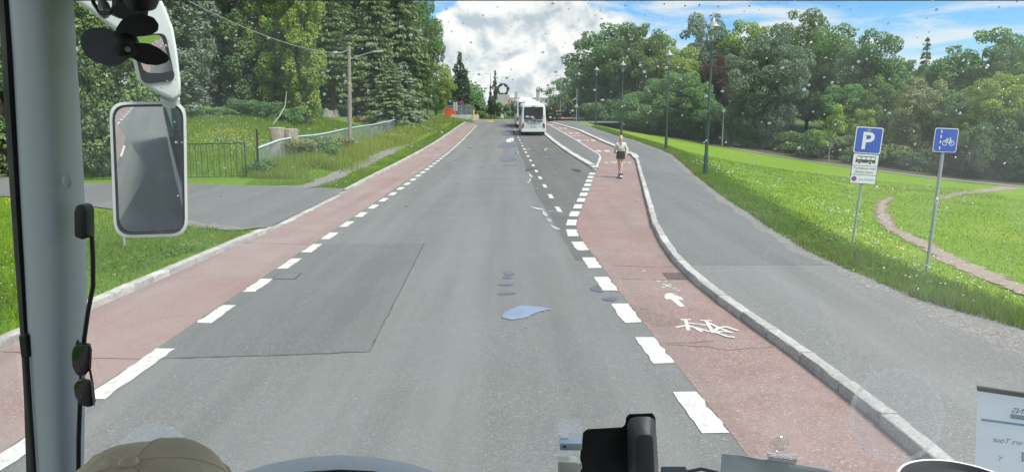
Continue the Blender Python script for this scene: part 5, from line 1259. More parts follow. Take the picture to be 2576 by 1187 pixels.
X = xat(1148, 96); small_sign('road_sign', X, 96, 3.1 + 96 * (278 - 258) / 1860, 'grey back of a rectangular sign on the end of the grassy bank', 'back')
X = xat(1284, 121); small_sign('red_sign', X, 121, 3.1 + 121 * (278 - 251) / 1860, 'small round red sign in front of the hedge left of the buses', 'red', zj(121))
t = empty('litter_bin', (xat(1383, 108), 108, zj(108)), 0, 'black litter bin right of the nearer bus', 'bin')
MB().lathe([(.42, 0), (.45, .9), (.47, .95)], n=12).build('body', M['black_metal'], t, smooth=True); MB().lathe([(.5, .95), (.5, 1.0), (.3, 1.15), (.02, 1.2)], n=12).build('lid', M['black_metal'], t, smooth=True); MB().box((0, -.46, .6), (.25, .02, .25)).build('label_plate', M['sign_white'], t)
# low fence below the hedge
t = empty('low_fence', (0, 0, 0), 0, 'dark low railing in front of the hedge behind the yellow posts', 'fence')
xa, xb = xat(1208, 122), xat(1245, 122)
for z in (.35, .9): MB().tube([(xa, 122, zj(122) + z), (xb, 122, zj(122) + z)], .03, 5).build('rail', M['black_metal'], t)
for k in range(8): MB().tube([(xa + (xb - xa) * k / 7, 122, zj(122)), (xa + (xb - xa) * k / 7, 122, zj(122) + 1.0)], .03, 5).build('post', M['black_metal'], t)
sheet('dry_verge', [111.2, 113, 115.5], lambda Y: -8, lambda Y: 3.5, lambda X, Y: R(Y) + .03, M['dirt'], 6, jit=(.4, .4), kind='structure')
# red gravel plaza, steps and stone pillar right of the buses
sheet('plaza', [113, 116, 120], lambda Y: xat(1381, Y), lambda Y: xat(1482, Y) + 1, lambda X, Y: R(Y) + .25, M['plaza_red'], 4, kind='structure')
t = empty('stone_steps', (0, 0, 0), 0, 'pale stone stair flank sloping up behind the two walkers', 'stairs')
xa, xb = xat(1424, 140), xat(1400, 140)
MB().prism([(xat(1427, 140), 140, zj(140) - .3), (xat(1400, 140), 140, zj(140) - .3), (xat(1396, 140), 140, zj(140) + 2.6), (xat(1402, 140), 140, zj(140) + 2.6), (xat(1427, 140), 140, zj(140) + .5)], (0, .5, 0)).build('flank', M['stone'], t, bevel=.03)
for k in range(8): MB().box((xat(1415, 141) - k * .32 + 1.1, 141.4, zj(141) + .1 + k * .3), (.42, 1.6, .3)).build('step', M['stone'], t)
t = empty('stone_pillar', (xat(1434, 138), 138, zj(138) - .2), 0, 'squat pale stone pillar with a cap right of the steps', 'pillar')
MB().box((0, 0, .95), (1.0, .8, 1.9)).build('shaft', M['stone'], t, bevel=.03); MB().box((0, 0, 2.0), (1.2, 1.0, .2)).build('cap', M['stone'], t, bevel=.03)
tag(MB().prism([(xat(1408, 150), 150, 2.0), (xat(1445, 150), 150, 2.0), (xat(1443, 150), 150, 5.4), (xat(1425, 150), 150, 6.1), (xat(1410, 150), 150, 5.2)], (0, .6, 0)).build('terrace_wall', M['stone'], bevel=.05), 'pale stone terrace wall glimpsed behind the open young trees', 'wall')

# balustrade and the ring sculpture (plain stand-in)
YB = 185
zt = 3.1 + YB * (278 - 247) / 1860; zbm = 3.1 + YB * (278 - 266) / 1860
t = empty('balustrade', (0, YB, 0), 0, 'long pale stone balustrade above the hedge behind the buses', 'balustrade')
xa, xb = xat(1250, YB), xat(1405, YB)
MB().box(((xa + xb) / 2, 0, zbm - 1.2), (xb - xa, .7, 2.8)).build('base_wall', M['stone'], t); MB().box(((xa + xb) / 2, 0, zt - .1), (xb - xa, .55, .22)).build('coping', M['stone'], t)
bl = MB().lathe([(.11, 0), (.11, .06), (.06, .12), (.13, .45), (.07, .85), (.12, 1.0), (.12, 1.06)], n=8).mesh('baluster', smooth=True); bl.materials.append(M['stone'])
hb = zt - .2 - (zbm + .2); nb = 46
for k in range(nb): link('baluster', bl, t, (xa + .3 + (xb - xa - .6) * k / (nb - 1), 0, zbm + .2), scale=(1, 1, hb / 1.06))
for dx in (1298, 1352):
    MB().box((xat(dx, YB), 0, (zbm + zt) / 2 + .6), (.8, .85, zt - zbm + 1.8)).build('pier', M['stone'], t, bevel=.04)
t = empty('ring_sculpture', (xat(1265.5, YB - 2), YB - 2, 0), 0, 'dark ring shaped sculpture on a pale stone pedestal against the sky', 'sculpture')
zp = 3.1 + (YB - 2) * (278 - 240) / 1860
MB().box((0, 0, zp - 1.9), (3.3, 2.4, 3.8)).build('pedestal', M['stone'], t, bevel=.05)
MB().lathe([(.62, 0), (.55, .2), (.45, .45)], (0, 0, zp), 12).build('foot', M['bronze'], t, smooth=True)
Rr = 1.22; zc = 3.1 + (YB - 2) * (278 - 227) / 1860; rows = []
for i in range(49):
    a = 2 * math.pi * i / 48; rr_ = .30 + .075 * math.sin(a * 7 + .5) + .04 * math.sin(a * 3); rows.append([((Rr + .06 * math.sin(5 * a) + rr_ * math.cos(b_)) * math.cos(a), rr_ * 1.2 * math.sin(b_), zc + (Rr + .06 * math.sin(5 * a) + rr_ * math.cos(b_)) * math.sin(a)) for b_ in np.linspace(0, 2 * math.pi, 13)])
MB().grid(rows).build('ring', M['bronze'], t, smooth=True, angle=80)

# ------------------------------------------------------------------ buses
def make_bus():
    W, L_, H_ = 2.46, 8.2, 3.08; t = empty('minibus')
    # body sections along y (rear = 0)
    def sec(y, k, zb, zt_, ins):
        w = W / 2 * k; P = []
        for x, z in ((-w + .03, zb), (-w, zb + .12), (-w, 1.05), (-w + .015, 1.6), (-w + .09 + ins, zt_ - .32), (-w + .17 + ins, zt_ - .12), (-w + .36 + ins, zt_ - .01), (0, zt_ + .03), (w - .36 - ins, zt_ - .01), (w - .17 - ins, zt_ - .12), (w - .09 - ins, zt_ - .32), (w - .015, 1.6), (w, 1.05), (w, zb + .12), (w - .03, zb)): P.append((x, y, z))
        return P
    rows = [sec(.0, .93, .42, 2.94, .04), sec(.02, .965, .38, 3.0, .02), sec(.10, 1.0, .36, H_, 0), sec(2, 1, .34, H_, 0), sec(5, 1, .34, H_, 0), sec(L_ - .5, 1, .34, H_ - .05, .0), sec(L_, .9, .45, H_ - .4, .05)]
    b = MB().grid(rows); m = len(rows[0]); b.f.append(tuple(range(m))); b.f.append(tuple(range(6 * m, 7 * m))[::-1])
    # close the underside
    for i in range(6): b.f.append((i * m, (i + 1) * m, (i + 1) * m + m - 1, i * m + m - 1))
    b.build('body', M['white_body'], t, smooth=True, angle=40)
    MB().prism([(x, -.004, 2.18 + z) for x, z in rrect(1.86, 1.22, .1)], (0, -.012, 0)).build('rear_window', M['dark_glass'], t)
    MB().prism([(x, -.001, .62 + z) for x, z in rrect(2.3, .1, .04)], (0, -.05, 0)).build('bumper_strip', M['white_body'], t)
    MB().box((0, -.02, .47), (2.3, .12, .16)).build('bumper', M['white_body'], t, bevel=.03)
    MB().box((0, 1.0, .36), (2.1, 2.0, .12)).build('underside', M['blackmatte'], t)
    for s in (-1, 1):
        P = [(s * .93, -.002, 1.22), (s * 1.06, -.002, 1.20), (s * 1.12, -.002, 1.05), (s * 1.13, .0, .80), (s * 1.08, -.002, .72), (s * .98, -.002, .80), (s * .93, -.002, 1.0)]
        l = MB().prism(P, (0, -.05, 0)).build('tail_light', M['tail_red'], t, bevel=.015); MB().prism([(s * .99, -.055, .98), (s * 1.08, -.055, .98), (s * 1.08, -.055, .88), (s * 1.0, -.055, .88)], (0, -.004, 0)).build('reflector', M['sign_red'], l)
        # side windows, each a pane
        for k in range(5):
            y0 = .25 + k * 1.45
            MB().prism([(s * (W / 2 - .002), y0, 1.66), (s * (W / 2 - .002), y0 + 1.38, 1.66), (s * (W / 2 - .075), y0 + 1.38, 2.68), (s * (W / 2 - .075), y0, 2.68)], (s * .012, 0, 0)).build('side_window', M['dark_glass'], t)
        MB().tube([(s * (W / 2 - .02), L_ - .2, 2.55), (s * (W / 2 + .18), L_ + .12, 2.6), (s * (W / 2 + .25), L_ + .15, 2.3)], .03, 6).build('mirror_arm', M['black'], t)
        MB().box((s * (W / 2 + .25), L_ + .15, 2.1), (.2, .08, .42)).build('mirror', M['black'], t, bevel=.03)
        for y in (1.9, 6.3):
            w = MB().lathe([(.28, -.13), (.43, -.13), (.45, -.08), (.45, .08), (.43, .13), (.28, .13)], (s * (W / 2 - .16), y, .45), 20, Matrix.Rotation(math.pi / 2, 3, 'Y')).build('wheel', M['rubber'], t, smooth=True)
            MB().lathe([(.05, -.14), (.27, -.135), (.27, .135), (.05, .14)], (s * (W / 2 - .16), y, .45), 16, Matrix.Rotation(math.pi / 2, 3, 'Y')).build('rim', M['galv'], w, smooth=True)
    MB().prism([(x, -.006, .86 + z) for x, z in rrect(.56, .16, .02)], (0, -.01, 0)).build('number_plate', mat('number_plate', (.25, .42, .36), .5), t)
    MB().box((0, 3.3, H_ + .08), (1.6, 2.6, .22), taper=.85).build('roof_unit', M['white_body'], t, bevel=.05)
    MB().box((0, -.018, 2.86), (.3, .02, .05)).build('brake_light', M['tail_red'], t)
    return t
bus = make_bus(); bus.location = (2.10, 73.2, zj(73.2)); bus.rotation_euler = (slope(76), 0, rad(1.2))
tag(bus, 'white minibus parked in the bay, rear window and lettering towards us', 'bus', 'white buses parked in the bay')
b2 = copy_tree(bus); b2.location = (1.72, 88.0, zj(88) + .02); b2.scale = (1.02, 1.2, 1.06)
tag(b2, 'second white bus parked ahead, mostly hidden by the nearer minibus', 'bus')
# lettering only on the nearer bus
for s_, sz, z, mt, bo in (('H.M. Kristiansens', .25, 1.37, 'sign_black', .016), ('Automobilbyrå AS', .18, 1.18, 'sign_black', .006)):
    o = text('lettering', s_, sz, M[mt], bus, 0, -.02, z, bold=bo)
for z, segs in ((1.08, (-.22, -.14, -.02, .14, .2)), (.99, (-.34, -.28, -.18, .0, .12, .3))):
    for k in segs: flat('small_print', [(k, z), (k + .07, z), (k + .07, z + .035), (k, z + .035)], M['sign_back'], bus, -.02)
flat('window_print', [(-.1, 1.66), (.22, 1.66), (.22, 1.70), (-.1, 1.70)], M['sign_back'], bus, -.02)
plate('round_sticker', .13, .13, .06, M['sign_white'], bus, -.012, 1.45, .008, -1.05)
# ------------------------------------------------------------------ people
def skin_body(name, joints, edges, mat_, parent, sub=2, root=0):
    me = bpy.data.meshes.new(name); me.from_pydata([j[:3] for j in joints], edges, []); me.update()
    o = mesh_obj(name, me, mat_, parent)
    sk = o.modifiers.new('skin', 'SKIN'); sk.use_smooth_shade = True
    lay = me.skin_vertices[0] if me.skin_vertices else None
    if lay is None:
        bm = bmesh.new(); bm.from_mesh(me); bm.verts.layers.skin.verify(); bm.to_mesh(me); bm.free(); lay = me.skin_vertices[0]
    for i, j in enumerate(joints):
        r = j[3]; lay.data[i].radius = (r, j[4] if len(j) > 4 else r); lay.data[i].use_root = (i == root)
    ss_ = o.modifiers.new('sub', 'SUBSURF'); ss_.levels = sub; ss_.render_levels = sub
    return o
M['skin'] = wmat('skin', (.52, .30, .22), .6, 0, .1, 9, .3)
M['hair_blond'] = wmat('hair_blond', (.48, .36, .19), .6, 0, .4, 30, .3)
M['jacket'] = mat('quilted_cream', (.55, .53, .44), .85, build=lambda nt, b: (lambda t: (t.L(t.mix(t.rng(t.voro(26), .0, .05, .45, 0), (.56, .54, .45), (.36, .35, .29)), b.inputs['Base Color']), t.bump(t.voro(26), b, .5, .02)))(NT(nt, 'Object')), spec=.2)
M['skirt'] = wmat('black_cloth', (.016, .018, .017), .85, 0, .3, 8, .2)
M['shoe'] = wmat('white_shoe', (.62, .60, .58), .6, 0, .2, 9, .3)
M['navy'] = wmat('navy_cloth', (.018, .024, .045), .85, 0, .3, 8, .2)
M['grey_cloth'] = wmat('grey_cloth', (.34, .34, .36), .85, 0, .3, 6, .2)
def rider():
    X, Y = 4.99, 34.1; z = float(R(Y)) + .006
    # scooter
    s = empty('kick_scooter', (X, Y, z), rad(-3), 'electric kick scooter with a red rear light on the red cycle lane', 'scooter')
    for nm, y in (('rear_wheel', -.42), ('front_wheel', .55)):
        w = MB().lathe([(.06, -.035), (.10, -.035), (.115, -.015), (.115, .015), (.10, .035), (.06, .035)], (0, y, .115), 16, Matrix.Rotation(math.pi / 2, 3, 'Y')).build(nm, M['rubber'], s, smooth=True)
        MB().lathe([(.01, -.03), (.06, -.03), (.06, .03), (.01, .03)], (0, y, .115), 10, Matrix.Rotation(math.pi / 2, 3, 'Y')).build('hub', M['galv'], w)
    MB().box((0, .03, .15), (.16, .72, .055)).build('deck', M['black'], s, bevel=.015)
    MB().prism([(-.07, -.33, .18), (-.075, -.50, .27), (-.06, -.58, .22), (-.06, -.57, .17)], (.135, 0, 0)).build('mudguard', M['black'], s, bevel=.01)
    MB().box((0, -.585, .235), (.07, .02, .05)).build('rear_light', M['sign_red'], s, bevel=.008)
    MB().box((0, -.61, .13), (.12, .012, .09)).build('rear_plate', M['sign_white'], s)
    MB().tube([(0, .42, .18), (0, .52, .24), (.0, .42, 1.12)], [.03, .03, .024], 8).build('stem', M['black'], s)
    MB().tube([(-.27, .40, 1.12), (.27, .40, 1.12)], .018, 8).build('handlebar', M['black'], s)
    # rider; feet on the deck
    p = empty('person', (X, Y, z), rad(-3), 'person with blond ponytail, cream jacket and black skirt riding a kick scooter away', 'person')
    b = .178
    J = [(0, 0, .98 + b, .13, .10), (0, .0, 1.18 + b, .115, .09), (0, .01, 1.36 + b, .12, .085), (0, .01, 1.44 + b, .07, .06), (0, .02, 1.50 + b, .045),
         (0, .03, 1.58 + b, .075, .085), (0, .03, 1.66 + b, .075, .09), (0, .02, 1.72 + b, .035),
         (-.085, 0, .90 + b, .085), (-.07, .05, .52 + b, .058), (-.06, .02, .36 + b, .056), (-.045, .0, .10 + b, .034), (-.045, .03, .04 + b, .036), (-.045, .14, .025 + b, .026),
         (.085, -.02, .90 + b, .085), (.06, -.02, .52 + b, .058), (.045, -.10, .36 + b, .056), (.03, -.19, .10 + b, .034), (.03, -.18, .04 + b, .036), (.03, -.06, .025 + b, .026),
         (-.17, .01, 1.38 + b, .055), (-.235, .06, 1.12 + b, .045), (-.25, .26, .98 + b, .034), (-.25, .36, .955 + b, .028),
         (.17, .01, 1.38 + b, .055), (.235, .04, 1.12 + b, .045), (.25, .26, .98 + b, .034), (.25, .36, .955 + b, .028)]
    E_ = [(0, 1), (1, 2), (2, 3), (3, 4), (4, 5), (5, 6), (6, 7), (0, 8), (8, 9), (9, 10), (10, 11), (11, 12), (12, 13), (0, 14), (14, 15), (15, 16), (16, 17), (17, 18), (18, 19), (2, 20), (20, 21), (21, 22), (22, 23), (2, 24), (24, 25), (25, 26), (26, 27)]
    skin_body('body', J, E_, M['skin'], p)
    for s_ in (-1, 1):
        h = MB()
        for k in range(4): h.tube([(s_ * (.235 + .017 * k - .026), .36, 1.137), (s_ * (.235 + .017 * k - .026), .40, 1.146), (s_ * (.235 + .017 * k - .026), .422, 1.125), (s_ * (.235 + .017 * k - .026), .412, 1.10)], [.009, .009, .008, .006], 6)
        h.tube([(s_ * .21, .36, 1.13), (s_ * .2, .385, 1.10), (s_ * .205, .405, 1.098)], [.01, .009, .007], 6)
        h.build('fingers', M['skin'], p, smooth=True)
    JJ = [(0, 0, 1.06 + b, .175, .125), (0, 0, 1.20 + b, .178, .13), (0, 0, 1.36 + b, .165, .115), (0, .01, 1.455 + b, .075, .065),
          (-.175, 0, 1.375 + b, .085, .08), (-.245, .05, 1.14 + b, .082, .075), (-.262, .22, 1.01 + b, .058), (.175, 0, 1.375 + b, .085, .08), (.25, .03, 1.14 + b, .085, .078), (.275, .2, 1.0 + b, .06)]
    skin_body('jacket', JJ, [(0, 1), (1, 2), (2, 3), (2, 4), (4, 5), (5, 6), (2, 7), (7, 8), (8, 9)], M['jacket'], p)
    MB().lathe([(.165, 1.06 + b), (.185, .95 + b), (.20, .80 + b), (.205, .70 + b), (.19, .70 + b), (.15, 1.05 + b)], n=18, M=Matrix.Diagonal((1, .78, 1)), close=False).build('skirt', M['skirt'], p, smooth=True)
    hr = MB().ell((0, .015, 1.655 + b), (.092, .105, .118), 16, 10); hr.tube([(0, -.085, 1.66 + b), (.0, -.125, 1.60 + b), (.01, -.12, 1.45 + b), (.02, -.13, 1.33 + b)], [.035, .042, .035, .012], 8); hr.build('hair', M['hair_blond'], p, smooth=True)
    for x, y in ((-.045, .0), (.03, -.20)):
        MB().ell((x, y + .05, .05 + b - .01), (.045, .13, .05), 10, 8).build('shoe', M['shoe'], p, smooth=True)
    tag(MB().prism([(.20 + X, Y - .16, z + .92 + b), (.33 + X, Y - .12, z + .92 + b), (.34 + X, Y - .10, z + 1.20 + b), (.24 + X, Y - .14, z + 1.24 + b)], (0, .1, 0)).build('shoulder_bag', M['jacket'], bevel=.02), 'cream shoulder bag hanging at the right hip of the scooter rider', 'bag')
rider()
def walker(X, Y, z, top, legs, label, skirt=False, h=1.72, rz=0.0, stride=.18):
    p = empty('person', (X, Y, z), rz, label, 'person'); k = h / 1.72
    J = [(0, 0, .95, .12, .09), (0, 0, 1.15, .11, .085), (0, 0, 1.35, .12, .085), (0, .0, 1.45, .05), (0, .01, 1.54, .07, .08), (0, .01, 1.64, .07, .085), (0, 0, 1.70, .03),
         (-.08, 0, .88, .08), (-.08, stride * .6, .48, .058), (-.08, stride, .08, .04), (-.08, stride + .12, .03, .03), (.08, 0, .88, .08), (.08, -stride * .3, .48, .058), (.08, -stride, .10, .04), (.08, -stride + .1, .03, .03),
         (-.17, 0, 1.37, .05), (-.22, -.05, 1.1, .042), (-.23, .06, .86, .03), (-.23, .08, .78, .028), (.17, 0, 1.37, .05), (.22, .02, 1.1, .042), (.23, .12, .88, .03), (.23, .14, .80, .028)]
    J = [(a[0] * k, a[1] * k, a[2] * k) + tuple(v * k for v in a[3:]) for a in J]
    E_ = [(0, 1), (1, 2), (2, 3), (3, 4), (4, 5), (5, 6), (0, 7), (7, 8), (8, 9), (9, 10), (0, 11), (11, 12), (12, 13), (13, 14), (2, 15), (15, 16), (16, 17), (17, 18), (2, 19), (19, 20), (20, 21), (21, 22)]
    skin_body('body', J, E_, M['skin'], p, 1)
    T = [J[0][:3] + (.15 * k, .115 * k), J[1][:3] + (.15 * k, .115 * k), J[2][:3] + (.15 * k, .11 * k), J[15][:3] + (.075 * k,), J[16][:3] + (.065 * k,), J[17][:3] + (.05 * k,), J[19][:3] + (.075 * k,), J[20][:3] + (.065 * k,), J[21][:3] + (.05 * k,)]
    skin_body('jacket', T, [(0, 1), (1, 2), (2, 3), (3, 4), (4, 5), (2, 6), (6, 7), (7, 8)], top, p, 1)
    if skirt: MB().lathe([(.15, 1.0 * k), (.22, .7 * k), (.34, .18 * k), (.3, .18 * k)], n=12, close=False).build('skirt', legs, p, smooth=True)
    else:
        skin_body('trousers', [J[0][:3] + (.135 * k, .11 * k), J[7][:3] + (.1 * k,), J[8][:3] + (.08 * k,), J[9][:3] + (.065 * k,), J[11][:3] + (.1 * k,), J[12][:3] + (.08 * k,), J[13][:3] + (.065 * k,)], [(0, 1), (1, 2), (2, 3), (0, 4), (4, 5), (5, 6)], legs, p, 1)
    MB().ell((0, -.01, 1.635 * k), (.085, .095, .10), 10, 8).build('hair', M['hair_blond'] if skirt else M['skirt'], p, smooth=True)
zs = lambda X, Y: float(R(Y)) + .06
X = xat(1399.5, 106); walker(X, 106, zs(X, 106), M['navy'], M['skirt'], 'left one of two people in dark clothes walking away right of the buses', h=1.75)
X = xat(1406.5, 106.5); walker(X, 106.5, zs(X, 106.5), M['navy'], M['skirt'], 'right one of two people in dark clothes walking away right of the buses', h=1.78, stride=.24)
X = xat(1262.5, 116.5); walker(X, 116.5, float(R(116.5)) + .05, M['navy'], M['grey_cloth'], 'person in a dark top and long grey skirt walking by the hedge', True, 1.7, rad(-80))

# ------------------------------------------------------------------ our own coach: pillar, glass, mirrors, dash
M['pillar'] = mat('pillar_trim', (.22, .27, .30), .55, build=lambda nt, b: (lambda t: (t.L(t.mix(t.rng(t.noise(3, 4, .6), .35, .7, 0, .25), (.47, .51, .545), (.39, .425, .455)), b.inputs['Base Color']), t.bump(t.voro(420), b, .25, .002)))(NT(nt, 'Object')), spec=.4)
M['dash_grey'] = wmat('dash_grey', (.55, .62, .65), .5, 0, .15, 3)
M['dash_dark'] = wmat('dash_dark', (.03, .032, .035), .7, 0, .2, 3)
M['headliner'] = wmat('headliner', (.30, .31, .31), .9, 0, .15, 2, .2)
M['mirror'] = mat('mirror_silver', (.78, .82, .82), .015, 1.0)
M['white_mirror'] = wmat('white_mirror_paint', (.62, .66, .63), .3, 0, .15, 5)
M['tinted'] = thin_glass('tinted_glass', .10, (.62, .70, .68))
coach = empty('coach', (0, .8, 1.9), 0, 'front of the coach we sit in: grey pillar, windscreen, white mirror arm and dash', 'coach')
INV = Matrix.Translation((0, -.8, -1.9))
def cp(o):
    o.matrix_parent_inverse = INV; return o
def cb(b, name, m, par=None, **k):
    o = b.build(name, m, par or coach, **k)
    if par is None: cp(o)
    return o
# pillar: convex section lofted up the windscreen's left edge
rows = []
for y, xl, xr in ((-70, 12, 180), (0, 19, 185), (150, 30, 194), (300, 38, 203), (470, 47, 212), (700, 60, 219), (860, 68, 218), (1000, 77, 214), (1187, 90, 211), (1260, 94, 210)):
    r = []
    for k in range(13):
        t = k / 12; bulge = .085 * (math.sin(math.pi * t) ** .55)
        r.append(px(xl + (xr - xl) * t, y, 1.56 - bulge + .02 * t))
    r += [px(xr - 1, y, 1.66), px(xl + 12, y, 1.66)]
    rows.append(r)
b = MB().grid([r + [r[0]] for r in rows]); pillar = cb(b, 'windscreen_pillar', M['pillar'], smooth=True, angle=50)
c = px(168, 456, 1.475); MB().ell(c, (.0098, .004, .0132), 16, 8, Matrix.Rotation(rad(-6), 3, 'Y')).build('plug_cap', M['pillar'], pillar, smooth=True)
# black seal between pillar and side window
rows = []
for y, xl, xr in ((-70, -22, 16), (0, -4, 23), (300, 12, 42), (600, 33, 58), (860, 52, 73), (1000, 60, 82), (1187, 66, 95), (1260, 68, 98)):
    rows.append([px(xl, y, 1.585), px(xl, y, 1.575), px((xl + xr) / 2, y, 1.545), px(xr, y, 1.555), px(xr, y, 1.60)])
cb(MB().grid(rows), 'window_seal', M['rubber'], smooth=True)
c = px(66, 868, 1.535); cb(MB().box(c, (.016, .02, .05)), 'seal_clip', M['black'], bevel=.003)
cb(MB().tube([px(64, 885, 1.53), px(72, 1000, 1.53), px(80, 1100, 1.53), px(88, 1230, 1.53)], .004, 6), 'seal_cable', M['black'])
# panes
def wy(z): return 1.96 - .287 * (z - 2.2)      # windscreen plane: depth at height z
WX = np.linspace(-1.10, 1.62, 19)
rows = [[(x, wy(z) - .02 * (x / 1.1) ** 2, z) for x in WX] for z in np.linspace(1.75, 3.36, 8)]
ws = cb(MB().grid(rows), 'windscreen', M['windscreen'], smooth=True)
cb(MB().face([(-1.125, 1.64, 1.7), (-1.125, -2, 1.7), (-1.125, -2, 3.25), (-1.125, 1.58, 3.25)]), 'side_window', M['clear'])
# header, roof and the coach's left flank (seen in the mirror)
p = px(1288, 3.0, 1.70)
cb(MB().box((0, 1.66, p.z + .10), (2.3, .08, .20)), 'header_rail', M['blackmatte'])
cb(MB().box((0, -5.3, 3.56), (2.3, 14, .06)), 'roof', M['headliner'])
cb(MB().box((1.2, -5.4, .95), (.03, 13.9, 1.1)), 'right_flank_panel', M['white_body'])
cb(MB().box((1.2, -6.3, 2.85), (.03, 11.9, .7)), 'right_flank_upper', M['white_body'])
cb(MB().box((1.2, -5.8, 2.0), (.01, 12.9, .96)), 'right_flank_window', M['tinted'])
cb(MB().box((0, -5.0, .42), (2.2, 13.8, .04)), 'floor', M['dash_dark'])
cb(MB().box((0, -12.3, 1.9), (2.3, .05, 3.1)), 'rear_panel', M['white_body'])
cb(MB().box((-1.145, -5.4, .95), (.03, 13.9, 1.1)), 'flank_panel', M['white_body'])
cb(MB().box((-1.152, -6.3, 2.0), (.01, 11.9, .96)), 'flank_window', M['tinted'])
cb(MB().box((-1.145, -6.3, 2.85), (.03, 11.9, .7)), 'flank_upper', mat('flank_green', (.10, .22, .21), .3))
cb(MB().box((0, 1.15, 1.95), (2.2, 1.5, .06)), 'dashboard', M['dash_dark'])
cb(MB().box((0, 1.93, 1.35), (2.2, .1, 1.2)), 'front_panel', M['white_body'])
# raindrops on the outside of the windscreen
g = np.random.default_rng(55); V = []; F = []
nn = Vector((0, math.cos(math.atan(.287)), math.sin(math.atan(.287))))
n_d = 0
while n_d < 560:
    dx = g.uniform(400, 2576); dy = abs(g.normal(190, 170)) if g.random() < .8 else g.uniform(0, 1000)
    if dy > 1000 or (dy > 560 and g.random() < .6): continue
    d = px(dx, dy, 1.0) - Vector((0, 0, CAM_H)); t = (1.96 + .287 * 2.2 - .287 * CAM_H) / (d.y + .287 * d.z); c = Vector((0, 0, CAM_H)) + d * t + nn * .004
    r = (.0014 + .0024 * g.random() ** 2.2) * (1 if dy < 560 else .8); sx = r * g.uniform(.8, 1.3); sy = r * g.uniform(.7, 1.05)
    base = len(V); up = Vector((0, -nn.z, nn.y)); rt = Vector((1, 0, 0)); m = 10
    for h_, k in ((0, 1.0), (.32, .86), (.52, .5)):
        for a in range(m):
            an = 2 * math.pi * a / m; V.append(tuple(c + rt * math.cos(an) * sx * k + up * math.sin(an) * sy * k + nn * r * h_))
    V.append(tuple(c + nn * r * .6)); V.append(tuple(c))
    for i in range(2):
        for a in range(m): F.append((base + i * m + a, base + i * m + (a + 1) % m, base + (i + 1) * m + (a + 1) % m, base + (i + 1) * m + a))
    for a in range(m):
        F.append((base + 2 * m + a, base + 2 * m + (a + 1) % m, base + 3 * m)); F.append((base + (a + 1) % m, base + a, base + 3 * m + 1))
    n_d += 1
dm_ = bpy.data.meshes.new('raindrops'); dm_.from_pydata(V, [], F); dm_.update()
for f in dm_.polygons: f.use_smooth = len(f.vertices) == 4 or True
M['drop'] = bpy.data.materials.new('rain_water'); M['drop'].use_nodes = True; nt = M['drop'].node_tree; nt.nodes.clear()
o_ = nt.nodes.new('ShaderNodeOutputMaterial'); gl = nt.nodes.new('ShaderNodeBsdfGlass'); gl.inputs['IOR'].default_value = 1.33; gl.inputs['Roughness'].default_value = 0; nt.links.new(gl.outputs[0], o_.inputs[0])
drops = mesh_obj('raindrops', dm_, M['drop'], ws, kind='stuff')

# exterior mirrors
MC = px(372, 428, 2.8); MN = Vector((.20, -1, -.13)).normalized()
mx_ = Vector((0, 0, 1)).cross(MN).normalized()
if mx_.x < 0: mx_ = -mx_
mz_ = MN.cross(mx_); 
if mz_.z < 0: mz_ = -mz_
def outline(pts, n, dz=0.0): return [on_plane(x, y, MC + MN * dz, MN) for x, y in pts]
def round_poly(P, r, n=5):
    out = []; m = len(P)
    for i in range(m):
        a, b_, c_ = [Vector((*P[(i + k) % m], 0)) for k in (-1, 0, 1)]
        u = (a - b_).normalized() * r; w = (c_ - b_).normalized() * r
        for k in range(n + 1):
            t = k / n; q = (b_ + u) * (1 - t) ** 2 + b_ * 2 * t * (1 - t) + (b_ + w) * t * t; out.append((q.x, q.y))
    return out
Q = [(274, 257), (468, 255), (473, 594), (287, 599)]
def inset(P, d): c_ = (sum(p[0] for p in P) / 4, sum(p[1] for p in P) / 4); return [(x + (d if x < c_[0] else -d), y + (d if y < c_[1] else -d)) for x, y in P]
b = MB(); A = outline(round_poly(Q, 42), 5, .0); Bk = [p - MN * .075 + (MC - p) * .12 for p in outline(round_poly(Q, 42), 5)]
nA = len(A); b.add(A + Bk, [(i, (i + 1) % nA, nA + (i + 1) % nA, nA + i) for i in range(nA)] + [tuple(range(nA, 2 * nA))[::-1]])
I1 = outline(round_poly(inset(Q, 7), 38), 5, .003); b.add(A + I1, [(i, (i + 1) % nA, nA + (i + 1) % nA, nA + i) for i in range(nA)])
mh = cb(b, 'mirror', M['white_mirror'], smooth=True, angle=40)
b = MB(); I2 = outline(round_poly(inset(Q, 13), 34), 5, .0); b.add(I1 + I2, [(i, (i + 1) % nA, nA + (i + 1) % nA, nA + i) for i in range(nA)]); b.build('bezel', M['blackmatte'], mh)
# convex glass
gp = dens(round_poly(inset(Q, 12.5), 33, 6), 9); cx_, cy_ = 375.5, 427; rows = []
for k in range(25):
    s_ = max(k / 24, .0005); row = []
    for (x, y) in gp + [gp[0]]:
        p = on_plane(cx_ + (x - cx_) * s_, cy_ + (y - cy_) * s_, MC, MN); r2 = (p - MC).length_squared
        row.append(p + MN * (.006 - r2 / (2 * 3.0) + .009 * 0))
    rows.append(row)
MB().grid(rows).build('mirror_glass', M['mirror'], mh, smooth=True, angle=80)
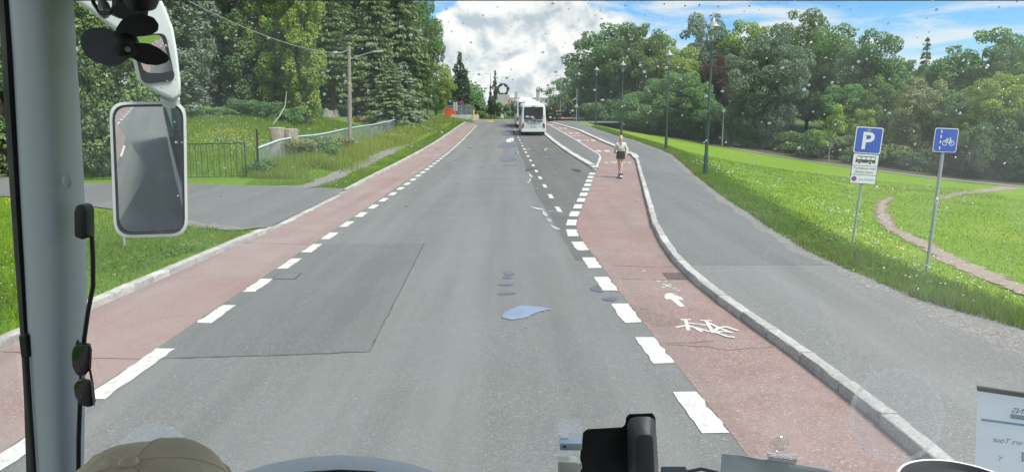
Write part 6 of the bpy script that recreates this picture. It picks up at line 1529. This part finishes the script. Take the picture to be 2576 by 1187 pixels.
# arm with the upper wide-angle mirror
OUT = [(150, -60), (390, -60), (402, -10), (418, 25), (436, 72), (446, 130), (455, 208), (455, 238), (449, 250), (436, 253), (422, 249), (398, 238), (354, 213), (343, 192), (334, 150), (322, 100), (288, 76), (262, 58), (225, 28), (190, 5)]
f = [px(x, y, 2.70) for x, y in OUT]; bk = [px(x + (400 - x) * .06, y + (90 - y) * .06, 2.94) for x, y in OUT]; m = len(OUT)
b = MB().add(f + bk, [tuple(range(m)), tuple(range(m, 2 * m))[::-1]] + [(i, (i + 1) % m, m + (i + 1) % m, m + i) for i in range(m)])
arm = cb(b, 'mirror_arm', M['white_mirror'], bevel=.022, seg=3, smooth=True)
MB().tube([px(428, 246, 2.80), px(428, 262, 2.81)], .034, 10).build('arm_joint', M['white_mirror'], arm, smooth=True)
Q2 = [(333, 92), (418, 84), (443, 203), (362, 212)]
b = MB().prism([px(x, y, 2.705) for x, y in round_poly(Q2, 17)], (0, -.012, 0)); wm = b.build('bezel', M['blackmatte'], arm)
rows = []; gp = dens(round_poly(inset(Q2, 5), 14, 5), 6); cx_, cy_ = 389, 148; c0 = px(cx_, cy_, 2.69); n2 = Vector((.22, -1, -.42)).normalized()
for k in range(9):
    s_ = max(k / 8, .001); row = []
    for (x, y) in gp + [gp[0]]:
        p = px(cx_ + (x - cx_) * s_, cy_ + (y - cy_) * s_, 2.686); d2 = (p - c0); row.append(p + Vector((0, d2.length_squared / (2 * .45) - d2.z * .28 - .010, 0)))
    rows.append(row)
MB().grid(rows).build('wide_mirror_glass', M['mirror'], arm, smooth=True, angle=80)

# instrument hood at the bottom centre, dash parts
rows = []
C1 = [(520, 1240), (560, 1212), (610, 1187), (680, 1165), (760, 1150), (850, 1143), (940, 1148), (1030, 1164), (1100, 1187), (1160, 1214), (1200, 1240)]
far_ = [px(x, y + 5, 1.52) for x, y in C1]; top_ = [px(x, y, 1.44) for x, y in C1]; nr_ = [px(850 + (x - 850) * .97, y + 24 + 8 * (1 - abs(x - 850) / 350), 1.22) for x, y in C1]; lip = [px(850 + (x - 850) * .95, y + 34 + 6 * (1 - abs(x - 850) / 350), 1.12) for x, y in C1]
hood = cb(MB().grid([far_, top_, nr_, lip]), 'instrument_hood', M['dash_grey'], smooth=True, angle=80)
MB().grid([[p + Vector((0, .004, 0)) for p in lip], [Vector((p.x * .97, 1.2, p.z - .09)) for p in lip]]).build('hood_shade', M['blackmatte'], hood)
# camera housing behind the blackened area of the glass
FR = [(1456, 1200), (1460.6, 1122), (1464, 1111), (1466, 1085), (1477, 1076), (1565, 1071), (1572, 1064), (1574.5, 1046), (1582, 1038), (1641, 1036), (1648, 1047), (1657, 1200)]
def glass_pt(x, y, off=0.0):
    d = px(x, y, 1.0) - Vector((0, 0, CAM_H)); t = (1.96 + .287 * 2.2 - .287 * CAM_H) / (d.y + .287 * d.z); return Vector((0, 0, CAM_H)) + d * t - nn * off
cb(MB().prism([glass_pt(x, y, .004) for x, y in round_poly(FR, 2.5, 3)], -nn * .001), 'glass_blackout', M['blackmatte'])
HS = [(1578, 1200), (1576, 1060), (1584, 1044), (1600, 1040), (1630, 1040), (1644, 1046), (1648, 1062), (1655, 1200)]
fr = [glass_pt(x, y, .012) for x, y in HS]; f2 = [glass_pt(1613 + (x - 1613) * .62, 1130 + (y - 1130) * .82, .06) for x, y in HS]; m = len(HS)
cb(MB().add(fr + f2, [tuple(range(m, 2 * m))] + [(i, (i + 1) % m, m + (i + 1) % m, m + i) for i in range(m)]), 'camera_housing', wmat('housing_grey', (.06, .063, .066), .45, 0, .2, 12), bevel=.004, smooth=True)
cb(MB().lathe([(.018, 0), (.022, .006), (.022, .012), (.012, .014)], glass_pt(1632, 1183, .07), 16, Matrix.Rotation(rad(60), 3, 'X')), 'housing_knob', M['galv'], smooth=True)
# round tray with a pale rim, lower right
c = px(2424, 1232, 1.40); tray = empty('dash_tray', c, 0, 'round dark tray with a pale rim at the lower right of the dash', 'tray')
r0 = .123
MB().lathe([(r0 * .93, -.02), (r0, -.012), (r0, .004), (r0 * .985, .008), (r0 * .95, .007)], n=40, close=False).build('rim', M['sign_white'], tray, smooth=True)
MB().lathe([(r0 * .95, .007), (r0 * .93, .002), (r0 * .90, -.006), (r0 * .3, -.006), (.001, -.006)], n=40, close=False).build('bowl', M['dash_dark'], tray, smooth=True)
MB().prism([(x, y + .015, -.004) for x, y in ((-.05, -.03), (-.045, .02), (-.01, .045), (.03, .035), (.05, -.03))], (0, 0, .004)).build('pad', M['blackmatte'], tray)
# toll tags stuck to the glass
t = empty('toll_tag', glass_pt(1434, 1106), 0, 'upper pale blue plastic toll tag stuck to the windscreen beside the black housing', 'tag')
W_ = Matrix.Rotation(math.atan(.287), 3, 'X')
def on_glass(t, b, name, m_, **k):
    o = b.build(name, m_, t, **k); return o
MB().box((0, -.022, 0), (.062, .03, .026), W_).build('body', wmat('tag_blue', (.45, .58, .66), .45, 0, .15, 20), t, bevel=.004, smooth=True)
MB().box((-.018, -.012, .014), (.024, .02, .012), W_).build('bracket', M['sign_white'], t, bevel=.002)
MB().box((-.018, -.0375, -.002), (.008, .002, .005), W_).build('mark', M['sign_black'], t)
t = empty('toll_tag', glass_pt(1432, 1156), 0, 'lower ivory plastic toll tag with a rounded end stuck below the blue one', 'tag')
P = [(-.034, -.024), (.018, -.024), (.029, -.016), (.034, 0), (.029, .016), (.018, .022), (-.034, .024)]
MB().prism([W_ @ Vector((x, -.034, z)) for x, z in P], W_ @ Vector((0, .026, 0))).build('body', wmat('tag_ivory', (.62, .63, .56), .5, 0, .15, 20), t, bevel=.004, smooth=True)
MB().box((.029, -.0355, .002), (.0012, .002, .010), W_).build('mark', M['sign_grey'], t)
# sheet in a suction clip
def paper(name, c, tr):
    m = wmat(name, c, .8, 0, .12, 10, .2); nt = m.node_tree; b = nt.nodes['Principled BSDF']; t = nt.nodes.new('ShaderNodeBsdfTranslucent'); t.inputs[0].default_value = (*c, 1)
    mx = nt.nodes.new('ShaderNodeMixShader'); mx.inputs[0].default_value = tr; nt.links.new(b.outputs[0], mx.inputs[1]); nt.links.new(t.outputs[0], mx.inputs[2]); nt.links.new(mx.outputs[0], nt.nodes['Material Output'].inputs[0]); return m
M['paper_grey'] = paper('paper_grey', (.55, .60, .61), .55)
M['pen'] = wmat('pen_ink', (.07, .085, .10), .8, 0, .2, 10, .2)
PG = [(1800, 1215), (1805, 1187), (1810.6, 1125), (1853, 1127), (1914, 1134), (2004, 1147), (2068, 1159), (2126, 1179), (2118, 1215)]
t = empty('note_sheet', glass_pt(1950, 1187), 0, 'grey sheet with handwritten numbers seen from behind, held by the suction clip', 'paper')
o = MB().prism([glass_pt(x, y, .03 + .006 * math.sin(x * .02)) - t.location for x, y in PG], -nn * .0006).build('sheet', M['paper_grey'], t)
me = text_mesh('5267484', .036, 0, 'CENTER'); me.materials.append(M['pen']); n_ = bpy.data.objects.new('handwriting', me); COL.objects.link(n_); n_.parent = t
n_.location = glass_pt(1975, 1196, .042) - t.location; n_.rotation_euler = (math.pi / 2 + math.atan(.287), rad(6), 0); n_.scale = (-1, 1, 1)
t = empty('suction_clip', glass_pt(1960, 1115), 0, 'clear suction cup with a clear plastic clip holding the grey sheet', 'clip')
G3 = Matrix.Rotation(math.pi / 2 + math.atan(.287), 3, 'X')
MB().lathe([(.026, 0), (.025, .004), (.018, .010), (.006, .014), (.006, .024), (.001, .024)], n=24, M=G3, close=False).build('cup', thin_glass('clear_cup', .16, (.88, .92, .92), .03), t, smooth=True)
MB().lathe([(.0262, 0), (.0268, .001), (.0262, .002), (.0254, .001)], n=28, M=G3, close=False).build('cup_rim', thin_glass('cup_rim', .5, (.8, .85, .86), .1), t, smooth=True)
M['clear_plastic'] = thin_glass('clear_plastic', .45, (.86, .9, .92), .15)
MB().box((0, -.026, -.028), (.082, .012, .013), Euler((math.atan(.287), rad(7), 0))).build('clip_bar', M['clear_plastic'], t, bevel=.003)
MB().box((0, -.03, -.038), (.080, .002, .02), Euler((math.atan(.287), rad(7), 0))).build('clip_jaw', M['clear_plastic'], t)
# tour sheet with mirrored print at the right edge
M['paper_blue'] = paper('paper_blue', (.90, .94, .97), .85); M['print_blue'] = wmat('print_blue', (.16, .28, .44), .8, 0, .1, 6, .2); M['print_grey'] = wmat('print_grey', (.20, .26, .34), .8, 0, .1, 6, .2)
t = empty('tour_sheet', glass_pt(2560, 1060), 0, 'pale blue tour sheet with mirrored print and a dark top bar at the lower right', 'paper')
def gl(x, y, off): return glass_pt(x, y, off) - t.location
MB().prism([gl(2455, 968, .01), (gl(2720, 1008, .01)), (gl(2712, 1230, .01)), (gl(2446, 1200, .01))], -nn * .0005).build('sheet', M['paper_blue'], t)
MB().prism([gl(2450, 961, .012), gl(2725, 1002, .012), gl(2725, 1013, .012), gl(2450, 973, .012)], -nn * .006).build('top_bar', M['black'], t, bevel=.0015)
def mtext(s_, x, y, size, m_, bold=0.0):
    me = text_mesh(s_, size, 0, 'RIGHT', 0, bold); me.materials.append(m_); n_ = bpy.data.objects.new('print', me); COL.objects.link(n_); n_.parent = t
    n_.location = gl(x, y, .0125); n_.rotation_euler = (math.pi / 2 + math.atan(.287), rad(7.5), 0); n_.scale = (-1, 1, 1)
mtext('IONS', 2536, 1030, .026, M['print_grey'], .0004); mtext('orers Tour', 2488, 1102, .024, M['print_blue'], .0004); mtext('27', 2552, 1150, .045, M['print_blue'], .0012); mtext('Y', 2500, 1150, .026, M['print_blue'])
MB().prism([gl(2535, 1033, .0122), gl(2640, 1046, .0122), gl(2640, 1058, .0122), gl(2535, 1044, .0122)], -nn * .0004).build('print_box', M['print_grey'], t)
mtext('ENCES', 2541, 1042, .012, M['paper_blue'])
MB().prism([gl(2462, 1044, .0122), gl(2700, 1076, .0122), gl(2700, 1081, .0122), gl(2462, 1050, .0122)], -nn * .0004).build('print_bar', M['print_blue'], t)
# cable holder, cable, sunglasses on the pillar
t = empty('cable_holder', px(222, 553, 1.46), 0, 'black plastic holder with a braided cable running down the grey pillar', 'cable')
o0 = t.location
def rel(x, y, Y): return px(x, y, Y) - o0
MB().prism([rel(x, y, 1.465) for x, y in [(208, 590), (207, 530), (211, 514), (222, 509), (233, 512), (239, 528), (240, 592), (228, 597)]], (0, -.03, 0)).build('holder', M['black'], t, bevel=.004, smooth=True)
MB().tube([rel(231, 594, 1.445), rel(234, 650, 1.445), rel(234, 720, 1.445), rel(222, 780, 1.44), rel(212, 850, 1.435), rel(206, 930, 1.435), rel(201, 1020, 1.435), rel(198, 1100, 1.435), rel(197, 1230, 1.43)], .0046, 8).build('cord', M['black'], t, smooth=True)
t = empty('sunglasses', px(212, 940, 1.41), 0, 'black sunglasses hanging upright on the cable beside the grey pillar', 'glasses'); o0 = t.location
M['lens'] = mat('lens', (.008, .009, .010), .08, spec=.7)
for k, P in enumerate(([(188, 872), (200, 862), (226, 864), (230, 880), (228, 925), (212, 944), (196, 940), (186, 920), (184, 890)], [(194, 958), (212, 952), (230, 955), (238, 1018), (224, 1021), (205, 1015), (192, 992), (189, 970)])):
    l = MB().prism([rel(x, y, 1.415) for x, y in round_poly(P, 5, 2)], (0, -.006, 0)).build('lens', M['lens'], t, bevel=.0015, smooth=True)
    MB().tube([rel(x, y, 1.411) for x, y in P + [P[0]]], .0012, 5).build('rim', M['galv'] if k else M['black'], l)
MB().tube([rel(214, 940, 1.412), rel(206, 948, 1.405), rel(210, 956, 1.412)], .0016, 6).build('bridge', M['galv'], t)
MB().tube([rel(226, 930, 1.412), rel(232, 960, 1.43), rel(238, 1010, 1.44)], .0022, 6).build('temple', M['black'], t); MB().tube([rel(192, 864, 1.41), rel(196, 856, 1.43), rel(204, 900, 1.45)], .0022, 6).build('temple', M['black'], t)
# fan
t = empty('dash_fan', px(326, 118, 1.42), 0, 'black three bladed cabin fan hanging from the roof in front of the mirror arm', 'fan'); o0 = t.location
ax = Vector((.30, -.86, -.42)).normalized(); u_ = ax.cross(Vector((0, 0, 1))).normalized(); v_ = ax.cross(u_).normalized()
M['fan'] = wmat('fan_plastic', (.012, .010, .010), .5, 0, .2, 30)
FM = Matrix((u_, v_, ax)).transposed()
hub = rel(318, 118, 1.40)
MB().lathe([(.001, -.03), (.018, -.03), (.022, -.01), (.020, .006), (.012, .012), (.001, .013)], hub, 20, FM, close=False).build('hub', M['fan'], t, smooth=True)
MB().lathe([(.001, .0), (.005, .0), (.005, .003), (.001, .003)], rel(322, 124, 1.383), 12, FM).build('screw', M['galv'], t)
BL = {0: [(300, 105), (288, 90), (292, 72), (305, 52), (330, 38), (360, 35), (386, 45), (398, 62), (396, 78), (380, 88), (358, 92), (340, 92), (325, 96)],
      1: [(305, 108), (294, 92), (285, 78), (262, 70), (235, 70), (213, 78), (202, 95), (204, 120), (217, 142), (240, 157), (270, 165), (300, 163), (318, 152), (328, 140), (318, 128)],
      2: [(330, 118), (350, 108), (375, 110), (400, 122), (420, 138), (426, 148), (418, 158), (395, 165), (368, 163), (345, 155), (330, 145), (322, 134)]}
for k, P in BL.items():
    cx_ = sum(p[0] for p in P) / len(P); cy_ = sum(p[1] for p in P) / len(P)
    base = [rel(x, y, 1.395 + (.030 if k == 1 else -.012 if k == 0 else .004) * ((x - 318) ** 2 + (y - 118) ** 2) ** .5 / 100 + .0006 * (y - 118) * (1 if k == 2 else -.6)) for x, y in round_poly(P, 4, 2)]
    MB().prism(base, (0, .0025, 0)).build('blade', M['fan'], t, smooth=True)
MB().lathe([(.001, -.13), (.031, -.13), (.031, -.03), (.026, -.018), (.012, -.012)], hub + Vector((.016, .035, .06)), 20, Matrix.Rotation(rad(14), 3, 'Y') @ Matrix.Rotation(rad(205), 3, 'X'), close=False).build('motor', M['black'], t, smooth=True)
MB().tube([rel(325, -40, 1.50), rel(328, 30, 1.47)], .031, 16).build('motor_can', M['black'], t, smooth=True)
MB().tube([rel(225, -30, 1.50), rel(236, 10, 1.49), rel(252, 34, 1.48), rel(276, 34, 1.47), rel(290, 14, 1.47)], .004, 8).build('lead', M['black'], t, smooth=True)
MB().ell(rel(262, 24, 1.49), (.012, .012, .018), 10, 8).build('bracket_joint', M['galv'], t, smooth=True)
MB().tube([rel(240, -30, 1.5), rel(262, 24, 1.49), rel(300, 40, 1.48)], .006, 8).build('bracket', M['galv'], t, smooth=True)

# driver seen from above and behind: only the cap's crown shows
M['cap'] = mat('cap_cloth', (.25, .20, .135), .9, build=lambda nt, b: (lambda t: (t.L(t.mix(t.rng(t.noise(14, 4, .6), .35, .7, 0, .4), (.80, .67, .49), (.58, .48, .35)), b.inputs['Base Color']), t.bump(t.noise(9, 3, .5, 1.5), b, .5, .02)))(NT(nt, 'Object')), spec=.15)
c = px(398, 1165, .80); c.x -= .034
p = empty('person', (c.x, .80, c.z - .9), 0, 'driver in front of us, only the crown of a khaki cap in view', 'person')
zt = .9
J = [(0, -.02, .15, .16, .13), (0, -.02, .40, .19, .12), (0, -.01, .52, .12, .09), (0, .0, .60, .055), (0, .01, .70, .075, .09), (0, .01, .80, .078, .095), (0, .01, .86, .05), (-.2, 0, .46, .07), (-.24, .1, .2, .05), (-.18, .33, .12, .04), (.2, 0, .46, .07), (.24, .1, .2, .05), (.18, .33, .12, .04)]
skin_body('body', J, [(0, 1), (1, 2), (2, 3), (3, 4), (4, 5), (5, 6), (1, 7), (7, 8), (8, 9), (1, 10), (10, 11), (11, 12)], M['skin'], p)
T = [(a[0], a[1], a[2], a[3] * 1.12, (a[4] if len(a) > 4 else a[3]) * 1.15) for a in (J[0], J[1], J[2], J[7], J[8], J[10], J[11])]
skin_body('shirt', T, [(0, 1), (1, 2), (1, 3), (3, 4), (1, 5), (5, 6)], M['navy'], p)
rows = []
for i in range(15):
    ph = math.pi / 2 * i / 14; row = []
    for k in range(49):
        a = 2 * math.pi * k / 48; seam = .0018 * (abs(math.sin(3 * a)) ** .5); r = (.110 + seam) * math.sin(ph) ** .9 if i else 0
        fold = .0035 * math.sin(5 * a + 3 * ph) * math.sin(2 * ph)
        frontup = .016 * max(0, math.sin(a)) ** 2 * math.sin(ph) ** 1.2 * (1 if ph < 1.1 else max(0, (1.571 - ph) / .47))
        row.append((r * math.cos(a), r * 1.12 * math.sin(a), zt - .085 + .085 * math.cos(ph) ** .8 + fold + frontup))
    rows.append(row)
cap = MB().grid(rows).build('cap', M['cap'], p, smooth=True, angle=80)
MB().ell((0, .0, zt + .002), (.011, .011, .006), 14, 8).build('button', M['cap'], cap, smooth=True)
MB().prism([(.075 * math.cos(a), .09 + .085 * math.sin(a), zt - .083) for a in np.linspace(.05, math.pi - .05, 14)], (0, 0, .004)).build('peak', M['cap'], cap)
for k in range(6):
    a = math.pi / 6 + k * math.pi / 3; pts = []
    for i in range(1, 14):
        j = int(round(a / (2 * math.pi) * 48)) % 48; v = rows[i][j]; pts.append((v[0], v[1], v[2] + .0006))
    MB().tube(pts, .0011, 5).build('seam', M['cap'], cap)

# marks left on the inside of the windscreen: suction-cup rings and a patch of old adhesive
def film(name, a):
    m = thin_glass(name, .0, (1, 1, 1)); nt = m.node_tree; nt.nodes.clear()
    o = nt.nodes.new('ShaderNodeOutputMaterial'); t = nt.nodes.new('ShaderNodeBsdfTransparent'); d = nt.nodes.new('ShaderNodeBsdfTranslucent'); d.inputs[0].default_value = (.85, .88, .9, 1)
    T = NT(nt, 'Position'); n = T.noise(38, 4, .7, .6); mx = nt.nodes.new('ShaderNodeMixShader'); nt.links.new(T.rng(n, .3, .7, a * .35, a * 1.5), mx.inputs[0])
    nt.links.new(t.outputs[0], mx.inputs[1]); nt.links.new(d.outputs[0], mx.inputs[2]); nt.links.new(mx.outputs[0], o.inputs[0]); return m
M['film'] = film('residue_film', .14); M['film_strong'] = film('residue_ring', .42)
def mark(cx, cy, r0, r1, m_, off):
    b = MB(); n = 48
    for k in range(n):
        a0, a1 = 2 * math.pi * k / n, 2 * math.pi * (k + 1) / n
        b.face([glass_pt(cx + r0 * math.cos(a0), cy + r0 * math.sin(a0), off), glass_pt(cx + r1 * math.cos(a0), cy + r1 * math.sin(a0), off), glass_pt(cx + r1 * math.cos(a1), cy + r1 * math.sin(a1), off), glass_pt(cx + r0 * math.cos(a1), cy + r0 * math.sin(a1), off)])
    return b.build('suction_mark', m_, ws)
mark(2255, 1042, 2, 112, M['film'], .003); mark(2255, 1042, 108, 119, M['film_strong'], .0035)
mark(390, 1160, 2, 98, M['film_strong'], .003)
MB().face([glass_pt(x, y, .003) for x, y in ((1404, 1052), (1462, 1050), (1464, 1086), (1403, 1088))]).build('adhesive_patch', M['film_strong'], ws)
t = empty('charging_plug', px(1720, 1186, 1.5), 0, 'small black plug with its cable on the dash right of the camera housing', 'plug'); o0 = t.location
MB().box((-.02, 0, -.002), (.055, .03, .016)).build('plug', M['black'], t, bevel=.003)
MB().tube([(.008, 0, .0), (.04, .01, .002), (.075, .01, -.006), (.1, .0, -.03)], .004, 8).build('lead', M['black'], t, smooth=True)
